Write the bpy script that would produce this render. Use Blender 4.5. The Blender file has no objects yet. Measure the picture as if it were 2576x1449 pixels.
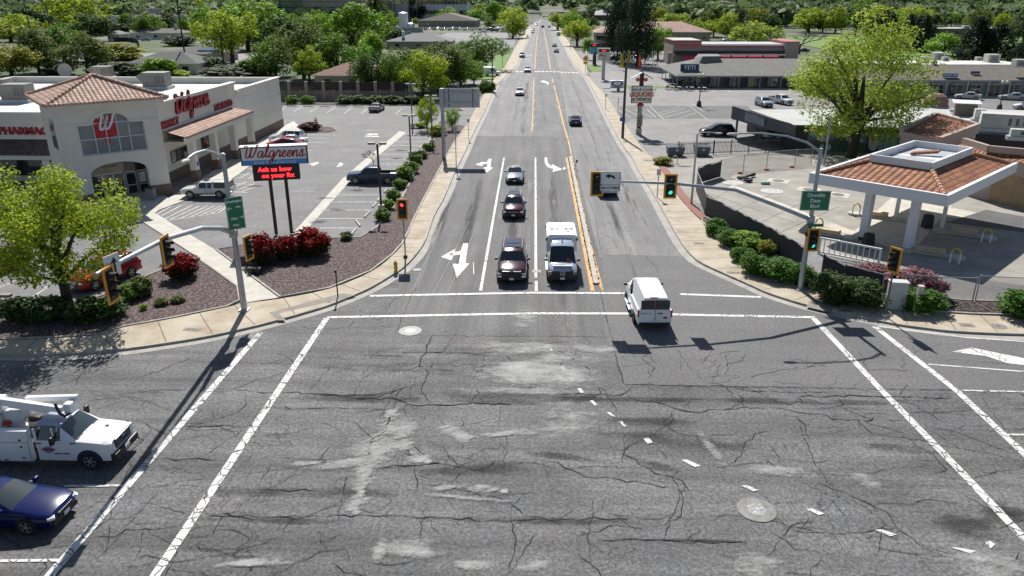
import bpy, bmesh, math, random
import numpy as np
from mathutils import Vector, Matrix, Euler
R = math.radians
C = bpy.context.scene.collection
scene = bpy.context.scene
CAM_F, CAM_H, CAM_YAW = 1880.0, 18.3, R(1.65)
CAM_PITCH = math.atan(724.5 / CAM_F)
cam_data = bpy.data.cameras.new("camera")
cam = bpy.data.objects.new("camera", cam_data)
C.objects.link(cam)
cam.location = (0, 0, CAM_H)
cam.rotation_euler = (math.pi / 2 - CAM_PITCH, 0, CAM_YAW)
cam_data.sensor_width = 36.0
cam_data.lens = 36.0 * CAM_F / 2576.0
cam_data.clip_end = 8000
scene.camera = cam
SUN_ELEV, SUN_AZ = R(44.5), R(-8.5)          # azimuth from +Y, negative = left
world = bpy.data.worlds.new("World")
scene.world = world
world.use_nodes = True
wn = world.node_tree
sky = wn.nodes.new("ShaderNodeTexSky")
sky.sky_type = 'NISHITA'
sky.sun_disc = False
sky.sun_elevation = SUN_ELEV
sky.sun_rotation = SUN_AZ
sky.dust_density = 0.6
wn.links.new(sky.outputs[0], wn.nodes["Background"].inputs[0])
wn.nodes["Background"].inputs[1].default_value = 0.064
sun_data = bpy.data.lights.new("sun", 'SUN')
sun_data.energy = 5.0
sun_data.angle = R(0.5)
sun_data.color = (1.0, 0.97, 0.925)
sun = bpy.data.objects.new("sun", sun_data)
C.objects.link(sun)
sv = Vector((math.sin(SUN_AZ) * math.cos(SUN_ELEV), math.cos(SUN_AZ) * math.cos(SUN_ELEV), math.sin(SUN_ELEV)))
sun.rotation_euler = sv.to_track_quat('Z', 'Y').to_euler()
scene.view_settings.view_transform = 'Standard'
scene.view_settings.look = 'None'
scene.view_settings.exposure = 0.5
scene.view_settings.gamma = 1.0
scene.cycles.max_bounces = 6
scene.cycles.transparent_max_bounces = 12
_c, _s, _cp, _sp = math.cos(CAM_YAW), math.sin(CAM_YAW), math.cos(CAM_PITCH), math.sin(CAM_PITCH)
_FW = Vector((-_s * _cp, _c * _cp, -_sp)); _RT = Vector((_c, _s, 0)); _UP = _RT.cross(_FW)
def G(px, py, z=0.0):
 d = _FW * CAM_F + _RT * (px - 1288.0) - _UP * (py - 724.5)
 t = (z - CAM_H) / d.z
 return Vector((d.x * t, d.y * t, z))
def HZ(b, ty):
 """height of an upright whose foot is at pixel b and whose top is at row ty"""
 p = G(*b); lo, hi = 0.0, 80.0
 for _ in range(50):
  m = (lo + hi) / 2
  v = Vector((p.x, p.y, m - CAM_H))
  if 724.5 - CAM_F * v.dot(_UP) / v.dot(_FW) > ty: lo = m
  else: hi = m
 return lo
def new_mat(name):
 m = bpy.data.materials.new(name); m.use_nodes = True
 nt = m.node_tree
 return m, nt, nt.nodes["Principled BSDF"]
def nd(nt, t, **kw):
 n = nt.nodes.new(t)
 for k, v in kw.items():
  if k.startswith('i_'):
   key = k[2:]
   n.inputs[int(key) if key.isdigit() else key.replace('_', ' ')].default_value = v
  else: setattr(n, k, v)
 return n
def col4(c): return (c[0], c[1], c[2], 1.0)
_mats = {}
def pbr(name, col, rough=0.6, var=0.12, scale=3.0, metal=0.0, bump=0.0, bscale=None, spec=0.5, coat=0.0, second=None, band=(.3, .7)):
 """plain surface whose colour wanders a little, with optional bump"""
 if name in _mats: return _mats[name]
 m, nt, b = new_mat(name)
 geo = nd(nt, "ShaderNodeNewGeometry")
 n1 = nd(nt, "ShaderNodeTexNoise", i_Scale=scale, i_Detail=5.0, i_Roughness=0.65)
 nt.links.new(geo.outputs["Position"], n1.inputs["Vector"])
 mx = nd(nt, "ShaderNodeMix", data_type='RGBA')
 rp = nd(nt, "ShaderNodeMapRange", i_1=band[0], i_2=band[1])
 nt.links.new(n1.outputs[0], rp.inputs[0]); nt.links.new(rp.outputs[0], mx.inputs[0])
 lo = second or [c * (1 - var) for c in col]; hi = [min(1, c * (1 + var)) for c in col]
 mx.inputs[6].default_value = col4(lo); mx.inputs[7].default_value = col4(hi)
 nt.links.new(mx.outputs[2], b.inputs["Base Color"])
 b.inputs["Roughness"].default_value = rough
 b.inputs["Metallic"].default_value = metal
 b.inputs["Specular IOR Level"].default_value = spec
 if coat: b.inputs["Coat Weight"].default_value = coat; b.inputs["Coat Roughness"].default_value = 0.03
 if bump:
  n2 = nd(nt, "ShaderNodeTexNoise", i_Scale=bscale or scale * 8, i_Detail=4.0)
  nt.links.new(geo.outputs["Position"], n2.inputs["Vector"])
  bp = nd(nt, "ShaderNodeBump", i_Strength=bump, i_Distance=0.03)
  nt.links.new(n2.outputs[0], bp.inputs["Height"]); nt.links.new(bp.outputs[0], b.inputs["Normal"])
 _mats[name] = m
 return m
def paint(col, name=None):
 """car paint"""
 return pbr(name or "car_paint_%02x%02x%02x" % tuple(int(c * 255) for c in col), col, rough=0.17, var=0.04, scale=1.0, coat=0.25, spec=0.3)
def metal(name, col, rough=0.4, var=0.1): return pbr(name, col, rough, var, 2.0, metal=0.55)
def glow(name, col, strength):
 if name in _mats: return _mats[name]
 m, nt, b = new_mat(name)
 b.inputs["Base Color"].default_value = col4([c * .3 for c in col])
 b.inputs["Emission Color"].default_value = col4(col); b.inputs["Emission Strength"].default_value = strength
 _mats[name] = m
 return m
def glass_mat(name, col=(0.012, 0.016, 0.02), rough=0.04):
 if name in _mats: return _mats[name]
 m, nt, b = new_mat(name)
 b.inputs["Base Color"].default_value = col4(col); b.inputs["Roughness"].default_value = rough
 b.inputs["Specular IOR Level"].default_value = 0.8
 b.inputs["Coat Weight"].default_value = 0.4
 _mats[name] = m
 return m
GLASS = glass_mat("car_glass"); SHOPGLASS = glass_mat("shop_glass", (0.03, 0.04, 0.05), 0.06)
GLASSG = glass_mat("windscreen_glass", (0.03, 0.045, 0.045), 0.05)
BLACK = pbr("black_plastic", (0.012, 0.012, 0.013), 0.5, 0.2)
TYRE = pbr("tyre_rubber", (0.014, 0.014, 0.015), 0.8, 0.2)
RIM = metal("alloy_rim", (0.52, 0.53, 0.55), 0.3)
CHROME = metal("bright_trim", (0.75, 0.76, 0.78), 0.18)
WHITE = pbr("white_enamel", (0.78, 0.78, 0.77), 0.4, 0.05)
GALV = metal("galvanised_steel", (0.36, 0.39, 0.42), 0.5, 0.18)
DARKPOLE = pbr("dark_pole", (0.035, 0.032, 0.03), 0.6, 0.25)
REDLIGHT = pbr("red_lens", (0.35, 0.01, 0.012), 0.2, 0.1)
LAMPLENS = pbr("lamp_lens", (0.75, 0.77, 0.8), 0.12, 0.05, metal=0.3)
AMBER = pbr("amber_lens", (0.6, 0.18, 0.02), 0.25, 0.1)
PLATE = pbr("number_plate", (0.62, 0.65, 0.7), 0.5, 0.2, 30.0)
CONC = pbr("concrete", (0.40, 0.36, 0.29), 0.85, 0.28, 0.9, bump=0.25, bscale=14)
CONC_NEW = pbr("pale_concrete", (0.46, 0.43, 0.37), 0.85, 0.16, 1.2, bump=0.15, bscale=14)
CURBM = pbr("kerb_concrete", (0.34, 0.31, 0.26), 0.85, 0.3, 1.5, bump=0.2)
WOOD = pbr("weathered_wood", (0.07, 0.052, 0.045), 0.85, 0.35, 3.0)
STUCCO = pbr("cream_stucco", (0.68, 0.645, 0.57), 0.9, 0.06, 0.35, bump=0.12, bscale=20)
STUCCO_W = pbr("pale_stucco", (0.66, 0.63, 0.57), 0.9, 0.05, 0.5)
ORANGE = pbr("signal_yellow", (0.75, 0.33, 0.015), 0.45, 0.08)
class MB:
 def __init__(s): s.v = []; s.f = []; s.m = []; s.mi = 0
 def add(s, vs, fs):
  o = len(s.v); s.v.extend([tuple(v) for v in vs])
  for f in fs: s.f.append(tuple(i + o for i in f)); s.m.append(s.mi)
  return s
 def box(s, c, d, rz=0.0, tilt=None):
  """box centred at c with full sizes d"""
  x, y, z = d[0] / 2, d[1] / 2, d[2] / 2
  vs = [Vector((a, b, e)) for e in (-z, z) for a, b in ((-x, -y), (x, -y), (x, y), (-x, y))]
  M = Matrix.Rotation(rz, 3, 'Z')
  if tilt: M = M @ Euler(tilt).to_matrix()
  vs = [M @ v + Vector(c) for v in vs]
  return s.add(vs, [(0, 3, 2, 1), (4, 5, 6, 7), (0, 1, 5, 4), (1, 2, 6, 5), (2, 3, 7, 6), (3, 0, 4, 7)])
 def rbox(s, c, d, ch, rz=0.0):
  """box with chamfered edges"""
  bm = bmesh.new(); bmesh.ops.create_cube(bm, size=1.0)
  for v in bm.verts: v.co = Vector((v.co.x * d[0], v.co.y * d[1], v.co.z * d[2]))
  bmesh.ops.bevel(bm, geom=bm.edges[:], offset=ch, segments=2, affect='EDGES', profile=0.6)
  M = Matrix.Rotation(rz, 3, 'Z'); bm.verts.index_update()
  s.add([M @ v.co + Vector(c) for v in bm.verts], [[v.index for v in f.verts] for f in bm.faces]); bm.free()
  return s
 def prism(s, poly, z0, z1, bottom=True):
  n = len(poly)
  a = sum(poly[i][0] * poly[(i + 1) % n][1] - poly[(i + 1) % n][0] * poly[i][1] for i in range(n))
  if a < 0: poly = poly[::-1]
  vs = [(p[0], p[1], z0) for p in poly] + [(p[0], p[1], z1) for p in poly]
  fs = [tuple(range(n, 2 * n))] + [(i, (i + 1) % n, n + (i + 1) % n, n + i) for i in range(n)]
  if bottom: fs.append(tuple(range(n - 1, -1, -1)))
  return s.add(vs, fs)
 def flat(s, poly, z):
  n = len(poly)
  a = sum(poly[i][0] * poly[(i + 1) % n][1] - poly[(i + 1) % n][0] * poly[i][1] for i in range(n))
  if a < 0: poly = poly[::-1]
  return s.add([(p[0], p[1], z) for p in poly], [tuple(range(n))])
 def quad(s, a, b, c, d): return s.add([a, b, c, d], [(0, 1, 2, 3)])
 def tube(s, pts, rad, seg=8, cap=True):
  pts = [Vector(p) for p in pts]; n = len(pts)
  if not isinstance(rad, (list, tuple)): rad = [rad] * n
  rings = []
  for i, p in enumerate(pts):
   t = (pts[min(i + 1, n - 1)] - pts[max(i - 1, 0)]).normalized()
   a = t.cross(Vector((0, 0, 1)))
   if a.length < 1e-3: a = t.cross(Vector((1, 0, 0)))
   a.normalize(); b = t.cross(a)
   rings.append([p + (a * math.cos(2 * math.pi * k / seg) + b * math.sin(2 * math.pi * k / seg)) * rad[i] for k in range(seg)])
  vs = [v for r in rings for v in r]; fs = []
  for i in range(n - 1):
   for k in range(seg):
    k2 = (k + 1) % seg
    fs.append((i * seg + k, (i + 1) * seg + k, (i + 1) * seg + k2, i * seg + k2))
  if cap: fs.append(tuple(range(seg))); fs.append(tuple((n - 1) * seg + k for k in range(seg - 1, -1, -1)))
  return s.add(vs, fs)
 def cyl(s, c, r, h, seg=16, r2=None): return s.tube([c, (c[0], c[1], c[2] + h)], [r, r if r2 is None else r2], seg)
 def lathe(s, prof, c=(0, 0, 0), seg=16):
  """prof = [(radius, z)]"""
  vs = []; fs = []; n = len(prof)
  for r, z in prof:
   for k in range(seg):
    a = 2 * math.pi * k / seg; vs.append((c[0] + r * math.cos(a), c[1] + r * math.sin(a), c[2] + z))
  for i in range(n - 1):
   for k in range(seg):
    k2 = (k + 1) % seg; fs.append((i * seg + k, i * seg + k2, (i + 1) * seg + k2, (i + 1) * seg + k))
  fs.append(tuple((n - 1) * seg + k for k in range(seg))); fs.append(tuple(range(seg - 1, -1, -1)))
  return s.add(vs, fs)
 def disc_y(s, c, r, w, seg=20, r_in=0.0):
  """wheel-like cylinder with its axis along y"""
  vs = []; fs = []
  for y in (-w / 2, w / 2):
   for k in range(seg):
    a = 2 * math.pi * k / seg; vs.append((c[0] + r * math.cos(a), c[1] + y, c[2] + r * math.sin(a)))
  for k in range(seg):
   k2 = (k + 1) % seg; fs.append((k, k2, seg + k2, seg + k))
  fs.append(tuple(range(seg - 1, -1, -1))); fs.append(tuple(range(seg, 2 * seg)))
  return s.add(vs, fs)
 def build(s, name, mats, parent=None, loc=(0, 0, 0), rz=0.0, smooth=None):
  if smooth is not None:      # weld equal corners so that shading runs on
   idx = {}; nv = []; mp = []
   for v in s.v:
    key = (round(v[0], 4), round(v[1], 4), round(v[2], 4))
    if key not in idx: idx[key] = len(nv); nv.append(v)
    mp.append(idx[key])
   nf = []; nm = []
   for f, mi in zip(s.f, s.m):
    g = []
    for i in f:
     if mp[i] not in g: g.append(mp[i])
    if len(g) > 2: nf.append(tuple(g)); nm.append(mi)
   s.v, s.f, s.m = nv, nf, nm
  me = bpy.data.meshes.new(name); me.from_pydata(s.v, [], s.f)
  for m in (mats if isinstance(mats, (list, tuple)) else [mats]): me.materials.append(m)
  if len(set(s.m)) > 1: me.polygons.foreach_set("material_index", s.m)
  if smooth is not None:
   me.polygons.foreach_set("use_smooth", [True] * len(s.f)); me.set_sharp_from_angle(angle=R(smooth))
  me.update()
  o = bpy.data.objects.new(name, me); C.objects.link(o)
  o.location = loc; o.rotation_euler = (0, 0, rz)
  if parent is not None: o.parent = parent
  return o
def mb(): return MB()
def tag(o, label=None, cat=None, group=None, kind=None):
 if label: o["label"] = label
 if cat: o["category"] = cat
 if group: o["group"] = group
 if kind: o["kind"] = kind
 return o
def thing(name, label, cat, loc=(0, 0, 0), rz=0.0, group=None):
 o = bpy.data.objects.new(name, None); C.objects.link(o)
 o.empty_display_size = 0.2
 o.location = loc; o.rotation_euler = (0, 0, rz)
 return tag(o, label, cat, group)
def copy_tree(o, parent=None):
 c = o.copy(); C.objects.link(c)
 if parent is not None: c.parent = parent
 for ch in [k for k in bpy.data.objects if k.parent is o]: copy_tree(ch, c)
 return c
def text(s, size, mat, parent, loc, rot=(R(90), 0, 0), name="lettering", shear=0.0, extrude=0.01, bold=0.0, align='CENTER', sx=1.0, space=1.0):
 cu = bpy.data.curves.new(name, 'FONT'); cu.body = s; cu.size = size; cu.shear = shear
 cu.extrude = extrude; cu.offset = bold; cu.align_x = align; cu.align_y = 'CENTER'; cu.space_character = space; cu.resolution_u = 3
 t = bpy.data.objects.new(name, cu)
 C.objects.link(t)
 dg = bpy.context.evaluated_depsgraph_get(); dg.update()
 me = bpy.data.meshes.new_from_object(t.evaluated_get(dg))
 bpy.data.objects.remove(t); bpy.data.curves.remove(cu)
 me.name = name; me.materials.clear(); me.materials.append(mat)
 o = bpy.data.objects.new(name, me); C.objects.link(o)
 o.location = loc; o.rotation_euler = rot; o.scale = (sx, 1, 1)
 if parent is not None: o.parent = parent
 return o
SCRIPT = {
 'W': (2.0, [[(0.0, 1.5), (.15, 1.85), (.45, 1.75), (.42, 1.0), (.38, .3), (.6, .0), (.9, .35), (1.1, 1.2), (1.15, 1.7)], [(1.12, 1.6), (1.02, .6), (1.15, .05), (1.45, .25), (1.75, 1.1), (1.85, 1.9), (2.1, 1.75)]]),
 'a': (1.05, [[(.85, .85), (.5, 1.0), (.15, .6), (.2, .1), (.55, .1), (.85, .85), (.78, .25), (.9, .02), (1.1, .25)]]),
 'l': (.6, [[(.0, .2), (.35, .9), (.55, 1.7), (.4, 1.95), (.25, 1.4), (.25, .3), (.4, .02), (.65, .3)]]),
 'g': (1.05, [[(.85, .85), (.5, 1.0), (.15, .6), (.2, .1), (.55, .1), (.85, .85), (.8, .0), (.65, -.75), (.35, -.85), (.35, -.5), (.75, -.1), (1.1, .3)]]),
 'r': (.8, [[(.0, .25), (.3, .95), (.35, 1.1), (.45, .88), (.7, .9), (.6, .3), (.7, .02), (.85, .25)]]),
 'e': (.8, [[(.0, .25), (.4, .45), (.62, .8), (.45, 1.0), (.22, .7), (.22, .2), (.45, .0), (.85, .3)]]),
 'n': (1.1, [[(.0, .3), (.18, .95), (.2, .0), (.35, .65), (.65, 1.0), (.75, .7), (.72, .15), (.85, .0), (1.15, .3)]]),
 's': (.8, [[(.0, .2), (.4, 1.1), (.5, .55), (.5, .1), (.25, .0), (.05, .12)], [(.4, .02), (.75, .08), (1.0, .25)]]),
}
def script(word, size, width, mat, parent, loc, rot, name="lettering", thick=0.04, slant=0.22):
 m = mb(); x = 0.0
 for ch in word:
  adv, strokes = SCRIPT[ch]
  for st in strokes:
   P = [Vector((p[0] + x + slant * p[1], p[1], 0)) for p in st]
   pts = []
   for i in range(len(P) - 1):
    p0, p1, p2, p3 = P[max(i - 1, 0)], P[i], P[i + 1], P[min(i + 2, len(P) - 1)]
    for k in range(4):
     t = k / 4
     pts.append(0.5 * ((2 * p1) + (p2 - p0) * t + (2 * p0 - 5 * p1 + 4 * p2 - p3) * t * t + (3 * p1 - p0 - 3 * p2 + p3) * t ** 3))
   pts.append(P[-1])
   L = []; Rr = []
   for i, p in enumerate(pts):
    t = (pts[min(i + 1, len(pts) - 1)] - pts[max(i - 1, 0)]); t.normalize()
    nrm = Vector((-t.y, t.x, 0)); w = width * (0.75 + 0.45 * abs(t.y))
    L.append((p + nrm * w) * size); Rr.append((p - nrm * w) * size)
   for i in range(len(pts) - 1):
    for z, rev in ((thick, 0),):
     a, b, c, d = L[i].copy(), L[i + 1].copy(), Rr[i + 1].copy(), Rr[i].copy()
     for q in (a, b, c, d): q.z = z
     m.quad(d, c, b, a)
     for e, f in ((L[i], L[i + 1]), (Rr[i + 1], Rr[i])):
      m.quad((e.x, e.y, 0), (f.x, f.y, 0), (f.x, f.y, thick), (e.x, e.y, thick))
  x += adv
 tot = x * size / 2
 for i, v in enumerate(m.v): m.v[i] = (v[0] - tot, v[1] - size * 0.5, v[2])
 o = m.build(name, mat, parent, loc); o.rotation_euler = rot
 return o
def xy(p): return (p[0], p[1])
def poly_px(pts, z=0.0): return [xy(G(p[0], p[1], z)) for p in pts]
def offset_line(pts, d):
 """pts shifted sideways by d (left of travel positive)"""
 out = []; n = len(pts)
 for i in range(n):
  a = Vector(pts[max(i - 1, 0)][:2]); b = Vector(pts[min(i + 1, n - 1)][:2]); t = (b - a).normalized()
  out.append((pts[i][0] - t.y * d, pts[i][1] + t.x * d))
 return out
def smooth_line(pts, k=4):
 P = [Vector((p[0], p[1], 0)) for p in pts]; out = []
 for i in range(len(P) - 1):
  p0, p1, p2, p3 = P[max(i - 1, 0)], P[i], P[i + 1], P[min(i + 2, len(P) - 1)]
  for j in range(k):
   t = j / k
   q = 0.5 * ((2 * p1) + (p2 - p0) * t + (2 * p0 - 5 * p1 + 4 * p2 - p3) * t * t + (3 * p1 - p0 - 3 * p2 + p3) * t ** 3)
   out.append((q.x, q.y))
 out.append((P[-1].x, P[-1].y))
 return out
def strip(m, a, b, z0, z1=None):
 """ribbon between lines a and b"""
 z1 = z0 if z1 is None else z1
 for i in range(len(a) - 1):
  m.quad((a[i][0], a[i][1], z0), (b[i][0], b[i][1], z1), (b[i + 1][0], b[i + 1][1], z1), (a[i + 1][0], a[i + 1][1], z0))
 return m
# ================================================================== ground, roads, pavements
def asphalt(name, base, warm=0.0, streak='x', speck=0.5, big=0.35, fine=0.0, streak_amt=0.3):
 m, nt, b = new_mat(name); L = nt.links.new
 geo = nd(nt, "ShaderNodeNewGeometry")
 def noise(scale, vec=None, det=4.0, rough=0.6):
  n = nd(nt, "ShaderNodeTexNoise", i_Scale=scale, i_Detail=det, i_Roughness=rough)
  L(vec or geo.outputs["Position"], n.inputs["Vector"]); return n.outputs[0]
 def rng(x, a, bb, lo, hi):
  r = nd(nt, "ShaderNodeMapRange", i_1=a, i_2=bb, i_3=lo, i_4=hi); L(x, r.inputs[0]); return r.outputs[0]
 def mul(x, y):
  n = nd(nt, "ShaderNodeMath", operation='MULTIPLY'); L(x, n.inputs[0])
  if isinstance(y, (int, float)): n.inputs[1].default_value = y
  else: L(y, n.inputs[1])
  return n.outputs[0]
 mp = nd(nt, "ShaderNodeMapping"); L(geo.outputs["Position"], mp.inputs[0])
 mp.inputs["Scale"].default_value = (0.05, 0.9, 1) if streak == 'x' else (0.9, 0.04, 1)
 f = rng(noise(0.22, None, 6.0), 0.3, 0.7, 1 - big, 1 + big)
 f = mul(f, rng(noise(1.0, mp.outputs[0], 4.0), 0.32, 0.68, 1 - streak_amt, 1 + streak_amt))
 f = mul(f, rng(noise(1.7, None, 5.0, 0.7), 0.3, 0.7, 1 - big * 0.4, 1 + big * 0.4))
 f = mul(f, rng(noise(6.5, None, 2.0, 0.85), 0.36, 0.66, 1 - speck, 1 + speck))
 f = mul(f, rng(noise(17.0, None, 2.0, 0.8), 0.34, 0.66, 1 - speck * .7, 1 + speck * .7))
 if fine:
  vo = nd(nt, "ShaderNodeTexVoronoi", feature='DISTANCE_TO_EDGE', i_Scale=0.55)
  nz = nd(nt, "ShaderNodeTexNoise", i_Scale=0.9, i_Detail=5.0)
  L(geo.outputs["Position"], nz.inputs["Vector"])
  mx = nd(nt, "ShaderNodeMix", data_type='VECTOR', i_0=0.35) if False else nd(nt, "ShaderNodeVectorMath", operation='MULTIPLY_ADD')
  L(nz.outputs["Color"], mx.inputs[0]); mx.inputs[1].default_value = (2.2, 2.2, 0); L(geo.outputs["Position"], mx.inputs[2])
  L(mx.outputs[0], vo.inputs["Vector"])
  line = rng(vo.outputs[0], 0.0, 0.022, 1.0, 0.0)
  msk = rng(noise(0.13, None, 2.0), 0.5, 0.62, 0.0, fine)
  f = mul(f, rng(mul(line, msk), 0, 1, 1.0, 0.25))
 mixc = nd(nt, "ShaderNodeMix", data_type='RGBA')
 L(rng(noise(0.35, None, 3.0), 0.35, 0.65, 0, 1), mixc.inputs[0])
 mixc.inputs[6].default_value = col4([base, base, base * 1.0])
 mixc.inputs[7].default_value = col4([base * (1.0 + warm), base * 0.99, base * (1 - warm)])
 vm = nd(nt, "ShaderNodeVectorMath", operation='SCALE')
 L(mixc.outputs[2], vm.inputs[0]); L(f, vm.inputs["Scale"]); L(vm.outputs[0], b.inputs["Base Color"])
 b.inputs["Roughness"].default_value = 0.85; b.inputs["Specular IOR Level"].default_value = 0.35
 bp = nd(nt, "ShaderNodeBump", i_Strength=0.35, i_Distance=0.02); L(noise(22.0, None, 3.0), bp.inputs["Height"]); L(bp.outputs[0], b.inputs["Normal"])
 return m
ASPH_OLD = asphalt("old_asphalt", 0.116, 0.03, 'x', 0.42, 0.28, 0.95, 0.28)
ASPH_NEW = asphalt("patched_asphalt", 0.128, 0.04, 'x', 0.26, 0.10, 0.0, 0.07)
ASPH_APP = asphalt("approach_asphalt", 0.118, 0.05, 'y', 0.32, 0.14, 0.35, 0.24)
ASPH_FAR = asphalt("avenue_asphalt", 0.175, 0.05, 'y', 0.28, 0.12, 0.2, 0.20)
ASPH_MED = asphalt("median_asphalt", 0.14, 0.04, 'y', 0.34, 0.2, 0.8, 0.2)
ASPH_LOT = asphalt("lot_asphalt", 0.155, 0.05, 'x', 0.22, 0.16, 0.3, 0.08)
ASPH_LOT2 = asphalt("bleached_lot_asphalt", 0.20, 0.10, 'x', 0.22, 0.18, 0.3, 0.10)
def ground_mat():
 m, nt, b = new_mat("valley_ground"); L = nt.links.new
 geo = nd(nt, "ShaderNodeNewGeometry")
 n1 = nd(nt, "ShaderNodeTexNoise", i_Scale=0.02, i_Detail=8.0); L(geo.outputs["Position"], n1.inputs["Vector"])
 cr = nd(nt, "ShaderNodeValToRGB"); L(n1.outputs[0], cr.inputs[0])
 e = cr.color_ramp.elements
 e[0].position = 0.36; e[0].color = (0.05, 0.06, 0.025, 1); e[1].position = 0.5; e[1].color = (0.05, 0.085, 0.02, 1)
 k = e.new(0.56); k.color = (0.11, 0.10, 0.07, 1); k = e.new(0.66); k.color = (0.16, 0.155, 0.14, 1)
 L(cr.outputs[0], b.inputs["Base Color"]); b.inputs["Roughness"].default_value = 0.95
 return m
def plain(name, mat, polys, z, kind="structure"):
 m = mb()
 for i, p in enumerate(polys): m.flat(p, z + .0006 * i)
 return tag(m.build(name, mat), kind=kind)
def terrain():
 xs = [-1800, -1200, -900, -600, -400, -250, -150, -80, 0, 80, 150, 250, 400, 600, 900, 1200, 1800]
 ys = [-400, -100, 100, 300, 500, 700, 900, 1000, 1100, 1200, 1350, 1500, 1650]
 m = mb(); rng = random.Random(4)
 for y in ys:
  for x in xs:
   h = 0.0
   if y > 1000: h = (y - 1000) * 0.05 + rng.uniform(0, 8) * min(1, (y - 1000) / 300)
   m.v.append((x, y, -0.05 + h))
 n = len(xs)
 for j in range(len(ys) - 1):
  for i in range(n - 1): m.f.append((j * n + i, j * n + i + 1, (j + 1) * n + i + 1, (j + 1) * n + i)); m.m.append(0)
 return tag(m.build("ground", ground_mat(), smooth=180), kind="structure")
terrain()
LK_PX = [(-300, 905), (-100, 899), (0, 895), (125, 895), (225, 891), (325, 881), (437, 865), (537, 848), (644, 824), (706, 808), (765, 791), (824, 773), (894, 745), (939, 724), (990, 693), (1019, 673), (1049, 641), (1069, 611), (1078, 587), (1094, 542), (1119, 497), (1144, 437), (1171, 382), (1184, 352), (1201, 317), (1219, 282), (1234, 248), (1249, 216)]
RK_PX = [(2800, 842), (2576, 845), (2407, 838), (2332, 830), (2257, 820), (2182, 805), (2107, 789), (2027, 771), (1932, 741), (1888, 721), (1813, 688), (1750, 656), (1713, 613), (1688, 571), (1645, 493), (1603, 426), (1588, 396), (1563, 362), (1523, 288), (1500, 241), (1473, 193)]
LK = smooth_line([xy(G(*p)) for p in LK_PX], 3); RK = smooth_line([xy(G(*p)) for p in RK_PX], 3)
LK += [(-5.2, 230), (-4.6, 300), (-3.0, 420), (-1.5, 560), (6, 800)]; RK += [(12.2, 230), (12.4, 300), (13.0, 420), (14.0, 560), (20, 800)]
road_poly = [(-260, -60), (260, -60), (260, 60), (19, 60), (16, 110), (14, 212), (14, 420), (16, 560), (22, 800), (4, 800), (-4, 560), (-6, 420), (-7, 212), (-14, 110), (-20, 60), (-260, 60)]
plain("road", ASPH_OLD, [road_poly], 0.0)
app = [xy(G(*p)) for p in [(1030, 846), (1290, 845), (1536, 846)]]
yb = app[1][1]
LKs = [p for p in LK if 47 < p[1] < 90]; RKs = [p for p in RK if 47 < p[1] < 90]
apron = [(-10.3, 39.2), (7.2, 39.2), (6.9, 39.4)] + [(5.5, 92)] + [(-11, 92)] + [(-13.5, 70), (-16, 62), (-12, 45)]
plain("road_surface_approach", ASPH_APP, [[(-8.6, 38.6), (5.4, 38.6), (5.0, 108), (-12, 108), (-12, 58), (-9.3, 50)]], 0.004)
plain("road_surface_avenue", ASPH_FAR, [[(-0.05, 108.2), (-0.25, 215), (0.4, 420), (2.0, 560), (8, 800), (3, 800), (-6, 560), (-8, 420), (-9, 212), (-12, 108.2)],
         [(5.1, 54.2), (5.1, 108), (6.9, 212), (9.0, 420), (10.5, 560), (14, 800), (24, 800), (18, 560), (16, 420), (15, 212), (17, 110), (19, 54.2)]], 0.004)
plain("road_surface_median", ASPH_MED, [[(-0.02, 108.2), (4.95, 108.2), (6.8, 212), (8.9, 420), (0.5, 420), (-0.2, 215)]], 0.004)
plain("road_surface_repaving", ASPH_NEW, [poly_px([(1536, 845), (1552, 905), (1571, 967), (1640, 968), (1800, 971), (2060, 974), (2576, 985), (3000, 992), (3000, 800), (2200, 790), (1932, 735), (1775, 665), (1735, 646), (1514, 641), (1519, 735)])], 0.008)
def kerb_set(line, side, nm):
 """side = +1: pavement lies to the left of the line's travel"""
 k1 = offset_line(line, 0.16 * side); g1 = offset_line(line, -0.62 * side)
 m = mb(); z = 0.14
 for i in range(len(line) - 1):
  a, b, c, d = line[i], line[i + 1], k1[i + 1], k1[i]
  zt = z
  fa = [(a[0], a[1], 0.0), (b[0], b[1], 0.0), (b[0], b[1], zt), (a[0], a[1], zt)]
  tp = [(a[0], a[1], zt), (b[0], b[1], zt), (c[0], c[1], zt), (d[0], d[1], zt)]
  if side < 0: fa.reverse(); tp.reverse()
  m.quad(*fa); m.quad(*tp)
 tag(m.build(nm + "kerb", CURBM), kind="structure")
 m = mb()
 if side > 0: strip(m, line, g1, 0.0125)
 else: strip(m, g1, line, 0.0125)
 for i, f in enumerate(m.f): pass
 tag(m.build(nm + "gutter", pbr("gutter_concrete", (.33, .31, .275), .9, .22, .8)), kind="structure")
 return k1
KL = kerb_set(LK, 1, "near_side_"); KR = kerb_set(RK, -1, "far_side_")
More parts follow.
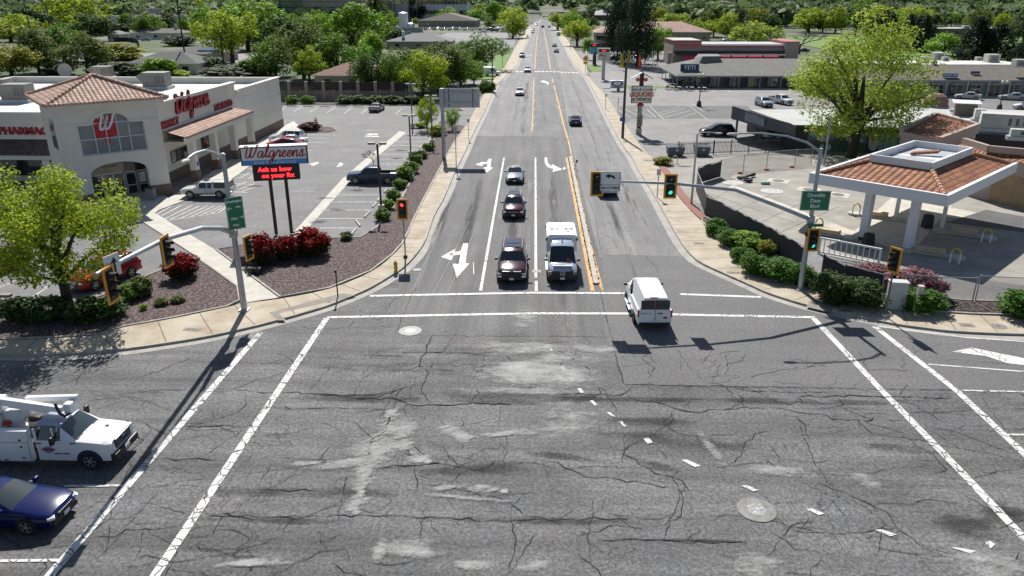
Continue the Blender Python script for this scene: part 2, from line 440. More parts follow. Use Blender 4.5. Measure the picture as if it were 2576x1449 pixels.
def pav_mat():
 m, nt, b = new_mat("pavement_concrete"); L = nt.links.new
 geo = nd(nt, "ShaderNodeNewGeometry")
 def noise(s, d=5.0):
  n = nd(nt, "ShaderNodeTexNoise", i_Scale=s, i_Detail=d, i_Roughness=0.65); L(geo.outputs["Position"], n.inputs["Vector"]); return n.outputs[0]
 cr = nd(nt, "ShaderNodeValToRGB"); L(noise(0.5), cr.inputs[0]); e = cr.color_ramp.elements
 e[0].position = .3; e[0].color = (.27, .215, .145, 1); e[1].position = .62; e[1].color = (.45, .39, .30, 1)
 k = e.new(.45); k.color = (.37, .31, .225, 1)
 n2 = noise(14.0, 3.0); mr = nd(nt, "ShaderNodeMapRange", i_1=.3, i_2=.7, i_3=.82, i_4=1.15); L(n2, mr.inputs[0])
 vm = nd(nt, "ShaderNodeVectorMath", operation='SCALE'); L(cr.outputs[0], vm.inputs[0]); L(mr.outputs[0], vm.inputs["Scale"])
 L(vm.outputs[0], b.inputs["Base Color"]); b.inputs["Roughness"].default_value = .9
 return m
PAV = pav_mat()
SLB_PX = [(-300, 868), (0, 857), (150, 850), (250, 842), (312, 823), (425, 803), (570, 773), (612, 763), (700, 752), (829, 726), (934, 683), (989, 641), (1014, 613), (1029, 583), (1044, 548), (1069, 498), (1106, 428), (1141, 362), (1172, 318), (1195, 276), (1213, 246), (1228, 218)]
SLB = smooth_line([xy(G(p[0], p[1], .14)) for p in SLB_PX], 3) + [(-8.6, 230), (-8, 300), (-6.5, 420), (-5, 560)]
SRB_PX = [(2800, 795), (2576, 796), (2440, 792), (2340, 785), (2240, 775), (2195, 765), (2110, 754), (2025, 728), (1950, 700), (1888, 670), (1838, 630), (1800, 595), (1763, 555), (1728, 520), (1700, 485), (1680, 445), (1660, 420), (1640, 395), (1608, 362), (1556, 288), (1528, 245), (1500, 215), (1478, 190)]
SRB = smooth_line([xy(G(p[0], p[1], .14)) for p in SRB_PX], 3) + [(15.4, 230), (15.6, 300), (16.2, 420), (17.3, 560)]
def band(name, mat, a, b, z):
 return tag((lambda m: m.build(name, mat))(mb().flat(list(a) + list(b)[::-1], z)), kind="structure")
band("pavement", PAV, KL[:-1], SLB, 0.14); band("pavement", PAV, KR[:-1], SRB, 0.14)
def joints(line, back, step, z):
 m = mb(); acc = 0
 for i in range(1, len(line) - 1):
  acc += (Vector(line[i]) - Vector(line[i - 1])).length
  if line[i][1] > 150: break
  if acc < step: continue
  acc = 0
  p = Vector(line[i]); q = min((Vector(b) for b in back), key=lambda b: (b - p).length)
  t = (q - p).normalized(); s = Vector((-t.y, t.x)) * 0.025
  m.quad((*(p - s), z), (*(p + s), z), (*(q + s), z), (*(q - s), z))
 return m
JOINT = pbr("slab_joint_line", (0.10, 0.09, 0.075), 0.95, 0.2)  # dark colour of the joints between slabs
def fineline(l): 
 out = []
 for a, b in zip(l, l[1:]):
  n = max(1, int((Vector(b) - Vector(a)).length / 0.3))
  out += [tuple(Vector(a).lerp(Vector(b), k / n)) for k in range(n)]
 return out + [l[-1]]
jl = joints(fineline(KL), fineline(SLB), 2.3, 0.144); jr = joints(fineline(KR), fineline(SRB), 2.1, 0.144)
for q in (jr,): jl.add(q.v, q.f)
tag(jl.build("pavement_joints", JOINT), kind="structure")
def slab(name, mat, px, z=0.146): return tag(mb().flat(poly_px(px, .14), z).build(name, mat), kind="structure")
slab("pavement_ramp_border", pbr("grey_ramp_border", (.22, .20, .17), .9, .2), [(677, 786), (860, 738), (895, 742), (880, 747), (700, 788), (720, 806), (700, 806)])
slab("pavement_ramp_border", pbr("grey_ramp_border", (.22, .20, .17), .9, .2), [(2040, 752), (2102, 768), (2088, 786), (2028, 772)])
LOTL = list(SLB[8:]) ; LOTL = [p for p in SLB if p[1] < 149] + [(-9.5, 149), (-110, 149), (-110, 42)]
plain("parking_lot", ASPH_LOT, [LOTL], 0.06)
LOTR = [p for p in SRB if p[1] < 214] + [(16, 214), (150, 214), (150, 46)]
plain("parking_lot", ASPH_LOT2, [LOTR], 0.06)
ZL = 0.064
plain("parking_lot_darker_patch", asphalt("dark_lot_asphalt", 0.115, 0.04, 'x', 0.25, 0.15, 0.4, 0.08), [poly_px([(1545, 330), (1560, 266), (1880, 266), (1900, 298), (1590, 300)], .06)], ZL)
FC = pbr("forecourt_concrete", (0.27, 0.25, 0.215), 0.9, 0.25, 0.45, bump=0.1)
plain("forecourt", FC, [[(14.8, 92), (14.5, 76), (18, 63.5), (23, 54.5), (34, 48.6), (60, 47.5), (62, 78), (33, 97)]], ZL)
plain("forecourt_strip", CONC_NEW, [poly_px([(1845, 465), (1990, 520), (2170, 590), (2160, 600), (1975, 530), (1830, 472)], .06), poly_px([(2360, 515), (2576, 560), (2576, 572), (2340, 540)], .06), poly_px([(2140, 590), (2250, 490), (2400, 510), (2290, 640)], .06)], ZL + .004)
plain("forecourt_tarmac", asphalt("forecourt_tarmac", 0.10, 0.03, 'x', .25, .15, 0, .08), [poly_px([(2380, 560), (2480, 528), (2576, 545), (2576, 585)], .06)], ZL + .006)
FJ = mb()
for a, b in [((1715, 545), (1850, 470)), ((1790, 560), (1960, 480)), ((1850, 590), (2040, 500)), ((1760, 480), (2000, 560)), ((1930, 600), (2110, 520)), ((1700, 500), (1960, 610))]:
 p, q = G(*a, .06), G(*b, .06); t = (q - p).normalized(); s = Vector((-t.y, t.x, 0)) * .03
 FJ.quad(*[(v.x, v.y, ZL + .008) for v in (p - s, p + s, q + s, q - s)])
tag(FJ.build("forecourt_joints", JOINT), kind="structure")
walk = poly_px([(382, 530), (425, 500), (500, 455), (640, 362), (715, 318), (738, 306), (760, 322), (700, 365), (600, 440), (540, 478), (385, 535), (542, 630), (560, 640), (640, 700), (705, 750), (612, 764), (497, 648), (360, 560), (330, 500)], .06)
plain("walkway", CONC_NEW, [walk], 0.12)
plain("walkway", CONC_NEW, [poly_px([(205, 500), (385, 470), (430, 505), (362, 560), (240, 580), (100, 520)], .06)], 0.124)
swale = poly_px([(640, 640), (735, 588), (861, 450), (925, 395), (1005, 330), (1022, 333), (945, 397), (884, 452), (765, 585), (690, 640)], .06)
plain("drain_strip", CONC_NEW, [swale], ZL)
MULCH = pbr("reddish_bark_mulch", (0.125, 0.088, 0.08), 0.95, 0.6, 5.5, bump=1.0, bscale=9, second=(0.016, 0.009, 0.009), band=(.42, .66))
BEDA = poly_px([(1172, 318), (1105, 305), (1088, 330), (1060, 402), (1008, 500), (945, 572), (905, 597), (700, 600), (542, 628), (703, 748), (829, 725), (934, 682), (989, 640), (1014, 612), (1029, 582), (1044, 547), (1069, 497), (1106, 427), (1141, 362)], .14)
BEDB = poly_px([(497, 647), (370, 692), (335, 716), (190, 764), (0, 775), (-300, 790), (-300, 868), (0, 855), (150, 849), (250, 841), (312, 822), (425, 802), (570, 772), (606, 755), (600, 720)], .14)
ISL = poly_px([(757, 326), (790, 318), (840, 321), (846, 326), (830, 331), (770, 332)], .14)
BEDN = [(-50, 143.5), (-24, 143.5), (-14, 141), (-12.5, 134), (-16, 133), (-20, 140), (-50, 141.4)]
def bed(poly, z=0.15):
 tag(mb().flat(poly, z).build("planting_bed", MULCH), kind="structure")
 o = offset_line(poly + poly[:1], 0.0); i2 = offset_line(poly + poly[:1], 0.15)
 m = mb()
 a = sum(poly[i][0] * poly[(i + 1) % len(poly)][1] - poly[(i + 1) % len(poly)][0] * poly[i][1] for i in range(len(poly)))
 i2 = offset_line(poly + poly[:1], 0.14 if a > 0 else -0.14)
 for k in range(len(poly)):
  p, q, r, s = o[k], o[k + 1], i2[k + 1], i2[k]
  m.quad((*p, .05), (*q, .05), (*q, z + .05), (*p, z + .05)); m.quad((*p, z + .05), (*q, z + .05), (*r, z + .05), (*s, z + .05))
  m.quad((*s, z), (*r, z), (*r, z + .05), (*s, z + .05))
 tag(m.build("planting_bed_kerb", CURBM), kind="structure")
for bp_ in (BEDA, BEDB, ISL): bed(bp_)
bed(BEDN)
BEDR = [xy(G(p[0], p[1], .14)) for p in [(1763, 556), (1800, 597), (1838, 632), (1888, 672), (1950, 702), (2022, 729), (2110, 755), (2195, 764), (2196, 740), (2060, 690), (1950, 640), (1850, 580), (1775, 545)]]
BEDR2 = [xy(G(p[0], p[1], .14)) for p in [(2350, 784), (2440, 790), (2576, 794), (2800, 796), (2800, 765), (2576, 760), (2440, 755), (2290, 745), (2280, 770)]]
bed(BEDR); bed(BEDR2)
plain("brick_strip", pbr("brick_paving", (.23, .10, .075), .9, .3, 6.0), [poly_px([(1655, 420), (1700, 485), (1728, 522), (1765, 556), (1782, 552), (1740, 508), (1720, 485), (1690, 440), (1675, 420)], .06)], .146)
LAWN = pbr("lawn_grass", (0.11, 0.19, 0.03), 0.95, 0.35, 1.2, bump=0.6, bscale=25)
plain("verge", LAWN, [[(-18, 141.5), (-12.2, 141.5), (-11, 160), (-11.5, 172), (-16.5, 168)], [(17, 172.6), (19, 177), (31.5, 174.8), (31.5, 172.3)], [(15.5, 212), (19, 212), (19, 236), (15.8, 236)], [(-14.5, 190), (-8.9, 190), (-8.4, 300), (-14, 300)], [(110, 205), (260, 205), (300, 420), (120, 420)]], 0.09)
plain("side_street", ASPH_FAR, [[(-60, 178.5), (-6, 178.5), (-6, 188), (-60, 188)]], 0.03)
plain("back_lane", ASPH_LOT2, [[(-150, 230), (-66, 225), (-62, 245), (-95, 282), (-150, 286)]], 0.03)
plain("hospital_lot", ASPH_FAR, [[(-52, 318), (-9, 318), (-8, 470), (-52, 470)], [(-9, 318), (-9, 330), (-4, 330), (-4, 318)]], 0.03)
plain("carwash_lot", ASPH_FAR, [[(15.6, 214), (75, 214), (75, 300), (15.8, 300)]], 0.03)
plain("strip_mall_lot", ASPH_LOT, [[(70, 120), (150, 120), (150, 158), (70, 158)]], ZL)
def stain_mat(name, col, scale, stretch):
 m, nt, b = new_mat(name); L = nt.links.new
 geo = nd(nt, "ShaderNodeNewGeometry"); at = nd(nt, "ShaderNodeAttribute", attribute_name="fade")
 mp = nd(nt, "ShaderNodeMapping"); mp.inputs["Scale"].default_value = stretch; L(geo.outputs["Position"], mp.inputs[0])
 n = nd(nt, "ShaderNodeTexNoise", i_Scale=scale, i_Detail=7.0, i_Roughness=0.72); L(mp.outputs[0], n.inputs["Vector"])
 n3 = nd(nt, "ShaderNodeTexNoise", i_Scale=9.0, i_Detail=3.0, i_Roughness=.8); L(geo.outputs["Position"], n3.inputs["Vector"])
 a = nd(nt, "ShaderNodeMath", operation='MULTIPLY_ADD'); L(n3.outputs[0], a.inputs[0]); a.inputs[1].default_value = 1.5; L(at.outputs["Fac"], a.inputs[2])
 s = nd(nt, "ShaderNodeMath", operation='MULTIPLY_ADD'); L(n.outputs[0], s.inputs[0]); s.inputs[1].default_value = 3.4; L(a.outputs[0], s.inputs[2])
 r = nd(nt, "ShaderNodeMapRange", i_1=2.75, i_2=4.0, i_3=0.0, i_4=0.85); L(s.outputs[0], r.inputs[0])
 b.inputs["Base Color"].default_value = col4(col); b.inputs["Roughness"].default_value = .95
 L(r.outputs[0], b.inputs["Alpha"])
 return m
ST_LIGHT = stain_mat("bleached_stain", (.42, .42, .40), 0.9, (0.7, 1.3, 1)); ST_DARK = stain_mat("oil_stain", (.022, .022, .022), 0.6, (0.5, 1.3, 1))
ST_LANE = stain_mat("lane_wear", (.27, .27, .27), 1.0, (1.6, .12, 1)); ST_LDARK = stain_mat("lane_oil", (.035, .035, .036), 1.0, (1.6, .1, 1))
def stains(name, mat, lst, z, amp=1.0):
 m = mb(); fade = []
 for (px, py, rx, ry, rot, st) in lst:
  c = G(px, py); o = len(m.v); N = 20; rings = 4
  m.v.append((c.x, c.y, z)); fade.append(st)
  for k in range(1, rings + 1):
   for i in range(N):
    a = 2 * math.pi * i / N; x, y = rx * k / rings * math.cos(a), ry * k / rings * math.sin(a)
    m.v.append((c.x + x * math.cos(rot) - y * math.sin(rot), c.y + x * math.sin(rot) + y * math.cos(rot), z)); fade.append(st * min(1, 1.7 * (1 - k / rings)))
  for i in range(N):
   m.f.append((o, o + 1 + i, o + 1 + (i + 1) % N)); m.m.append(0)
   for k in range(1, rings):
    q = o + 1 + (k - 1) * N; m.f.append((q + i, q + N + i, q + N + (i + 1) % N, q + (i + 1) % N)); m.m.append(0)
  z += 0.0004
 ob = m.build(name, mat)
 at = ob.data.attributes.new("fade", 'FLOAT', 'POINT'); at.data.foreach_set("value", fade)
 return tag(ob, kind="structure")
SEAM = [[(985, 1035), (970, 1085), (940, 1105), (915, 1165)], [(750, 1166), (840, 1163), (915, 1160)], [(915, 1165), (925, 1195), (900, 1250), (890, 1300)], [(1000, 1100), (1040, 1150), (1080, 1165)], [(1120, 1075), (1160, 1105), (1220, 1095), (1330, 1090)], [(1110, 1228), (1160, 1226), (1290, 1240)], [(560, 1422), (720, 1412)]]
seam = [(a + (c - a) * t + 6 * math.sin(9 * t), b + (d - b) * t, .42 + .25 * math.sin(5 * t), .2, .4, 1.05) for q in SEAM for (a, b), (c, d) in zip(q, q[1:]) for t in (.0, .2, .4, .6, .8)]
stains("road_bleached_patches", ST_LIGHT, seam + [(1310, 876, 3.4, 1.2, 0, 1.0), (1350, 942, 4.2, 1.9, -.15, 1.2), (1330, 930, 2.4, 1.1, 0, 1.25), (1420, 905, 2.2, .8, 0, .9), (950, 1130, 1.8, 1.6, 0, .85), (1010, 1385, 1.8, .5, 0, 1.0), (2480, 1430, 1.6, 1.0, 0, 1.0), (1320, 800, .9, 2.6, 0, .8), (1300, 985, 4, .45, 0, .8), (1430, 1060, 2.0, 2.2, .4, .75), (1000, 1085, 1.0, 1.6, -.3, .8), (890, 1165, 2.4, .45, .25, .95), (945, 1155, 1.0, .8, .3, .9), (915, 1195, .5, 1.2, -.3, 1.05), (1160, 1100, .55, .8, .3, 1.1), (955, 1390, .35, .8, 0, 1.2), (1050, 1365, 1.3, .25, 0, .9), (640, 1420, 1.6, .2, .05, 1.1), (1190, 1425, 1.0, .3, 0, 1.0), (1330, 1430, 1.0, .3, .3, .8), (1310, 1090, 1.2, .3, 0, .8), (1960, 1190, 2.0, .5, -.1, .85), (1790, 1130, .3, 1.6, .2, .8), (1900, 1420, 1.2, .8, 0, .85), (1180, 1255, 2, .15, -.1, .9), (640, 845, 1.8, .7, .1, .7), (1500, 880, 2.0, .8, 0, .75), (985, 1040, .3, .9, -.3, 1.0), (2180, 1215, .6, .9, .5, .9)], 0.012)
stains("road_oil_patches", ST_DARK, [(1240, 1000, 7, .8, 0, .85), (900, 1000, 5, .6, .03, .85), (1000, 920, 5, 1.5, 0, .6), (1330, 860, 3.5, .4, 0, .8), (2000, 1010, 8, .45, -.01, .9), (1620, 1005, 5, .4, 0, .85), (1700, 1110, 5, .9, -.15, .75), (1640, 1060, 2.5, .5, 0, .75), (1330, 1310, 5, .3, 0, .8), (800, 1240, 5, .5, 0, .7), (1740, 1360, 2.2, .12, 0, 1.05), (2440, 1330, 1.5, 1.2, -.7, .8), (2300, 1130, 2.4, .5, -.1, .8), (700, 1310, 4, .25, 0, .75), (1200, 1180, 3, .6, .1, .7), (1420, 1150, 2.6, .35, -.2, .8), (1640, 1170, 1.4, .5, -.4, .85), (2520, 1290, 1.2, .9, .4, .9)], 0.009)
lw = []
for x, y0, y1, st in [(-3.0, 47, 96, .95), (-0.35, 47, 100, 1.0), (-3.1, 100, 200, .8), (-0.9, 38, 47, .9), (0.9, 80, 100, .7), (3.4, 55, 90, .5), (-9.2, 60, 110, .7)]:
 lw.append((x, (y0 + y1) / 2, .55, (y1 - y0) / 2, st))
def px_of(x, y):
 v = Vector((x, y, -CAM_H)); d = v.dot(_FW); return 1288 + CAM_F * v.dot(_RT) / d, 724.5 - CAM_F * v.dot(_UP) / d
stains("parking_lot_oil_patches", ST_DARK, [(x, y, 1.1, .7, 0, .85) for x, y in ((820, 500), (850, 530), (800, 560), (760, 610), (900, 480), (1000, 400), (1010, 380), (640, 470), (660, 330), (720, 330), (560, 500), (1960, 250), (2010, 255), (2420, 262), (1900, 330), (1720, 420))], 0.075)
stains("parking_lot_bleached_patches", ST_LIGHT, [(x, y, 3.0, 1.6, .3, .72) for x, y in ((760, 480), (870, 380), (940, 330), (1680, 320), (1850, 240), (1760, 240), (1640, 240), (2060, 560), (1880, 520), (2480, 640))], 0.077)
stains("road_lane_wear", ST_LANE, [(*px_of(x, y), rx, ry, 0, st) for x, y, rx, ry, st in lw], 0.013)
stains("road_lane_oil", ST_LDARK, [(*px_of(x, y), rx, ry, 0, st) for x, y, rx, ry, st in [(-1.7, 62, .5, 24, .75), (2.0, 65, .6, 28, .6), (-5.6, 65, .6, 22, .7), (-8, 65, .5, 20, .7), (7.4, 70, .5, 26, .6), (9.6, 75, .6, 28, .6), (-1.6, 150, .6, 60, .6)]], 0.0115)
def T(i, j, pts): return [(644 * i + x / 4, 362.25 * j + y / 4) for x, y in pts]
def B(pts): return [(x / 3, 966 + y / 3) for x, y in pts]
CR = [  # (width m, points in survey pixels)
 (.035, T(1, 2, [(1420, 85), (1350, 160), (1345, 185), (1270, 265)])), (.025, T(1, 2, [(1590, 0), (1530, 140), (1480, 260), (1395, 480)])),
 (.02, T(1, 2, [(450, 380), (540, 405), (800, 415), (870, 400), (930, 390), (1020, 310)])), (.02, T(1, 2, [(930, 395), (1220, 385), (1410, 400)])),
 (.05, T(1, 2, [(1760, 480), (1740, 560), (1710, 610), (1720, 650), (1670, 690), (1640, 790), (1680, 800)])), (.045, T(1, 2, [(1450, 658), (1720, 645), (2070, 650), (2300, 670)])),
 (.03, T(1, 2, [(1150, 680), (1440, 685), (1510, 670)])), (.03, T(1, 2, [(1430, 830), (1550, 820), (1640, 790), (1790, 795)])), (.02, T(1, 2, [(1780, 825), (1930, 825), (2080, 830)])),
 (.035, T(1, 2, [(1720, 800), (1720, 900), (1680, 970), (1670, 1050), (1720, 1120), (1760, 1160)])),
 (.045, T(1, 2, [(0, 1055), (200, 1050), (350, 1055), (600, 1065), (850, 1080), (1000, 1110), (1180, 1110), (1300, 1070), (1480, 1010), (1680, 970)])),
 (.04, T(1, 2, [(600, 1070), (850, 1085), (1200, 1070), (1400, 1030), (1500, 1000)])),
 (.08, T(1, 2, [(1000, 1110), (1240, 1120), (1400, 1110), (1530, 1170), (1640, 1180), (1780, 1170), (2000, 1175), (2250, 1150), (2400, 1180), (2576, 1170)])),
 (.03, T(1, 2, [(240, 1195), (350, 1215), (500, 1218), (760, 1200), (960, 1215), (1290, 1225)])), (.03, T(1, 2, [(2200, 1000), (2250, 1060), (2250, 1110), (2290, 1150)])),
 (.03, T(1, 2, [(2200, 1020), (2400, 1020), (2576, 1025)])), (.03, T(1, 2, [(2160, 1150), (2210, 1090), (2250, 1060)])),
 (.025, T(1, 2, [(0, 760), (190, 765), (370, 760), (560, 745)])), (.015, T(1, 2, [(600, 710), (820, 705), (1000, 740)])), (.02, T(1, 2, [(2310, 670), (2280, 760), (2290, 815), (2230, 850), (2180, 920)])),
 (.05, T(1, 2, [(1390, 1120), (1390, 1190), (1350, 1280), (1330, 1380), (1300, 1430)])), (.03, T(1, 2, [(1390, 1110), (1450, 1040), (1480, 1010)])),
 (.045, T(2, 2, [(380, 1055), (480, 1070), (720, 1065), (960, 1075), (1020, 1090), (1140, 1060), (1200, 1000)])), (.03, T(2, 2, [(1020, 1090), (1040, 1140)])),
 (.045, T(2, 2, [(1140, 1060), (1200, 1110), (1320, 1140), (1480, 1150), (1560, 1180), (1640, 1215), (1780, 1245), (1880, 1255), (1980, 1225), (2130, 1230), (2250, 1220), (2340, 1195), (2400, 1210), (2576, 1205)])),
 (.03, T(2, 2, [(1480, 1150), (1520, 1110)])), (.045, T(2, 2, [(1600, 1240), (1590, 1290), (1530, 1360), (1520, 1390)])), (.035, T(2, 2, [(2260, 1060), (2310, 1120), (2340, 1195)])),
 (.04, T(2, 2, [(2200, 990), (2300, 1020), (2400, 1045), (2576, 1045)])), (.035, T(2, 2, [(890, 55), (920, 180), (960, 350), (1000, 500), (1060, 750), (1130, 970)])),
 (.035, T(2, 2, [(1130, 970), (1380, 975), (1700, 985), (2050, 990), (2576, 1000)])), (.025, T(2, 2, [(-980, 478), (0, 488), (300, 485), (700, 490), (990, 495)])),
 (.03, T(2, 2, [(420, 650), (480, 690), (520, 730), (500, 790)])), (.02, T(2, 2, [(500, 715), (660, 735), (800, 730)])), (.015, T(2, 2, [(1840, 840), (1870, 880), (1990, 970)])),
 (.012, T(2, 2, [(1690, 720), (1700, 800), (1720, 830)])), (.015, T(2, 2, [(540, 390), (590, 420), (600, 470)])),
 (.03, T(3, 2, [(0, 1045), (300, 1050), (690, 1045)])), (.03, T(3, 2, [(-10, 1000), (1200, 1025), (1900, 1030)])),
 (.05, T(3, 2, [(0, 1200), (130, 1210), (300, 1245), (420, 1270), (580, 1275), (650, 1320), (800, 1325), (1030, 1340), (1070, 1300)])),
 (.05, T(3, 2, [(280, 1100), (410, 1080), (550, 1095), (700, 1090), (900, 1085), (1180, 1100), (1330, 1090), (1530, 1105), (1830, 1115)])),
 (.03, T(3, 2, [(680, 1100), (770, 1170), (700, 1190), (600, 1215), (470, 1215)])), (.05, T(3, 2, [(280, 1290), (330, 1350), (380, 1440), (420, 1520)])), (.04, T(3, 2, [(260, 1100), (330, 1120), (350, 1190)])),
 (.03, T(3, 2, [(770, 1180), (860, 1215), (990, 1225)])), (.025, T(3, 2, [(940, 1260), (1220, 1275)])), (.025, T(3, 2, [(1420, 1245), (1760, 1250), (2050, 1240)])),
 (.025, T(3, 2, [(1180, 1300), (1260, 1340), (1440, 1340)])), (.03, T(3, 2, [(360, 1345), (450, 1310), (510, 1290)])), (.02, T(3, 2, [(1460, 580), (1480, 650)])), (.015, T(3, 2, [(1750, 745), (1850, 720), (2050, 740), (2300, 760), (2450, 760)])),
 (.05, [(985, 1035), (970, 1085), (940, 1105), (915, 1165), (940, 1180), (1010, 1172), (1110, 1165)]), (.04, [(940, 1170), (920, 1230), (900, 1280), (890, 1300)]),
 (.03, [(520, 1297), (700, 1300), (900, 1297), (1010, 1300), (1200, 1308), (1300, 1310), (1590, 1305)]), (.025, [(1085, 1220), (1160, 1225), (1290, 1240)]), (.03, [(640, 1232), (800, 1235)]),
 (.03, [(1000, 1100), (1040, 1150), (1050, 1230)]), (.03, [(940, 1110), (990, 1130), (1040, 1150), (1110, 1165)]), (.035, [(1565, 1140), (1650, 1190), (1720, 1210), (1735, 1235)]),
 (.03, [(1340, 1155), (1400, 1165), (1470, 1200), (1560, 1205), (1700, 1230)]), (.03, [(1560, 1135), (1640, 1095), (1690, 1060), (1690, 1040)]),
 (.03, [(2060, 1215), (2130, 1245), (2230, 1285), (2260, 1330), (2330, 1380), (2380, 1400)]), (.035, [(1500, 1360), (1640, 1357), (1720, 1365), (1880, 1365)]), (.03, [(1280, 1310), (1300, 1350), (1280, 1440)]),
 (.03, [(2010, 1065), (2050, 1170), (2080, 1215)]), (.025, [(2200, 1090), (2330, 1110), (2576, 1160)]), (.02, [(2400, 1230), (2500, 1290), (2576, 1300)]), (.025, [(1960, 1330), (2100, 1345), (2260, 1330)]),
 (.025, T(0, 2, [(880, 1150), (1050, 1110), (1200, 1120)])), (.025, T(0, 2, [(1250, 1055), (1450, 1050), (1640, 1025), (1850, 1035)])), (.035, T(0, 2, [(1880, 1390), (2060, 1390), (2300, 1380)])), (.025, T(0, 2, [(2140, 1035), (2300, 1015), (2576, 1050)])),
 (.03, B([(1390, 310), (1530, 325), (1700, 310), (1830, 325)])), (.04, B([(1220, 555), (1340, 575), (1500, 565), (1640, 575)])), (.035, B([(1550, 990), (1720, 985), (1930, 1030)])), (.03, B([(700, 1160), (870, 1155), (960, 1100), (1150, 1100), (1390, 1070)])),
 (.025, B([(800, 1025), (960, 1020), (1080, 940)])), (.02, T(2, 1, [(760, 530), (830, 700), (870, 960), (905, 1115)])), (.02, T(2, 1, [(905, 1115), (1690, 1135)])), (.02, T(2, 1, [(1210, 570), (1250, 640), (1210, 690), (1270, 770)])),
 (.015, T(2, 1, [(800, 590), (980, 640), (1100, 680)])), (.018, T(2, 1, [(840, 850), (1000, 790), (1090, 780), (1150, 850), (1220, 950)])), (.018, T(2, 1, [(890, 890), (1020, 960), (1060, 1050)])), (.018, T(2, 1, [(1340, 1130), (1450, 1230), (1460, 1310)])),
 (.015, T(2, 1, [(1190, 1030), (1190, 1120)])), (.03, T(2, 1, [(690, 0), (740, 120), (760, 180)])), (.03, T(2, 1, [(840, 20), (850, 80), (900, 200)])), (.04, T(2, 0, [(560, 700), (690, 1040), (760, 1250), (840, 1449)])), (.05, T(2, 0, [(340, 330), (390, 480), (430, 640), (445, 690)])),
]
CRACK = pbr("crack_black", (0.008, 0.008, 0.008), 1.0, 0.2)  # near-black colour of the open cracks
rc = random.Random(11); m = mb(); zc = 0.019
def crack_line(pts, w, branch=True):
 global zc
 fine = []
 for a, b in zip(pts, pts[1:]):
  a, b = Vector(a), Vector(b); n = max(1, int((b - a).length / 0.28))
  for k in range(n):
   j = min(0.07, (b - a).length * .2)
   fine.append(a.lerp(b, k / n) + Vector((rc.gauss(0, j * .7), rc.gauss(0, j * .7))))
 fine.append(Vector(pts[-1]))
 ws = [w * rc.uniform(.35, 1.35) * (1 if 0 < i < len(fine) - 1 else .2) for i in range(len(fine))]
 for i in range(len(fine) - 1):
  t = fine[i + 1] - fine[i]
  if t.length < 1e-4: continue
  t.normalize(); s = Vector((-t.y, t.x))
  a, b = fine[i], fine[i + 1]; m.quad((*(a - s * ws[i] * .5), zc), (*(b - s * ws[i + 1] * .5), zc), (*(b + s * ws[i + 1] * .5), zc), (*(a + s * ws[i] * .5), zc))
 zc += 0.00001
 if branch:
  for i in range(2, len(fine) - 2):
   if rc.random() < .13:
    d = (fine[i + 1] - fine[i]).normalized(); ang = rc.choice((-1, 1)) * rc.uniform(.5, 1.3)
    d = Vector((d.x * math.cos(ang) - d.y * math.sin(ang), d.x * math.sin(ang) + d.y * math.cos(ang)))
    p = fine[i]; ln = rc.uniform(.4, 1.8)
    crack_line([p, p + d * ln * .5 + Vector((rc.gauss(0, .12), rc.gauss(0, .12))), p + d * ln], w * .5, False)
for w, pts in CR: crack_line([xy(G(*p)) for p in pts], w * 1.12)
for k in range(190):   # hairlines, mostly along the cross street
 x, y = rc.uniform(-30, 28), rc.uniform(19, 38); a = rc.gauss(0, .25) if rc.random() < .65 else rc.gauss(1.5, .3); ln = rc.uniform(.8, 4)
 crack_line([(x, y), (x + ln * .5 * math.cos(a), y + ln * .5 * math.sin(a) + rc.gauss(0, .15)), (x + ln * math.cos(a), y + ln * math.sin(a))], .018, rc.random() < .5)
for k in range(85):   # branching networks of medium cracks
 x, y = rc.gauss(2, 14), rc.uniform(19, 37.5); a = rc.gauss(0, .35) if rc.random() < .6 else rc.gauss(1.5, .5); pts = [Vector((x, y))]
 for j in range(rc.randint(3, 6)): a += rc.gauss(0, .45); pts.append(pts[-1] + Vector((math.cos(a), math.sin(a))) * rc.uniform(.4, 1.1))
 if all(-40 < p.x < 40 and p.y < 38.4 for p in pts): crack_line([tuple(p) for p in pts], .026)
for k in range(60):   # and down the avenue
 x, y = rc.choice([rc.uniform(5.5, 11.5), rc.uniform(.3, 4.6)]), rc.uniform(95, 210); a = rc.gauss(1.57, .3) if rc.random() < .5 else rc.gauss(0, .2); ln = rc.uniform(1.5, 6)
 crack_line([(x, y), (x + ln * .5 * math.cos(a), y + ln * .5 * math.sin(a)), (x + ln * math.cos(a), y + ln * math.sin(a))], .03, False)
tag(m.build("road_cracks", CRACK), kind="structure")
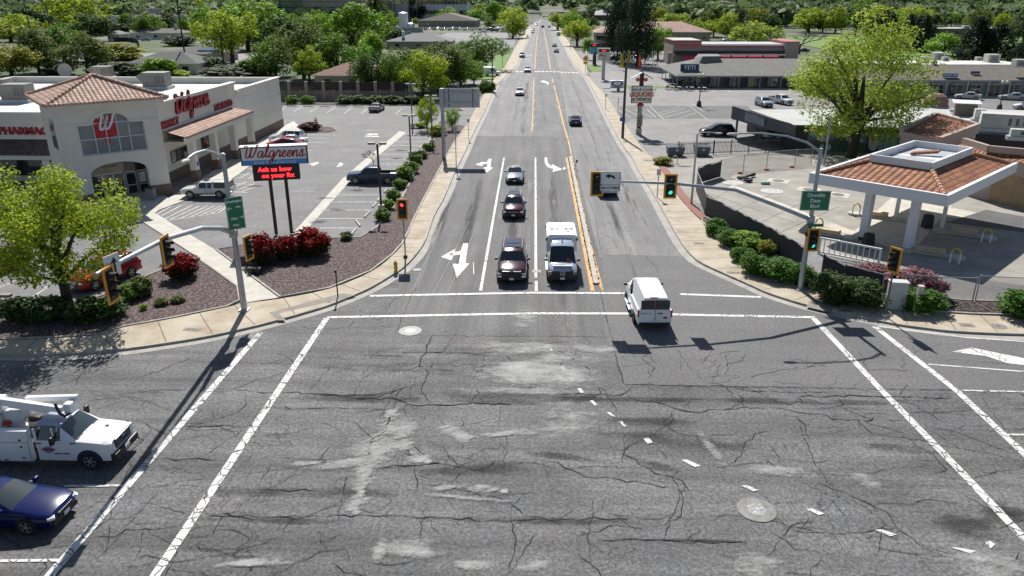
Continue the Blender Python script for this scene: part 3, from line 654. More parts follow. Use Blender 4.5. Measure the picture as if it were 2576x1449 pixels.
def paint_mat(name, col, wear):
 m, nt, b = new_mat(name); L = nt.links.new
 geo = nd(nt, "ShaderNodeNewGeometry")
 nz = nd(nt, "ShaderNodeTexNoise", i_Scale=1.5, i_Detail=4.0); L(geo.outputs["Position"], nz.inputs["Vector"])
 ma = nd(nt, "ShaderNodeVectorMath", operation='MULTIPLY_ADD'); L(nz.outputs["Color"], ma.inputs[0]); ma.inputs[1].default_value = (.5, .5, 0); L(geo.outputs["Position"], ma.inputs[2])
 vo = nd(nt, "ShaderNodeTexVoronoi", feature='DISTANCE_TO_EDGE', i_Scale=1.9); L(ma.outputs[0], vo.inputs["Vector"])
 r = nd(nt, "ShaderNodeMapRange", i_1=0.015, i_2=0.045, i_3=0.0, i_4=1.0); L(vo.outputs[0], r.inputs[0])
 n2 = nd(nt, "ShaderNodeTexNoise", i_Scale=0.5, i_Detail=5.0); L(geo.outputs["Position"], n2.inputs["Vector"])
 r2 = nd(nt, "ShaderNodeMapRange", i_1=0.5 - wear * .25, i_2=0.62 - wear * .2, i_3=0.0, i_4=1.0); L(n2.outputs[0], r2.inputs[0])
 mxx = nd(nt, "ShaderNodeMath", operation='MAXIMUM'); L(r.outputs[0], mxx.inputs[0])
 inv = nd(nt, "ShaderNodeMath", operation='SUBTRACT', i_0=1.0); L(r2.outputs[0], inv.inputs[1]); L(inv.outputs[0], mxx.inputs[1])
 n4 = nd(nt, "ShaderNodeTexNoise", i_Scale=7.0, i_Detail=5.0, i_Roughness=.75); L(geo.outputs["Position"], n4.inputs["Vector"])
 r4 = nd(nt, "ShaderNodeMapRange", i_1=0.30 - wear * .0, i_2=0.40, i_3=1.0 - wear, i_4=1.0); L(n4.outputs[0], r4.inputs[0])
 ml = nd(nt, "ShaderNodeMath", operation='MULTIPLY'); L(mxx.outputs[0], ml.inputs[0]); L(r4.outputs[0], ml.inputs[1])
 mc = nd(nt, "ShaderNodeMix", data_type='RGBA'); L(n4.outputs[0], mc.inputs[0]); mc.inputs[6].default_value = col4([c * .84 for c in col]); mc.inputs[7].default_value = col4(col)
 L(mc.outputs[2], b.inputs["Base Color"]); L(ml.outputs[0], b.inputs["Alpha"]); b.inputs["Roughness"].default_value = .7
 return m
PW = paint_mat("white_road_paint", (.62, .61, .58), .35); PWOLD = paint_mat("cracked_road_paint", (.60, .59, .56), .95); PY = paint_mat("yellow_road_paint", (.60, .31, .06), .35)
PLOT = paint_mat("white_bay_paint", (.58, .58, .56), .7)
def line_px(m, a, b, w, z, zg=0.0, wob=0):
 p, q = G(*a, zg), G(*b, zg); t = (q - p).normalized(); s = Vector((-t.y, t.x, 0)) * w / 2
 m.quad((p.x - s.x, p.y - s.y, z), (q.x - s.x, q.y - s.y, z), (q.x + s.x, q.y + s.y, z), (p.x + s.x, p.y + s.y, z)); return m
ZM = 0.024
m = mb()   # old thermoplastic across the junction
for a, b in [((655, 838), (390, 1143)), ((390, 1143), (125, 1449)), ((125, 1449), (20, 1575)), ((822, 801), (608, 1122)), ((608, 1122), (390, 1449)), ((390, 1449), (300, 1590)), ((2045 + 172, 982), (2420, 1190)), ((2420, 1190), (2590, 1370)), ((2590, 1370), (2750, 1540)), ((2408, 985), (2590, 1155)), ((2590, 1155), (2800, 1340))]:
 line_px(m, a, b, .36, ZM)
for a, b in [((0, 1412), (160, 1410)), ((160, 1224), (310, 1222)), ((2420, 983), (2700, 989)), ((2535, 1094), (2700, 1096))]: line_px(m, a, b, .14, ZM + .001)
tag(m.build("road_markings", PWOLD), kind="structure")
m = mb()   # newer paint
for a, b, w in [((822, 799), (1340, 789), .32), ((1340, 789), (1580, 789.5), .32), ((1580, 789.5), (2050, 799), .32), ((930, 745), (1340, 737), .32), ((1340, 737), (1575, 738.5), .32), ((1710, 740.5), (1915, 748), .32), ((2045, 800), (2217, 982), .36), ((2200, 822), (2408, 985), .36),
    ((2210, 822), (2430, 850), .14), ((2430, 850), (2700, 868), .14), ((2335, 917), (2700, 945), .14),
    ((1209, 732), (1268, 397), .2), ((1348, 700), (1347, 397), .2), ((1349, 733), (1349, 707), .2), ((1192, 690), (1191, 660), .06)]:
 line_px(m, a, b, w, ZM)
Zt = ZM + .001
def arrow(pts, z=ZM): m.flat(poly_px(pts), z)
arrow(T(1, 1, [(2085, 1000), (2135, 1000), (2110, 1200), (2148, 1205), (2022, 1350), (1978, 1205), (2040, 1210), (2055, 1115), (1985, 1125), (1968, 1175), (1860, 1138), (2005, 1058), (1998, 1088), (2060, 1075)]))
arrow(T(1, 1, [(2340, 150), (2370, 150), (2358, 235), (2385, 240), (2310, 300), (2285, 240), (2325, 235), (2330, 200), (2285, 205), (2275, 225), (2205, 210), (2285, 178), (2285, 190), (2325, 180)]))
arrow(T(2, 1, [(325, 138), (352, 138), (360, 190), (395, 225), (405, 205), (508, 258), (408, 283), (415, 255), (360, 235), (332, 200)]))
arrow([(1415, 425), (1420, 420), (1424, 424), (1418, 428)])
arrow(T(3, 2, [(1850, 645), (2050, 602), (2130, 620), (2576, 710), (2700, 740), (2700, 790), (2576, 780), (2400, 760), (2200, 690)]))
arrow(T(2, 0, [(280, 820), (330, 805), (325, 815), (365, 825), (372, 850), (350, 850), (345, 835), (325, 832), (330, 840)]))
for a, b in [((1288 + x / 4, y), (1288 + (x + 26) / 4, y)) for x, y in [(38, 180), (75, 180), (110, 180), (228, 180), (262, 180), (300, 180), (340, 180), (378, 180), (414, 181), (452, 181), (490, 182), (526, 182), (564, 182.5), (602, 183), (640, 183.5)]]: line_px(m, a, b, 2.2, ZM)
for x in (2445, 2485, 2525): line_px(m, (644 + x / 4, 176), (644 + (x + 20) / 4, 178), 2.0, .034, 0)
for pts in [[(480, 795), (515, 790), (542, 830), (508, 835)], [(572, 905), (600, 902), (627, 938), (598, 943)], [(655, 1015), (692, 1010), (724, 1055), (690, 1060)], [(782, 1138), (815, 1135), (858, 1180), (830, 1187)], [(950, 1257), (985, 1252), (1040, 1300), (1000, 1290)], [(1073, 1350), (1105, 1345), (1153, 1392), (1130, 1400)], [(375, 615), (395, 610), (412, 630), (395, 637)]]: arrow(T(2, 2, pts))
for pts in [[(1618, 1104), (1632, 1102), (1643, 1114), (1628, 1117)], [(1713, 1158), (1728, 1157), (1763, 1173), (1748, 1176)], [(1865, 1223), (1878, 1221), (1908, 1234), (1895, 1237)], [(2028, 1282), (2042, 1280), (2074, 1293), (2060, 1297)], [(2200, 1334), (2216, 1332), (2256, 1346), (2240, 1350)], [(2390, 1378), (2408, 1378), (2456, 1387), (2440, 1393)], [(2478, 1366), (2490, 1361), (2504, 1370), (2492, 1381)]]: arrow(pts)
for x0, y0 in [(1324, 140), (1320, 150)]:
 for k in range(5): line_px(m, (x0 + k * 3.4, y0), (x0 + k * 3.4 + 2.2, y0), 1.6, ZM)
tag(m.build("road_markings", PW), kind="structure")
m = mb()   # thin saw-cut loop-detector lines
for pts in [[(1040, 730), (1110, 560), (1125, 556), (1150, 558), (1205, 560)], [(1090, 740), (1180, 557)], [(1125, 740), (1205, 557)]] + [T(1, 1, [(1620, 1449), (1880, 780)])]:
 for a, b in zip(pts, pts[1:]): line_px(m, a, b, .045, ZM - .003)
tag(m.build("road_saw_cuts", pbr("pale_sealant", (.26, .26, .25), .9, .2)), kind="structure")
m = mb()   # yellow lines and the narrow concrete median
for a, b, w in [((1491, 733), (1425, 397), .26), ((1515, 733), (1478, 590), .2), ((1478, 590), (1443, 420), .2), ((1443, 420), (1432, 362), .2), ((1432, 362), (1418, 315), .2), ((1418, 315), (1405, 260), .2), ((1405, 260), (1389, 198), .2), ((1385, 175), (1374, 105), .22), ((1374, 105), (1366, 65), .25),
    ((1338, 330), (1340, 290), .16), ((1340, 290), (1343, 198), .16), ((1345, 175), (1350, 100), .2), ((1350, 100), (1355, 66), .25)]:
 line_px(m, a, b, w, ZM)
for (x0, y0), (x1, y1), sx in [((1341, 325), (1345, 200), 1), ((1416, 318), (1391, 200), -1), ((1346, 172), (1352, 90), 1), ((1383, 172), (1370, 90), -1)]:
 for k in range(6):
  t = (k + .3) / 6; yy = y0 + (y1 - y0) * t; xx = x0 + (x1 - x0) * t + sx * 1.2
  line_px(m, (xx, yy), (xx + .25 * (x1 - x0) / 6, yy + .25 * (y1 - y0) / 6), .13, ZM)
tag(m.build("road_markings_yellow", PY), kind="structure")
md = mb(); a = [xy(G(*p)) for p in [(1500, 716), (1474, 590), (1451, 480), (1434, 396)]]; md_l = offset_line(a, .17); md_r = offset_line(a, -.17)
md.prism(md_r + md_l[::-1], 0.0, .13); tag(md.build("median_strip", pbr("median_concrete", (.40, .38, .33), .9, .25, 2.0)), kind="structure")
m = mb(); rr = random.Random(5)
for line in (md_l, md_r):
 for p, q in zip(line, line[1:]):
  for k in range(90):
   c = Vector(p).lerp(Vector(q), rr.random()) + Vector((rr.gauss(0, .05), 0)); s = rr.uniform(.03, .09)
   m.add([(c.x - s, c.y, .02), (c.x + s, c.y, .02), (c.x, c.y + s, .02), (c.x + rr.uniform(-s, s), c.y, .02 + s * 1.2)], [(0, 1, 3), (1, 2, 3), (2, 0, 3)])
tag(m.build("median_weeds", pbr("dry_weeds", (.12, .09, .035), .95, .5, 20.0)), kind="stuff")
m = mb()
for a, b in [((800, 512), (1275, 512)), ((725, 583), (1220, 583)), ((648, 664), (1170, 664)), ((555, 750), (1083, 750)), ((640, 845), (1020, 845)), ((1240, 202), (1530, 202)), ((1255, 152), (1560, 152)), ((1245, 103), (1600, 103)), ((1265, 58), (1645, 58)), ((1310, 15), (1680, 15)), ((500, 22), (630, 22)), ((500, 65), (570, 65))]:
 p = T(1, 1, [a, b]); line_px(m, *p, .12, ZL, .06)
for a, b in [((470, 1070), (370, 1130)), ((630, 1075), (538, 1130)), ((800, 1078), (710, 1135)), ((965, 1085), (882, 1140)), ((1120, 1095), (1060, 1140)), ((1300, 1090), (1230, 1140)), ((1465, 1095), (1405, 1145)), ((1385, 1425), (1720, 1425)), ((1390, 1388), (1735, 1388)), ((1420, 1352), (1755, 1352)), ((490, 1355), (800, 1360)), ((505, 1388), (745, 1395)), ((520, 1432), (690, 1437)), ((300, 1070), (255, 1110))]:
 line_px(m, *T(1, 0, [a, b]), .12, ZL, .06)
for a, b in [((1535, 685), (1680, 770)), ((1680, 770), (2200, 690)), ((2200, 690), (2300, 618)), ((1580, 705), (1750, 610)), ((1620, 725), (1830, 615)), ((1655, 755), (1930, 618)), ((1710, 760), (2010, 622)), ((1820, 745), (2090, 622)), ((1930, 725), (2160, 622)), ((2030, 708), (2230, 622)), ((2130, 690), (2290, 622)),
             ((2200, 330), (2560, 345)), ((2220, 310), (2570, 310)), ((2240, 335), (2330, 290)), ((2320, 340), (2420, 290)), ((2410, 342), (2510, 290)), ((2500, 345), (2600, 290)), ((2340, 400), (2560, 405)), ((2370, 425), (2480, 380)), ((2400, 460), (2560, 400)), ((2430, 480), (2590, 420)), ((2370, 545), (2440, 520)), ((2350, 480), (2490, 490)), ((2330, 250), (2560, 250))]:
 line_px(m, *T(0, 1, [a, b]), .12, ZL, .06)
for a, b in [((330, 85), (470, 0)), ((730, 115), (760, 95))]: line_px(m, *T(0, 2, [a, b]), .12, ZL, .06)
for a, b in [((0, 1440), (100, 1400)), ((450, 1445), (580, 1380)), ((120, 1390), (190, 1360))]: line_px(m, *T(0, 1, [a, b]), .12, ZL, .06)
for pts in [[(540, 200), (600, 182), (598, 192), (630, 178), (628, 200), (598, 206), (600, 212), (568, 220)], [(798, 228), (845, 208), (818, 205), (852, 185), (886, 205), (868, 206), (872, 215), (835, 228)]]: m.flat(poly_px(T(1, 1, pts), .06), ZL)
m.flat(poly_px(T(1, 0, [(1100, 1358), (1150, 1338), (1150, 1345), (1220, 1345), (1232, 1360), (1215, 1358), (1160, 1358), (1160, 1364)]), .06), ZL)
for k in range(5): line_px(m, *T(1, 0, [(1105 + k * 28, 1368), (1120 + k * 28, 1378)]), .35, ZL, .06)
for a, b in [((1385, 1065), (1525, 1200)), ((1525, 1200), (1770, 1195)), ((1785, 1065), (1970, 1205)), ((1790, 1030), (1925, 1120)), ((1475, 1165), (1740, 1085)), ((1520, 1185), (1800, 1110)), ((1470, 1140), (1680, 1075)), ((1360, 1100), (1445, 1180)), ((1225, 1100), (1410, 1180)), ((1045, 1095), (1195, 1180)), ((1135, 1095), (1260, 1160)), ((1655, 1195), (1860, 1135)), ((1420, 860), (1445, 885)), ((2020, 905), (2050, 925)), ((2160, 905), (2190, 925))]:
 line_px(m, *T(2, 0, [a, b]), .1, ZL + .001, .06)
tag(m.build("parking_lot_markings", PLOT), kind="structure")
# ================================================================== vehicles (x forward, y left, z up, origin on the ground under the middle)
def wheel_parts(root, x, y, r, w, rim=RIM, spokes=5, arch=True, zc=None):
 sgn = 1 if y > 0 else -1
 wh = thing("wheel", None, None); wh.parent = root; wh.location = (x, y, r if zc is None else zc)
 prof = [(r * .72, -w / 2), (r * .94, -w / 2), (r, -w * .35), (r, w * .35), (r * .94, w / 2), (r * .72, w / 2)]
 m = mb(); N = 20
 vs = [(a * math.cos(2 * math.pi * k / N), b, a * math.sin(2 * math.pi * k / N)) for a, b in prof for k in range(N)]
 fs = [(i * N + k, (i + 1) * N + k, (i + 1) * N + (k + 1) % N, i * N + (k + 1) % N) for i in range(len(prof) - 1) for k in range(N)]
 m.add(vs, fs); m.build("tyre", TYRE, wh, smooth=40)
 m = mb(); ro = w * .36 * sgn
 m.disc_y((0, w * .2 * sgn, 0), r * .73, .03, 20)
 for k in range(spokes):
  a = 2 * math.pi * k / spokes
  m.add([(math.cos(a + d) * q, ro, math.sin(a + d) * q) for d, q in ((-.28, .1 * r), (.28, .1 * r), (.16, .72 * r), (-.16, .72 * r))], [(0, 1, 2, 3)] if sgn < 0 else [(3, 2, 1, 0)])
 m.disc_y((0, ro - .01 * sgn, 0), r * .2, .03, 12)
 N = 24
 vs = [(q * r * math.cos(2 * math.pi * k / N), ro, q * r * math.sin(2 * math.pi * k / N)) for q in (.64, .74) for k in range(N)]
 m.add(vs, [(k, (k + 1) % N, N + (k + 1) % N, N + k) for k in range(N)])
 m.mi = 1; m.disc_y((0, w * .22 * sgn, 0), r * .66, .035, 16)
 m.build("rim", [rim, BLACK], wh)
 return wh
def arch_mesh(m, x, y, r, zc, sgn, zlow=0.2, thick=.02):
 N = 14; pts = [(x + r * math.cos(math.pi * k / N), zc + r * math.sin(math.pi * k / N)) for k in range(N + 1)]
 pts = [(x + r, zlow)] + pts + [(x - r, zlow)]
 vs = [(p[0], y, p[1]) for p in pts] + [(p[0], y - sgn * .12, p[1]) for p in pts]; n = len(pts)
 m.add(vs, [tuple(range(n)) if sgn < 0 else tuple(range(n - 1, -1, -1))] + [(i, i + 1, n + i + 1, n + i) for i in range(n - 1)])
KINDS = {}
def K(name, L, W, st, wheels, r, ww=.23, **kw): KINDS[name] = dict(L=L, W=W, st=st, wheels=wheels, r=r, ww=ww, **kw)
K("sedan", 4.75, 1.84, [(2.37, .62, .56, .62, .5, .32, 'n'), (2.28, .74, .66, .80, .62, .22, 'n'), (1.9, .86, .76, .90, .70, .2, 'h'), (.95, .99, .90, .92, .74, .2, 'ws'), (.2, 1.38, .94, .92, .60, .2, 'd'), (-.12, 1.45, .95, .92, .60, .2, 'd'), (-.2, 1.455, .95, .92, .60, .2, 'p'), (-.28, 1.455, .95, .92, .6, .2, 'd'), (-1.0, 1.39, .97, .91, .58, .2, 'rw'), (-1.62, 1.08, .99, .90, .66, .22, 't'), (-2.22, 1.03, .95, .86, .66, .26, 'n'), (-2.37, .88, .8, .74, .6, .36, '')], (1.42, -1.38), .33)
K("hatch", 4.5, 1.76, [(2.25, .62, .56, .6, .5, .32, 'n'), (2.15, .76, .68, .78, .62, .22, 'n'), (1.85, .88, .78, .86, .7, .2, 'h'), (1.2, 1.0, .92, .88, .72, .2, 'ws'), (.2, 1.44, .96, .88, .58, .2, 'd'), (-.2, 1.5, .97, .88, .58, .2, 'p'), (-.28, 1.5, .97, .88, .58, .2, 'd'), (-1.2, 1.42, 1.0, .88, .56, .2, 'd'), (-1.5, 1.36, 1.02, .87, .56, .22, 'rw'), (-2.05, 1.1, 1.02, .84, .66, .26, 'n'), (-2.25, .84, .8, .76, .62, .34, '')], (1.36, -1.36), .32)
K("suv", 4.8, 1.92, [(2.4, .72, .66, .68, .55, .36, 'n'), (2.32, .92, .82, .84, .7, .28, 'n'), (2.0, 1.06, .95, .93, .76, .26, 'h'), (1.05, 1.14, 1.04, .96, .78, .26, 'ws'), (.38, 1.62, 1.06, .96, .66, .26, 'd'), (0.0, 1.72, 1.07, .96, .67, .26, 'd'), (-.15, 1.73, 1.07, .96, .67, .26, 'p'), (-.23, 1.73, 1.07, .96, .67, .26, 'd'), (-1.15, 1.71, 1.09, .96, .66, .26, 'p'), (-1.25, 1.71, 1.09, .96, .66, .26, 'q'), (-1.95, 1.66, 1.12, .94, .64, .28, 'rw'), (-2.28, 1.16, 1.1, .92, .74, .32, 'n'), (-2.4, .86, .82, .86, .7, .36, '')], (1.45, -1.42), .37, .25)
K("bigsuv", 5.35, 2.03, [(2.67, .84, .76, .8, .7, .36, 'n'), (2.6, 1.06, .96, .94, .8, .3, 'n'), (2.3, 1.17, 1.07, 1.0, .84, .3, 'h'), (1.25, 1.26, 1.16, 1.015, .86, .3, 'ws'), (.62, 1.78, 1.18, 1.015, .72, .3, 'd'), (.2, 1.9, 1.19, 1.015, .74, .3, 'd'), (-.05, 1.92, 1.19, 1.015, .74, .3, 'p'), (-.13, 1.92, 1.19, 1.015, .74, .3, 'd'), (-1.15, 1.91, 1.2, 1.015, .74, .3, 'p'), (-1.25, 1.91, 1.2, 1.015, .74, .3, 'q'), (-2.3, 1.86, 1.22, 1.0, .72, .32, 'rw'), (-2.55, 1.24, 1.2, .99, .84, .36, 'n'), (-2.67, .94, .9, .94, .8, .4, '')], (1.62, -1.52), .41, .28)
K("pickup", 5.4, 1.9, [(2.7, .78, .7, .72, .6, .4, 'n'), (2.62, .98, .88, .86, .72, .34, 'n'), (2.3, 1.08, .98, .94, .76, .34, 'h'), (1.4, 1.14, 1.04, .95, .78, .34, 'ws'), (.78, 1.66, 1.08, .95, .64, .34, 'd'), (.4, 1.76, 1.08, .95, .66, .34, 'd'), (.25, 1.77, 1.08, .95, .66, .34, 'p'), (.17, 1.77, 1.08, .95, .66, .34, 'd'), (-.62, 1.74, 1.1, .95, .64, .34, 'rw'), (-.82, 1.14, 1.1, .95, .8, .34, 'bed'), (-2.58, 1.14, 1.1, .95, .8, .36, 'n'), (-2.7, 1.08, 1.04, .92, .8, .42, '')], (1.72, -1.72), .39, .26, bed=(-.9, -2.6))
K("oldpickup", 4.9, 1.69, [(2.45, .8, .72, .72, .62, .46, 'n'), (2.38, .92, .84, .8, .7, .42, 'n'), (2.1, 1.0, .92, .83, .72, .42, 'h'), (1.15, 1.07, .99, .84, .72, .42, 'ws'), (.6, 1.56, 1.0, .84, .6, .42, 'd'), (.3, 1.62, 1.0, .84, .62, .42, 'd'), (-.12, 1.62, 1.0, .84, .62, .42, 'p'), (-.2, 1.62, 1.0, .84, .62, .42, 'q'), (-.62, 1.61, 1.01, .84, .62, .42, 'p'), (-.7, 1.61, 1.01, .84, .7, .42, 'n'), (-.85, 1.66, 1.01, .84, .74, .42, 'cg'), (-2.2, 1.66, 1.01, .84, .74, .44, 'p'), (-2.32, 1.62, 1.01, .83, .72, .46, 'rw'), (-2.4, 1.04, 1.0, .82, .74, .48, 'n'), (-2.45, .9, .86, .8, .7, .5, '')], (1.55, -1.3), .38, .26)
K("van", 5.53, 2.06, [(2.76, .8, .72, .7, .6, .4, 'n'), (2.68, 1.0, .9, .88, .74, .32, 'n'), (2.35, 1.18, 1.08, .98, .82, .32, 'h'), (1.85, 1.28, 1.18, 1.02, .84, .32, 'ws'), (1.0, 1.98, 1.2, 1.03, .76, .32, 'd'), (.55, 2.08, 1.2, 1.03, .8, .32, 'd'), (.1, 2.1, 1.2, 1.03, .82, .32, 'n'), (-2.5, 2.1, 1.24, 1.03, .82, .34, 'n'), (-2.66, 2.04, 1.24, 1.01, .8, .36, 'n'), (-2.76, 1.2, 1.1, .98, .84, .4, '')], (1.75, -1.55), .36, .24)
K("sprinter", 6.0, 2.02, [(3.0, .86, .78, .74, .64, .4, 'n'), (2.9, 1.1, 1.0, .9, .78, .32, 'n'), (2.55, 1.3, 1.2, .98, .84, .32, 'h'), (2.15, 1.38, 1.28, 1.0, .86, .32, 'ws'), (1.35, 2.28, 1.3, 1.01, .78, .32, 'd'), (.95, 2.45, 1.3, 1.01, .8, .32, 'd'), (.5, 2.52, 1.3, 1.01, .82, .32, 'n'), (-2.9, 2.52, 1.34, 1.01, .82, .34, 'n'), (-3.0, 1.4, 1.3, .98, .84, .4, '')], (1.9, -1.7), .36, .24)
def vehicle(kind, label, cat, pos, head, col, group=None, name=None, detail=2, glass=GLASS, lens=True, seams=True, trim=None, rim=RIM):
 """pos = ground point under the middle; head = heading angle of the nose"""
 k = KINDS[kind]; st = k['st']; root = thing(name or {"van": "white_van", "sprinter": "ambulance"}.get(kind, "parked_car"), label, cat, (pos[0], pos[1], pos[2] if len(pos) > 2 else 0.01), head, group)
 pm = paint(col)
 ring = []
 for (x, zt, zb, w, wt, zs, tg) in st:
  half = [(0, zs), (w * .92, zs), (w, zs + .22 * (zb - zs)), (w * 1.0, zs + .72 * (zb - zs)), (w * .965, zb), (wt + .03, zt - .06), (wt * .84, zt - .008), (0, zt + .012)]
  if tg in ('h', 'n', 't', 'bed', ''): half[5] = (max(wt, w * .88), min(zt - .02, zb + .045))
  ring.append([(x, y, z) for y, z in half] + [(x, -y, z) for y, z in half[-2:0:-1]])
 NV = 14; B = {}
 def part(nm): return B.setdefault(nm, mb())
 for i in range(len(st) - 1):
  tg = st[i][6]
  for j in range(NV):
   j2 = (j + 1) % NV; a, b, c, d = ring[i][j], ring[i][j2], ring[i + 1][j2], ring[i + 1][j]
   seg = j if j < 7 else 13 - j     # 0 bottom .. 6 top
   side = 0 if j < 7 else 1
   nm = 'body'
   if tg == 'ws': nm = 'windshield' if seg >= 5 else ('quarter_glass%d' % side if seg == 4 and False else 'body')
   elif tg == 'rw': nm = 'rear_window' if seg >= 5 else 'body'
   elif tg == 'd': nm = ('side_window%d' % side) if seg == 4 else ('door%d_%d' % (side, i) if 1 <= seg <= 3 and detail > 1 else 'body')
   elif tg == 'q': nm = ('side_window%d' % side) if seg == 4 else 'body'
   elif tg == 'cg': nm = ('canopy_window%d' % side) if seg == 4 else 'body'
   elif (tg == 'h' or tg == 'n' and i < 2) and seg >= 5 and detail > 1: nm = 'bonnet'
   elif tg == 'bed' and seg >= 5: continue
   part(nm).quad(a, d, c, b)
 part('body').add(ring[0], [tuple(range(NV))]); part('body').add(ring[-1], [tuple(range(NV - 1, -1, -1))])
 for nm, m in B.items():
  base = nm.rstrip('0123456789_') if nm != 'body' else nm
  base = {'side_window': 'side_window', 'door': 'door', 'canopy_window': 'side_window'}.get(base, base)
  isg = base in ('windshield', 'rear_window', 'side_window')
  m.build(base, glass if isg and base == 'windshield' else (GLASS if isg else pm), root, smooth=34)
 W2 = k['W'] / 2; L2 = k['L'] / 2; r = k['r']; f = st[0]; f1 = st[1]; e = st[-1]
 for x in k['wheels']:
  for s in (1, -1):
   wh = wheel_parts(root, x, s * (W2 - k['ww'] / 2 + .05), r, k['ww'], rim)
   am = mb(); arch_mesh(am, x, s * (W2 + .006), r * 1.17, r, s, st[3][5] - .02); am.build("wheel_arch", BLACK, root)
 zf = (f[1] + f[5]) / 2
 mb().rbox((L2 - .06, 0, st[2][5] + .12), (.14, W2 * 1.6, .22), .05).build("front_bumper", trim or BLACK, root); mb().rbox((-L2 + .03, 0, e[5] + .06), (.16, W2 * 1.8, .18), .04).build("rear_bumper", trim or BLACK, root)  # on sedans the black front bumper stands in for a shaded lower nose
 for s in (1, -1): mb().box(((k['wheels'][0] + k['wheels'][1]) / 2, s * (W2 - .03), st[3][5] + .03), (k['wheels'][0] - k['wheels'][1] - 2.5 * r, .08, .1)).build("sill", BLACK, root)
 hw = f1[3]; zl = (f1[1] + f1[5]) / 2 + .12
 mg = mb(); mg.rbox((L2 + .0, 0, zf + .06), (.07, hw * 1.05, (f[1] - f[5]) * .62), .02); mg.build("grille", BLACK, root)
 if lens:
  for s in (1, -1):
   mb().rbox((f1[0] - .02, s * (hw - .14), zl), (.26, .32, .12), .04, rz=-s * .6).build("headlight", LAMPLENS, root)
   if kind != "van" or detail == 1: mb().rbox((-L2 + .1, s * (st[-2][3] - .1), (st[-2][1] + st[-2][5]) / 2 + .18), (.2, .22, .22), .03).build("taillight", REDLIGHT, root)
  for x, s in ((L2 + .045, 1), (-L2 - .03, -1)):
   mb().box((x, 0, (f if s > 0 else e)[5] + (.08 if s > 0 else .24)), (.015, .32, .16)).build("number_plate", PLATE, root)
 xm = [q for q in st if q[6] == 'ws'][0]
 for s in (1, -1):
  m = mb(); m.rbox((xm[0] - .28, s * (W2 + .12), xm[1] + .06), (.14, .22, .17), .04); m.box((xm[0] - .26, s * (W2 + .0), xm[1] + .0), (.08, .12, .05)); m.build("wing_mirror", BLACK if kind in ("van", "sprinter", "pickup", "bigsuv") else pm, root)
 if detail > 1:
  for q, q2 in [(st[i], st[i + 1]) for i in range(len(st) - 1) if st[i][6] == 'p']:
   for s in (1, -1):
    if q[0] > -1.1:
     mb().box((q[0] + .14, s * (W2 + .008), q[2] - .12), (.2, .03, .035)).build("door_handle", BLACK if trim else pm, root)
     mb().box((q[0] - .03, s * (W2 * .997), (q[5] + q[2]) / 2), (.012, .012, (q[2] - q[5]) * .86)).build("door_seam", BLACK, root)
 if k.get('bed'):
  x0, x1 = k['bed']; zb = .7
  m = mb(); w = W2 - .09; zt = 1.145
  m.quad((x0, -w, zb), (x0, w, zb), (x1, w, zb), (x1, -w, zb)[:3]); 
  m.quad((x0, -w, zb), (x1, -w, zb), (x1, -w, zt), (x0, -w, zt)); m.quad((x0, w, zb), (x0, w, zt), (x1, w, zt), (x1, w, zb))
  m.quad((x0, -w, zb), (x0, -w, zt), (x0, w, zt), (x0, w, zb)); m.quad((x1, -w, zb), (x1, w, zb), (x1, w, zt), (x1, -w, zt))
  m.build("cargo_bed", BLACK, root)
  m = mb()
  for s in (1, -1): m.box(((x0 + x1) / 2, s * (W2 - .06), 1.15), (x0 - x1, .1, .05))
  m.box((x1, 0, 1.15), (.06, W2 * 1.9, .06)); m.build("bed_rail", BLACK, root)
 return root
DOWN, UPW, LEFT, RIGHT = R(-90), R(90), R(180), R(0)
def lane_pos(px, py, z, back): p = G(px, py, z); return (p.x, p.y + back, .01)
exp = vehicle("bigsuv", "large dark maroon three-row SUV waiting first at the stop line beside the ambulance", "car", lane_pos(1287, 700, .5, 2.7), DOWN, (.034, .005, .013), "maroon SUVs queueing at the light", "suv")
def roof_extras(o, z, x0, x1, w, sun_roof=True):
 for s in (1, -1): mb().tube([(x0, s * w, z - .03), (x0 - .1, s * w, z + .03), (x1 + .1, s * w, z + .03), (x1, s * w, z - .03)], .02, 6).build("roof_rail", CHROME, o)
 if sun_roof:
  mb().rbox((x0 - .55, 0, z + .022), (.75, w * 1.45, .02), .008).build("sunroof", GLASS, o); mb().rbox((x0 - 1.4, 0, z + .024), (.7, w * 1.45, .02), .008).build("sunroof", GLASS, o)
roof_extras(exp, 1.92, .35, -2.1, .66)
mb().rbox((2.71, 0, .98), (.06, 1.3, .05), .015).build("grille_bar", CHROME, exp); mb().rbox((2.72, 0, .98), (.05, .26, .12), .03).build("badge", pbr("badge_blue", (.03, .05, .12), .3), exp)
for s in (1, -1): mb().rbox((2.66, s * .82, .6), (.06, .26, .12), .03).build("fog_light", LAMPLENS, exp)
sor = vehicle("suv", "mid-size maroon SUV second in the queue behind the large maroon SUV", "car", lane_pos(1291, 540, .5, 2.4), DOWN, (.05, .004, .012), "maroon SUVs queueing at the light", "suv")
roof_extras(sor, 1.73, .1, -1.9, .6); mb().rbox((2.41, 0, .72), (.05, .95, .05), .015).build("grille_bar", CHROME, sor)
alt = vehicle("sedan", "silver sedan with a dark v-shaped grille third in the queue", "car", lane_pos(1294, 455, .4, 2.4), DOWN, (.22, .25, .28), None, "sedan")
for s in (1, -1): mb().tube([(2.36, s * .1, .42), (2.37, s * .4, .68)], .025, 6).build("grille_bar", CHROME, alt)
amb = vehicle("sprinter", "white ambulance van with a raised roof waiting in the turn lane by the median", "ambulance", lane_pos(1415, 700, .5, 3.0), DOWN, (.34, .40, .50), None, "ambulance", glass=GLASS)  # cab is white; its silver-blue paint carries the bluish sky shade
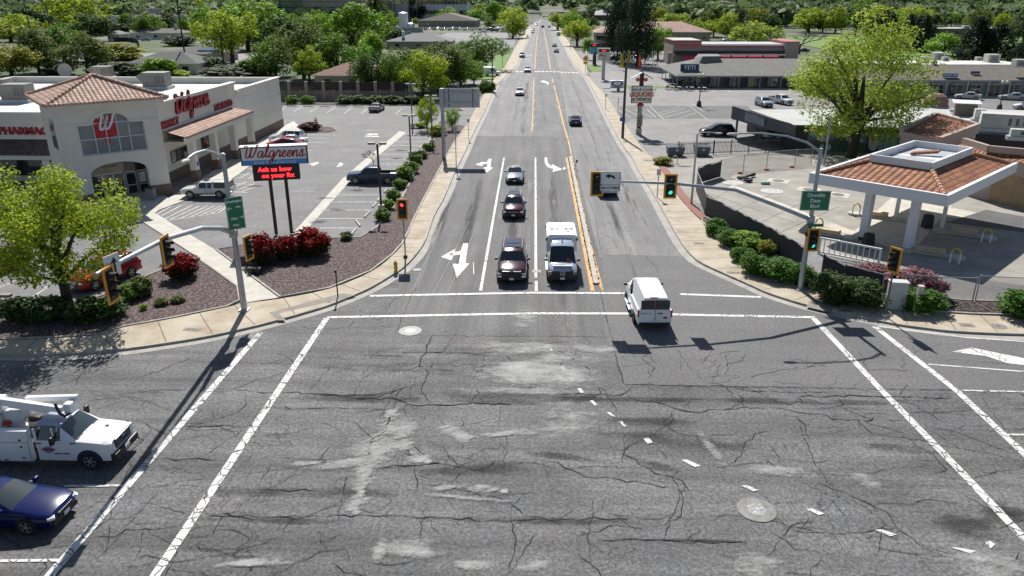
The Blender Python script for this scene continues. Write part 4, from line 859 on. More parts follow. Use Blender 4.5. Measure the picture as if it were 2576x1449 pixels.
m = mb(); m.rbox((-1.25, 0, 2.12), (3.3, 2.16, 1.25), .12); m.build("patient_box", WHITE, amb, smooth=40)
m = mb(); m.rbox((-1.25, 0, 2.765), (3.2, 1.9, .06), .02); m.build("roof_panel", WHITE, amb)
text("21-20", .66, BLACK, amb, (-1.1, 0, 2.80), (0, 0, R(90)), "lettering", bold=.035, space=1.15)
text("PARAMEDICS", .2, pbr("sign_navy", (.02, .03, .08), .5), amb, (2.62, 0, 1.36), (R(18), 0, R(90)), "lettering", bold=.006)
mb().rbox((2.6, 0, 1.315), (.42, 1.3, .02), .008).build("bonnet_panel", WHITE, amb)
mb().rbox((2.93, 0, .66), (.22, 1.86, .62), .06).build("lower_grille", BLACK, amb)
for s in (1, -1):
 mb().rbox((2.2, s * .5, 1.372), (.12, .42, .02), .006).build("wiper_vent", BLACK, amb)
 mb().rbox((.42, s * 1.09, 2.5), (.14, .1, .22), .03).build("scene_light", BLACK, amb); mb().rbox((-2.75, s * 1.09, 2.5), (.14, .1, .22), .03).build("scene_light", BLACK, amb)
 mb().rbox((2.98, s * .62, 1.02), (.05, .16, .07), .02).build("warning_light", REDLIGHT if s > 0 else AMBER, amb)
 mb().box((-.2, s * 1.06, .42), (2.6, .12, .06)).build("running_board", GALV, amb)
mb().lathe([(.0, 0), (.07, .02), (.03, .06), (.0, .2)], (.9, 0, 2.5), 8).build("antenna", BLACK, amb); mb().lathe([(.05, 0), (.05, .08), (.02, .1)], (-.3, .45, 2.79), 8).build("antenna", BLACK, amb); mb().lathe([(.02, 0), (.02, .3)], (-2.6, 0, 2.79), 6).build("antenna", BLACK, amb)
m = mb(); N = 24
m.add([(3.05, q * math.cos(2 * math.pi * i / N), .86 + q * math.sin(2 * math.pi * i / N)) for q in (.145, .175) for i in range(N)], [(i, (i + 1) % N, N + (i + 1) % N, N + i) for i in range(N)])
for k in range(3):
 a = R(90 + 120 * k); b = a + R(90); m.add([(3.05, .16 * math.cos(a), .86 + .16 * math.sin(a)), (3.05, .025 * math.cos(b), .86 + .025 * math.sin(b)), (3.05, -.025 * math.cos(b), .86 - .025 * math.sin(b))], [(0, 1, 2)])
m.build("badge", CHROME, amb)
p = G(1643, 815, .45); van = vehicle("van", "white cargo van with two rear windows crossing the junction away from us", "van", (p.x, p.y + 2.75, .01), R(91.5), (.80, .80, .80), None, "cargo_van")
m = mb()
pass
for s in (1, -1):
 o = mb().rbox((0, 0, 0), (.06, .82, .56), .025).build("rear_window", GLASS, van); o.rotation_euler = (0, R(7), 0); o.location = (-2.725, s * .435, 1.64)
mb().box((-2.79, 0, 1.25), (.02, .02, 1.5)).build("door_seam", BLACK, van); mb().rbox((-2.66, .12, 2.06), (.12, .5, .05), .02).build("brake_light", REDLIGHT, van)
mb().rbox((-2.82, -.28, 1.13), (.05, .3, .06), .02).build("door_handle", BLACK, van); mb().rbox((-2.815, -.6, .86), (.03, .22, .09), .03).build("badge", pbr("badge_blue", (.03, .05, .12), .3), van)
text("TRANSIT 250", .11, pbr("grey_badge", (.3, .3, .32), .3, metal=.5), van, (-2.83, .55, 1.12), (R(90), 0, R(-90)), "lettering")
for s in (1, -1): mb().rbox((-2.735, s * .975, 1.12), (.1, .09, .5), .03).build("taillight", REDLIGHT, van)
mb().box((.6, 1.08, .35), (1.9, .18, .06)).build("running_board", WHITE, van)
m = mb(); m.box((-.8, 1.036, .85), (2.9, .012, .03)); m.build("side_moulding", pbr("white_trim", (.6, .6, .6), .5), van)
p = G(1529, 488, .4); vehicle("suv", "white SUV driving away behind the no-U-turn sign", "car", (p.x, p.y + 2.4, .01), UPW, (.70, .71, .74), None, "suv")
def traffic(kind, lab, px, py, z, back, head, col, nm): p = G(px, py, z); return vehicle(kind, lab, "car", (p.x, p.y + back, .01), head, col, "traffic further up the avenue", nm, detail=1)
traffic("sedan", "dark grey sedan driving away beside the yellow lines", 1449, 312, .4, 2.4, UPW, (.05, .06, .075), "sedan")
traffic("sedan", "white sedan coming down the avenue below the turn arrow", 1307, 237, .4, 2.4, DOWN, (.72, .72, .74), "sedan")
traffic("sedan", "white sedan crossing the far zebra crossing", 1327, 179, .4, 2.4, DOWN, (.75, .75, .72), "sedan")
traffic("pickup", "white pickup with dark plate approaching beyond the zebra crossing", 1313, 142.5, .4, 2.7, DOWN, (.7, .7, .72), "pickup_truck")
traffic("hatch", "white hatchback coming down the kerb lane past the grass verge", 1325, 93, .4, 2.4, DOWN, (.7, .7, .7), "hatchback")
traffic("sedan", "front one of two nose-to-tail white cars further up the avenue", 1340, 82, .4, 2.4, DOWN, (.7, .7, .7), "sedan")
traffic("suv", "rear one of two nose-to-tail white cars further up the avenue", 1341, 76, .4, 2.4, DOWN, (.72, .72, .7), "suv")
traffic("sedan", "small reddish-white car far up the kerb lane", 1338, 59, .4, 2.4, DOWN, (.6, .5, .48), "sedan")
traffic("suv", "white SUV far up the inner lane", 1350, 63, .4, 2.4, DOWN, (.72, .72, .72), "suv")
traffic("van", "white van far up the inner lane behind the far white SUV", 1351.5, 51.5, .4, 2.4, DOWN, (.75, .75, .75), "delivery_van")
traffic("sedan", "pale sedan driving away ahead, nearer of two side-by-side with the zebra", 1400, 130, .4, 2.4, UPW, (.55, .58, .62), "sedan")
traffic("sedan", "white sedan with dark rear window driving away beyond the pale sedan", 1395.5, 116, .4, 2.4, UPW, (.7, .7, .72), "sedan")
traffic("van", "grey-blue van driving away near the right kerb", 1405.5, 89, .4, 2.7, UPW, (.3, .34, .38), "delivery_van")
traffic("pickup", "brown pickup parked at the right kerb far up the avenue", 1403, 74, .4, 2.7, UPW, (.10, .06, .05), "pickup_truck")
traffic("suv", "dark green SUV driving away in the middle of the avenue", 1365.5, 69, .4, 2.4, UPW, (.03, .035, .03), "suv")
traffic("sedan", "grey sedan driving away right of the dark green SUV", 1382, 68, .4, 2.4, UPW, (.16, .17, .18), "sedan")
traffic("suv", "black SUV waiting at the far junction", 1368.5, 42.5, .4, 2.4, UPW, (.02, .02, .025), "suv")
traffic("sedan", "dark olive car waiting at the far junction", 1360, 39.5, .4, 2.4, UPW, (.05, .05, .03), "sedan")
traffic("sedan", "bright red car at the far junction", 1383, 39, .4, 2.4, UPW, (.5, .02, .02), "sedan")
traffic("sedan", "dark blue car right of the black SUV at the far junction", 1377, 42, .4, 2.4, UPW, (.02, .025, .04), "sedan")
traffic("hatch", "white car turning at the far junction", 1352, 37.5, .4, 2.4, DOWN, (.7, .7, .7), "hatchback")
traffic("pickup", "dark pickup coming out beside the yellow-green street trees", 1321, 65, .4, 2.7, RIGHT, (.03, .03, .035), "pickup_truck")
tac = vehicle("pickup", "slate blue crew-cab pickup parked in the bays beside the bark bed", "pickup truck", (*G(935, 464, .06)[:2], .07), R(180), (.045, .065, .10), None, "pickup_truck", trim=BLACK)
tac.location.y += .95
mb().rbox((-2.2, .2, .95), (.6, .5, .3), .04).build("cargo_crate", WHITE, tac)
old = vehicle("oldpickup", "old white pickup with a matching bed canopy by the hatched bay", "pickup truck", (*G(518, 500, .06)[:2], .07), R(183), (.66, .66, .63), None, "pickup_truck", trim=CHROME)
old.location.y += .85
mb().rbox((.05, 0, 1.625), (.55, .7, .03), .01).build("sunroof", GLASS, old)
p = G(720, 361, .06); vehicle("suv", "white SUV parked nearest the store's brick-footed rear wall", "car", (p.x, p.y + .9, .07), R(180), (.66, .67, .68), None, "suv")
p = G(716, 374, .06); vehicle("hatch", "red hatchback parked between the white SUV and the double-sided store sign", "car", (p.x, p.y - .3, .07), R(180), (.30, .008, .012), None, "hatchback")
p = G(727, 366, .06); vehicle("sedan", "white sedan squeezed between the red hatchback and the white SUV", "car", (p.x, p.y - .0, .07), R(180), (.66, .67, .68), None, "sedan")
p = G(941, 279, .4); vehicle("sedan", "beige sedan nosed in toward the brick garden wall", "car", (p.x, p.y + 2.4, .07), R(86), (.38, .37, .35), None, "sedan")
p = G(262, 735, .06); sf = vehicle("suv", "bright red SUV parked behind the yellow-green tree", "car", (p.x - 1.0, p.y + 2.0, .07), R(-112), (.36, .010, .018), None, "suv")
for z in (.62, .7, .78): mb().rbox((2.43, 0, z), (.04, .8, .03), .01).build("grille_bar", CHROME, sf)
p = G(-12, 700, .06); vehicle("hatch", "dark red hatchback cut by the left picture edge behind the leafy tree", "car", (p.x - .6, p.y + 1.5, .07), R(-100), (.2, .012, .015), None, "hatchback")
p = G(1806, 344, .06); fr = vehicle("suv", "black SUV with roof bars parked by the wooden-fronted market", "car", (p.x, p.y + .95, .07), R(182), (.012, .014, .022), None, "suv")
roof_extras(fr, 1.73, .3, -1.9, .62, False)
for x in (0, -1.0): mb().box((x, 0, 1.80), (.06, 1.25, .03)).build("roof_bar", CHROME, fr)
p = G(1931, 267, .4); vehicle("suv", "silver-grey SUV facing us beside the white work pickup", "car", (p.x, p.y + 2.4, .07), R(-84), (.34, .37, .40), None, "suv")
p = G(1975, 261, .4); vehicle("pickup", "white work pickup facing us under the big plane tree", "pickup truck", (p.x, p.y + 2.6, .07), R(-70), (.68, .68, .68), None, "pickup_truck")
def mall(kind, lab, px, py, head, col, nm): p = G(px, py, .06); return vehicle(kind, lab, "car", (p.x, p.y + .9, .07), head, col, "cars at the strip mall", nm, detail=1)
mall("sedan", "white sedan half hidden by the brick oven dome", 2328, 247, R(160), (.7, .7, .7), "sedan")
mall("sedan", "pale gold sedan parked before the white shopfronts", 2440, 251, R(150), (.5, .49, .46), "sedan")
mall("sedan", "silver coupe parked left of the round lamp", 2553, 253, R(158), (.42, .43, .44), "coupe")
mall("hatch", "white hatchback at the right picture edge by the roof pipes", 2592, 277, R(165), (.7, .7, .7), "hatchback")
mall("sedan", "white car seen through the plane tree's lower crown", 2060, 240, R(150), (.65, .65, .66), "sedan")
mall("suv", "dark SUV seen through the plane tree's lower crown", 2100, 246, R(150), (.04, .05, .06), "suv")
p = G(1237, 192, .03); ml = thing("mail_truck", "boxy white mail truck waiting at the side street's mouth", "truck", (p.x, p.y + 1.0, .04), R(-5))
m = mb(); m.rbox((-.7, 0, 1.35), (2.9, 1.9, 1.75), .08); m.build("body", WHITE, ml, smooth=40)
m = mb(); m.prism([(.7, -.9), (2.1, -.82), (2.1, .82), (.7, .9)], .5, 1.15); m.build("bonnet", WHITE, ml)
m = mb(); m.add([(1.3, -.8, 1.15), (1.3, .8, 1.15), (.76, .8, 2.1), (.76, -.8, 2.1), (.74, -.85, 1.15), (.74, .85, 1.15)], [(0, 1, 2, 3), (1, 5, 2), (4, 0, 3)]); m.build("windshield", GLASS, ml)
for s in (1, -1):
 mb().box((.25, s * .955, 1.6), (.8, .02, .6)).build("side_window", GLASS, ml); mb().rbox((1.1, s * 1.1, 1.5), (.1, .14, .3), .03).build("wing_mirror", BLACK, ml)
 for x in (1.4, -1.2): wheel_parts(ml, x, s * .82, .33, .2)
 mb().rbox((2.1, s * .62, .85), (.04, .22, .14), .03).build("headlight", LAMPLENS, ml)
mb().box((-.7, 0, 1.0), (2.85, 1.93, .12)).build("side_stripe", pbr("mail_stripe", (.05, .08, .3), .5), ml); mb().rbox((2.13, 0, .45), (.12, 1.7, .18), .03).build("bumper", BLACK, ml)
def far_car(kind, lab, px, py, head, col, nm, z=.03): p = G(px, py, z); return vehicle(kind, lab, "car", (p.x, p.y + .8, z + .01), head, col, "cars in the back streets", nm, detail=1)
far_car("hatch", "pale blue hatchback parked on the lane before the low bungalow", 366, 103, R(178), (.30, .38, .48), "hatchback")
far_car("sedan", "white sedan at the lane's end right of the tall utility pole", 520, 99, R(175), (.6, .6, .6), "sedan")
far_car("suv", "white SUV between the garden trees left of the bungalow", 120, 81, R(170), (.62, .62, .62), "suv")
far_car("hatch", "dark blue hatchback in the bungalow's drive", 318, 100, R(150), (.04, .07, .12), "hatchback")
far_car("sedan", "white sedan behind the dark conifers beyond the store roof", 196, 147, R(175), (.62, .62, .62), "sedan")
far_car("suv", "white SUV parked behind the chimney house's carport", 912, 139, R(178), (.62, .62, .62), "suv")
rr = random.Random(21); CC = [(.7, .7, .7), (.7, .7, .72), (.42, .43, .45), (.03, .03, .035), (.12, .13, .15), (.05, .07, .12), (.45, .44, .42), (.2, .02, .02)]
CN = ["white", "white", "silver", "black", "dark grey", "navy blue", "beige", "dark red"]
for i in range(22):
 x = 1072 + i * 9.6 + rr.uniform(-1.5, 1.5); c = rr.randrange(8); y = 76 if i % 2 == 0 else 73.5
 kd = rr.choice(["sedan", "suv", "suv", "hatch"])
 p = G(x, y, .04)
 vehicle(kd, "%s %s in the long parked row before the brown-roofed clinic" % (CN[c], {"sedan": "sedan", "suv": "SUV", "hatch": "hatchback"}[kd]), "car", (p.x, p.y, .04), R(-90) if i % 2 else R(90), CC[c], "cars in the clinic's car park", {"sedan": "sedan", "suv": "suv", "hatch": "hatchback"}[kd], detail=1)
for i, (x, y, c, kd, lab) in enumerate([(1216, 82, 1, "sedan", "white sedan slanting out at the end of the clinic row"), (1232, 77, 5, "suv", "navy SUV in the second clinic row"), (1238, 70, 3, "suv", "black SUV nearest the clinic's side door"), (1244, 79, 3, "pickup", "black pickup alone in the clinic's aisle"), (1268, 81, 0, "hatch", "white hatchback beside the street tree at the clinic's edge"), (1283, 79, 1, "suv", "white SUV right beside the yellow-green street tree"), (1226, 62, 0, "sedan", "white sedan in the shade behind the clinic"), (1240, 60, 2, "sedan", "silver sedan behind the clinic"), (1254, 65, 3, "sedan", "black sedan under the street trees by the clinic"), (1205, 60, 0, "suv", "white SUV under the clinic's flat carport")]):
 p = G(x, y, .04); vehicle(kd, lab, "car", (p.x, p.y, .04), R(170 if i < 6 else 90), CC[c], "cars in the clinic's car park", {"sedan": "sedan", "suv": "suv", "hatch": "hatchback", "pickup": "pickup_truck"}[kd], detail=1)
for kd, lab, x, y, c in [("sedan", "blue car under the redwoods by the feather flags", 1543, 152, 5), ("hatch", "white car under the redwoods left of the palm", 1553, 147, 0), ("suv", "dark SUV behind the palm at the car wash", 1612, 147, 4), ("sedan", "dark car parked by the hotel's side wall", 1485, 112, 3), ("suv", "white SUV under the olive trees behind the car wash", 1830, 104, 0), ("sedan", "black car at the car wash's right end by the bare tree", 2019, 131, 3)]:
 p = G(x, y, .04); vehicle(kd, lab, "car", (p.x, p.y, .04), R(178), CC[c], "cars around the car wash", {"sedan": "sedan", "suv": "suv", "hatch": "hatchback"}[kd], detail=1)
def B3(x, y): return (x / 3, 966 + y / 3)
p = G(*B3(215, 1130), 0); cor = vehicle("sedan", "deep blue sedan waiting at the left stop line beside the bucket truck", "car", (p.x - 1.38, p.y + .87, .01), R(-1), (.004, .010, .07), None, "sedan", glass=GLASSG)
mb().box((.55, -.2, 1.08), (.35, .5, .02)).build("windscreen_paper", pbr("white_paper", (.7, .7, .68), .8), cor)
p = G(-26, 1445, .3); vehicle("sedan", "dark silver car at the bottom left corner with only its nose in view", "car", (p.x - 2.5, p.y - .1, .01), R(0), (.06, .06, .065), None, "sedan")
p = G(*B3(690, 650), 0)
bt = thing("bucket_truck", "white utility bucket truck with folded boom at the left stop line", "truck", (p.x - 2.03, p.y + 1.0, .01), R(0)); bt.scale = (.9, .9, .9)
PWH = paint((.74, .74, .75)); DKB = pbr("dark_bumper", (.02, .02, .022), .5)
st = [(3.35, .95, .75, .88, .5), (3.3, 1.34, .8, .98, .45), (2.95, 1.44, .84, 1.02, .45), (1.75, 1.52, .86, 1.04, .45), (1.05, 2.1, .74, 1.04, .45), (.75, 2.2, .74, 1.04, .45), (-.1, 2.2, .74, 1.04, .45)]
rings = []
for i, (x, zt, wt, w, zs) in enumerate(st):
 zb = min(zt - .06, 1.5 if i > 2 else zt - .1)
 h = [(0, zs), (w, zs), (w, zs + .5), (w, zb), (wt + (.05 if i > 3 else .08), zt - .05), (wt * .8, zt), (0, zt + .015)]
 rings.append([(x, y, z) for y, z in h] + [(x, -y, z) for y, z in h[-2:0:-1]])
PB = {"body": mb(), "windshield": mb(), "side_window": mb(), "bonnet": mb(), "door": mb(), "side_window2": mb(), "door2": mb(), "cab_roof": mb()}
for i in range(len(st) - 1):
 for j in range(12):
  j2 = (j + 1) % 12; seg = j if j < 6 else 11 - j; q = (rings[i][j], rings[i + 1][j], rings[i + 1][j2], rings[i][j2]); sd = '' if j < 6 else '2'
  nm = "body"
  if i == 3 and seg >= 4: nm = "windshield"
  elif i >= 4 and seg == 3: nm = "side_window" + sd
  elif i == 2 and seg >= 3: nm = "bonnet"
  elif i >= 4 and seg >= 4: nm = "cab_roof"
  elif i == 5 and 1 <= seg <= 2: nm = "door" + sd
  PB[nm].quad(*q)
PB["body"].add(rings[0], [tuple(range(12))]); PB["body"].add(rings[-1], [tuple(range(11, -1, -1))])
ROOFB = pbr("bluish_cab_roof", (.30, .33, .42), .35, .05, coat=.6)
for nm, m in PB.items(): m.build(nm.rstrip('2'), GLASSG if nm == "windshield" else GLASS if "window" in nm else (ROOFB if nm == "cab_roof" else PWH), bt, smooth=32)
for s in (1, -1):
 m = mb(); m.box((.78, s * 1.047, 1.82), (.07, .02, .62)); m.box((-.06, s * 1.047, 1.82), (.12, .02, .62)); m.box((.35, s * 1.05, 1.49), (.95, .02, .05)); m.build("window_frame", PWH, bt)
 mb().rbox((.05, s * 1.055, 1.35), (.22, .03, .05), .01).build("door_handle", BLACK, bt)
 m = mb(); m.rbox((.95, s * 1.42, 1.72), (.14, .26, .42), .05); m.tube([(.85, s * 1.02, 1.5), (.92, s * 1.35, 1.6)], .03, 6); m.tube([(.85, s * 1.02, 1.62), (.92, s * 1.35, 1.8)], .03, 6); m.build("wing_mirror", BLACK, bt)
 mb().rbox((3.22, s * .82, 1.12), (.2, .34, .42), .05, rz=-s * .25).build("headlight", LAMPLENS, bt)
 for x, dz in ((2.25, 0), (-2.6, 0)): wheel_parts(bt, x, s * .98, .42, .28, RIM, 6)
 m = mb(); arch_mesh(m, 2.25, s * 1.06, .6, .42, s, .42); m.build("wheel_arch", pbr("dark_blue_flare", (.02, .025, .05), .4), bt)
 m = mb(); arch_mesh(m, -2.6, s * 1.13, .55, .42, s, .42); m.build("wheel_arch", BLACK, bt)
 m = mb()
 for x0, x1 in ((-.35, -1.95), (-3.2, -4.6)): m.rbox(((x0 + x1) / 2, s * 1.0, 1.05), (x0 - x1, .26, 1.25), .02)
 m.rbox((-2.5, s * 1.0, 1.4), (1.5, .26, .7), .02); m.build("service_locker", PWH, bt)
 m = mb()
 for x in (-.4, -1.9): m.box((x + (-.75 if x > -1 else .75) * 0, s * 1.135, 1.0), (.015, .01, 1.1))
 m.box((-1.15, s * 1.135, 1.42), (1.5, .01, .015)); m.box((-.75, s * 1.14, 1.2), (.12, .02, .07)); m.box((-.75, s * 1.14, .62), (.14, .02, .06)); m.box((-1.6, s * 1.14, .5), (.2, .02, .05)); m.box((-.75, s * 1.14, 1.55), (.1, .02, .1)); m.build("locker_latch", BLACK, bt)
 m = mb(); m.rbox((-1.15, s * 1.0, 1.86), (1.6, .32, .36), .03); m.build("top_locker", PWH, bt)
m = mb(); m.rbox((3.38, 0, .62), (.26, 2.06, .36), .06); m.build("bumper", DKB, bt); m = mb(); m.rbox((3.35, 0, 1.12), (.1, 1.3, .46), .04); m.build("grille", pbr("dark_grille", (.02, .024, .05), .4), bt)
mb().rbox((3.405, 0, 1.16), (.03, .36, .17), .07).build("badge", pbr("badge_blue", (.03, .05, .12), .3), bt); m = mb(); N = 20
m.add([(3.425, .21 * q * math.cos(2 * math.pi * i / N), 1.16 + .1 * q * math.sin(2 * math.pi * i / N)) for q in (.88, 1.05) for i in range(N)], [(i, (i + 1) % N, N + (i + 1) % N, N + i) for i in range(N)]); m.build("badge_ring", CHROME, bt)
mb().box((3.52, 0, .66), (.02, .4, .18)).build("number_plate", PLATE, bt)
m = mb(); m.box((1.72, 0, 1.50), (.18, 1.7, .05)); m.build("cowl", BLACK, bt); mb().box((2.5, .35, 1.5), (.16, .12, .02)).build("bonnet_vent", BLACK, bt)
m = mb(); N = 24; m.add([(.42 + .24 * math.cos(2 * math.pi * i / N), -1.053, 1.02 + .17 * math.sin(2 * math.pi * i / N)) for i in range(N)], [tuple(range(N))]); m.build("door_emblem", pbr("emblem_blue", (.12, .22, .42), .5), bt)
mb().box((.42, -1.06, 1.04), (.62, .01, .1)).build("door_emblem_band", pbr("emblem_red", (.4, .02, .03), .5), bt)
text("USDOT 1514036", .1, BLACK, bt, (1.02, -1.05, .82), (R(90), 0, 0)); text("20143", .11, BLACK, bt, (1.62, -1.06, 1.36), (R(90), 0, 0))
m = mb(); m.box((-2.5, 0, .72), (4.6, 1.0, .2)); m.box((-2.2, 0, 1.0), (4.1, 1.8, .06)); m.build("chassis", DKB, bt)
m = mb(); m.lathe([(.38, 0), (.38, .5), (.3, .55), (.3, .95)], (-1.5, 0, 1.1), 16); m.rbox((-1.5, .1, 2.25), (.9, .7, .5), .08); m.build("turret", pbr("turret_white", (.6, .6, .6), .5, .15), bt)
mb().lathe([(.3, 0), (.3, .14), (.1, .16)], (-.72, .15, 1.92), 14).build("hydraulic_motor", BLACK, bt)
mb().box((-1.75, -.32, 1.98), (.32, .3, .12)).build("chock", pbr("red_chock", (.5, .04, .03), .6), bt)
mb().rbox((-2.5, .1, 1.95), (1.2, 1.2, .75), .1).build("cable_drum_cover", pbr("pale_cover", (.55, .5, .48), .7, .1), bt)
def beam(m, a, b, w, h, w2=None, h2=None):
 a, b = Vector(a), Vector(b); t = (b - a).normalized(); s = t.cross(Vector((0, 0, 1))).normalized(); u = s.cross(t); w2 = w2 or w; h2 = h2 or h
 vs = [p + s * (x * ww / 2) + u * (y * hh / 2) for p, ww, hh in ((a, w, h), (b, w2, h2)) for x, y in ((-1, -1), (1, -1), (1, 1), (-1, 1))]
 return m.add(vs, [(0, 1, 2, 3), (7, 6, 5, 4), (0, 4, 5, 1), (1, 5, 6, 2), (2, 6, 7, 3), (3, 7, 4, 0)])
m = mb(); beam(m, (-2.1, .0, 2.95), (.85, -.1, 2.6), .26, .34, .2, .26); m.build("lower_boom", PWH, bt)
m = mb(); beam(m, (-1.7, .0, 2.72), (.2, -.08, 2.5), .18, .18); m.build("lift_cylinder", PWH, bt)
m = mb(); beam(m, (-1.2, .55, 2.75), (1.35, .45, 2.95), .24, .26, .2, .2); m.build("upper_boom", PWH, bt)
for c_, d_ in (((1.1, .15, 2.6), (.36, .6, .56)), ((-2.2, .1, 2.75), (.5, .6, .7))): mb().rbox(c_, d_, .08).build("boom_elbow", PWH, bt)
m = mb(); m.tube([(.72, -.3, 3.0), (.85, -.42, 2.8), (.9, -.4, 2.55), (1.05, -.3, 2.35), (1.2, -.1, 2.4), (1.22, .0, 2.7)], .07, 8); m.build("hydraulic_hose", BLACK, bt)
# ================================================================== buildings: materials with tile, shingle, block courses
def tiled(name, c1, c2, pitch=.3, course=.4, depth=.9):
 """clay barrel tiles: ribs run down the slope; uses each face's own UV in metres"""
 m, nt, b = new_mat(name); L = nt.links.new
 uv = nd(nt, "ShaderNodeUVMap"); sp = nd(nt, "ShaderNodeSeparateXYZ"); L(uv.outputs[0], sp.inputs[0])
 def mth(op, a, bb=None, **k):
  n = nd(nt, "ShaderNodeMath", operation=op)
  for i, x in enumerate((a, bb)):
   if x is None: continue
   if isinstance(x, (int, float)): n.inputs[i].default_value = x
   else: L(x, n.inputs[i])
  return n.outputs[0]
 u = mth('DIVIDE', sp.outputs[0], pitch); v = mth('DIVIDE', sp.outputs[1], course)
 rib = mth('ABSOLUTE', mth('SINE', mth('MULTIPLY', u, math.pi))); fv = mth('FRACT', v)
 cell = nd(nt, "ShaderNodeCombineXYZ"); L(mth('FLOOR', u), cell.inputs[0]); L(mth('FLOOR', v), cell.inputs[1])
 wn_ = nd(nt, "ShaderNodeTexWhiteNoise", noise_dimensions='2D'); L(cell.outputs[0], wn_.inputs["Vector"])
 mx = nd(nt, "ShaderNodeMix", data_type='RGBA'); L(wn_.outputs[0], mx.inputs[0]); mx.inputs[6].default_value = col4(c1); mx.inputs[7].default_value = col4(c2)
 gap = mth('MULTIPLY', mth('MINIMUM', mth('MULTIPLY', rib, 2.6), 1.0), mth('MINIMUM', mth('ADD', mth('MULTIPLY', fv, 3.6), .05), 1.0))
 vm = nd(nt, "ShaderNodeVectorMath", operation='SCALE'); L(mx.outputs[2], vm.inputs[0]); L(mth('ADD', mth('MULTIPLY', gap, .92), .08), vm.inputs["Scale"])
 L(vm.outputs[0], b.inputs["Base Color"]); b.inputs["Roughness"].default_value = .85
 bp = nd(nt, "ShaderNodeBump", i_Strength=depth, i_Distance=.09); L(mth('ADD', rib, mth('MULTIPLY', fv, -.5)), bp.inputs["Height"]); L(bp.outputs[0], b.inputs["Normal"])
 return m
TILE_PINK = tiled("pinkish_clay_tile", (.50, .33, .25), (.32, .19, .14), .40, .48, 1.0)
TILE_RED = tiled("terracotta_tile", (.36, .145, .06), (.20, .07, .03), .52, .50, 1.0)
TILE_DARK = tiled("dark_clay_tile", (.14, .10, .085), (.07, .05, .045), .36, .42)
TILE_HOTEL = tiled("hotel_clay_tile", (.46, .27, .21), (.34, .19, .15), .8, 1.2, .5)
SHING = pbr("grey_shingle", (.105, .105, .10), .95, .28, 1.2, bump=.3, bscale=12)
SHING_G = pbr("light_grey_shingle", (.17, .175, .175), .95, .22, .9, bump=.3, bscale=10)
SHING_R = pbr("reddish_shingle", (.20, .115, .085), .95, .3, 1.3, bump=.3, bscale=10)
SHING_B = pbr("brown_shingle", (.13, .115, .095), .95, .25, 1.0)
ROOFW = pbr("white_roof_membrane", (.55, .54, .50), .85, .14, .25)
ROOFG = pbr("grey_roof_membrane", (.40, .40, .38), .85, .16, .3)
BLOCK = pbr("brown_split_block", (.17, .12, .095), .9, .25, 4.0, bump=.5, bscale=8)
UNIT = pbr("rooftop_unit_metal", (.22, .205, .19), .6, .2, 2.0)
UNITW = pbr("pale_rooftop_unit", (.48, .47, .43), .6, .12, 2.0)
TRIMW = pbr("cornice_white", (.68, .65, .60), .8, .05, .6)
GREYWALL = pbr("grey_render", (.36, .36, .37), .9, .08, .4)
BEIGE = pbr("beige_wall", (.40, .345, .28), .9, .08, .5)
TAUPE = pbr("taupe_wall", (.33, .275, .235), .9, .07, .5)
REDTRIM = pbr("red_trim", (.42, .025, .045), .5, .08)
REDLET = pbr("red_sign_letters", (.42, .008, .03), .4, .06)
DKRED = pbr("red_letter_side", (.10, .005, .02), .5, .1)
NAVY = pbr("sign_navy_panel", (.012, .03, .10), .4, .1)
SIGNW = pbr("sign_white", (.72, .72, .74), .45, .04)
BLKLET = pbr("black_lettering", (.015, .015, .016), .5, .1)
DKWIN = glass_mat("dark_window", (.02, .024, .028), .08)
def uvquad(m, pts, su=None):
 """adds a sloped face and remembers metre UVs (u along the eave, v up the slope)"""
 P = [Vector(p) for p in pts]; u = (P[1] - P[0]).normalized(); n = (P[1] - P[0]).cross(P[-1] - P[0]).normalized(); v = n.cross(u)
 if not hasattr(m, 'uv'): m.uv = []
 m.add(P, [tuple(range(len(P)))]); m.uv.append([((p - P[0]).dot(u), (p - P[0]).dot(v)) for p in P])
 return m
def build_uv(m, name, mat, parent=None, **k):
 ob = m.build(name, mat, parent, **k); l = ob.data.uv_layers.new(name="UVMap"); i = 0
 for f in m.uv:
  for q in f: l.data[i].uv = q; i += 1
 return ob
def tx(root_c, rz):
 c, s = math.cos(rz), math.sin(rz)
 return lambda x, y, z=0: (root_c[0] + x * c - y * s, root_c[1] + x * s + y * c, z)
st_ = thing("drug_store", "cream stucco drug store with a tiled corner tower and arched window", "store", (-42.4, 73, .06))
ox, oy = -42.4, 73.0
def S(m, name, mat, **k): return m.build(name, mat, st_, loc=(-ox, -oy, -.06), **k)
def wall_box(m, x0, x1, y0, y1, z0, z1): m.box(((x0 + x1) / 2, (y0 + y1) / 2, (z0 + z1) / 2), (x1 - x0, y1 - y0, z1 - z0)); return m
m = mb()
wall_box(m, -38.95, -38.6, 76.2, 98.0, 1.25, 8.35); wall_box(m, -38.95, -38.6, 98.0, 115.7, 1.25, 7.35)
wall_box(m, -79, -38.95, 115.35, 115.7, 0, 7.3); wall_box(m, -79.35, -79, 78, 115.7, 0, 7.3); wall_box(m, -79, -46.5, 77.9, 78.25, .0, 7.2)
S(m, "wall", STUCCO)
m = mb(); wall_box(m, -38.95, -38.57, 77.2, 115.73, 0, 1.25); S(m, "block_base", BLOCK)
m = mb()
for z in (3.0, 5.0, 6.3): wall_box(m, -38.6, -38.594, 98.1, 115.7, z, z + .03)
for z in (6.6,): wall_box(m, -38.6, -38.594, 79, 98, z, z + .03)
S(m, "wall_joint", pbr("stucco_joint", (.36, .33, .28), .9, .1))
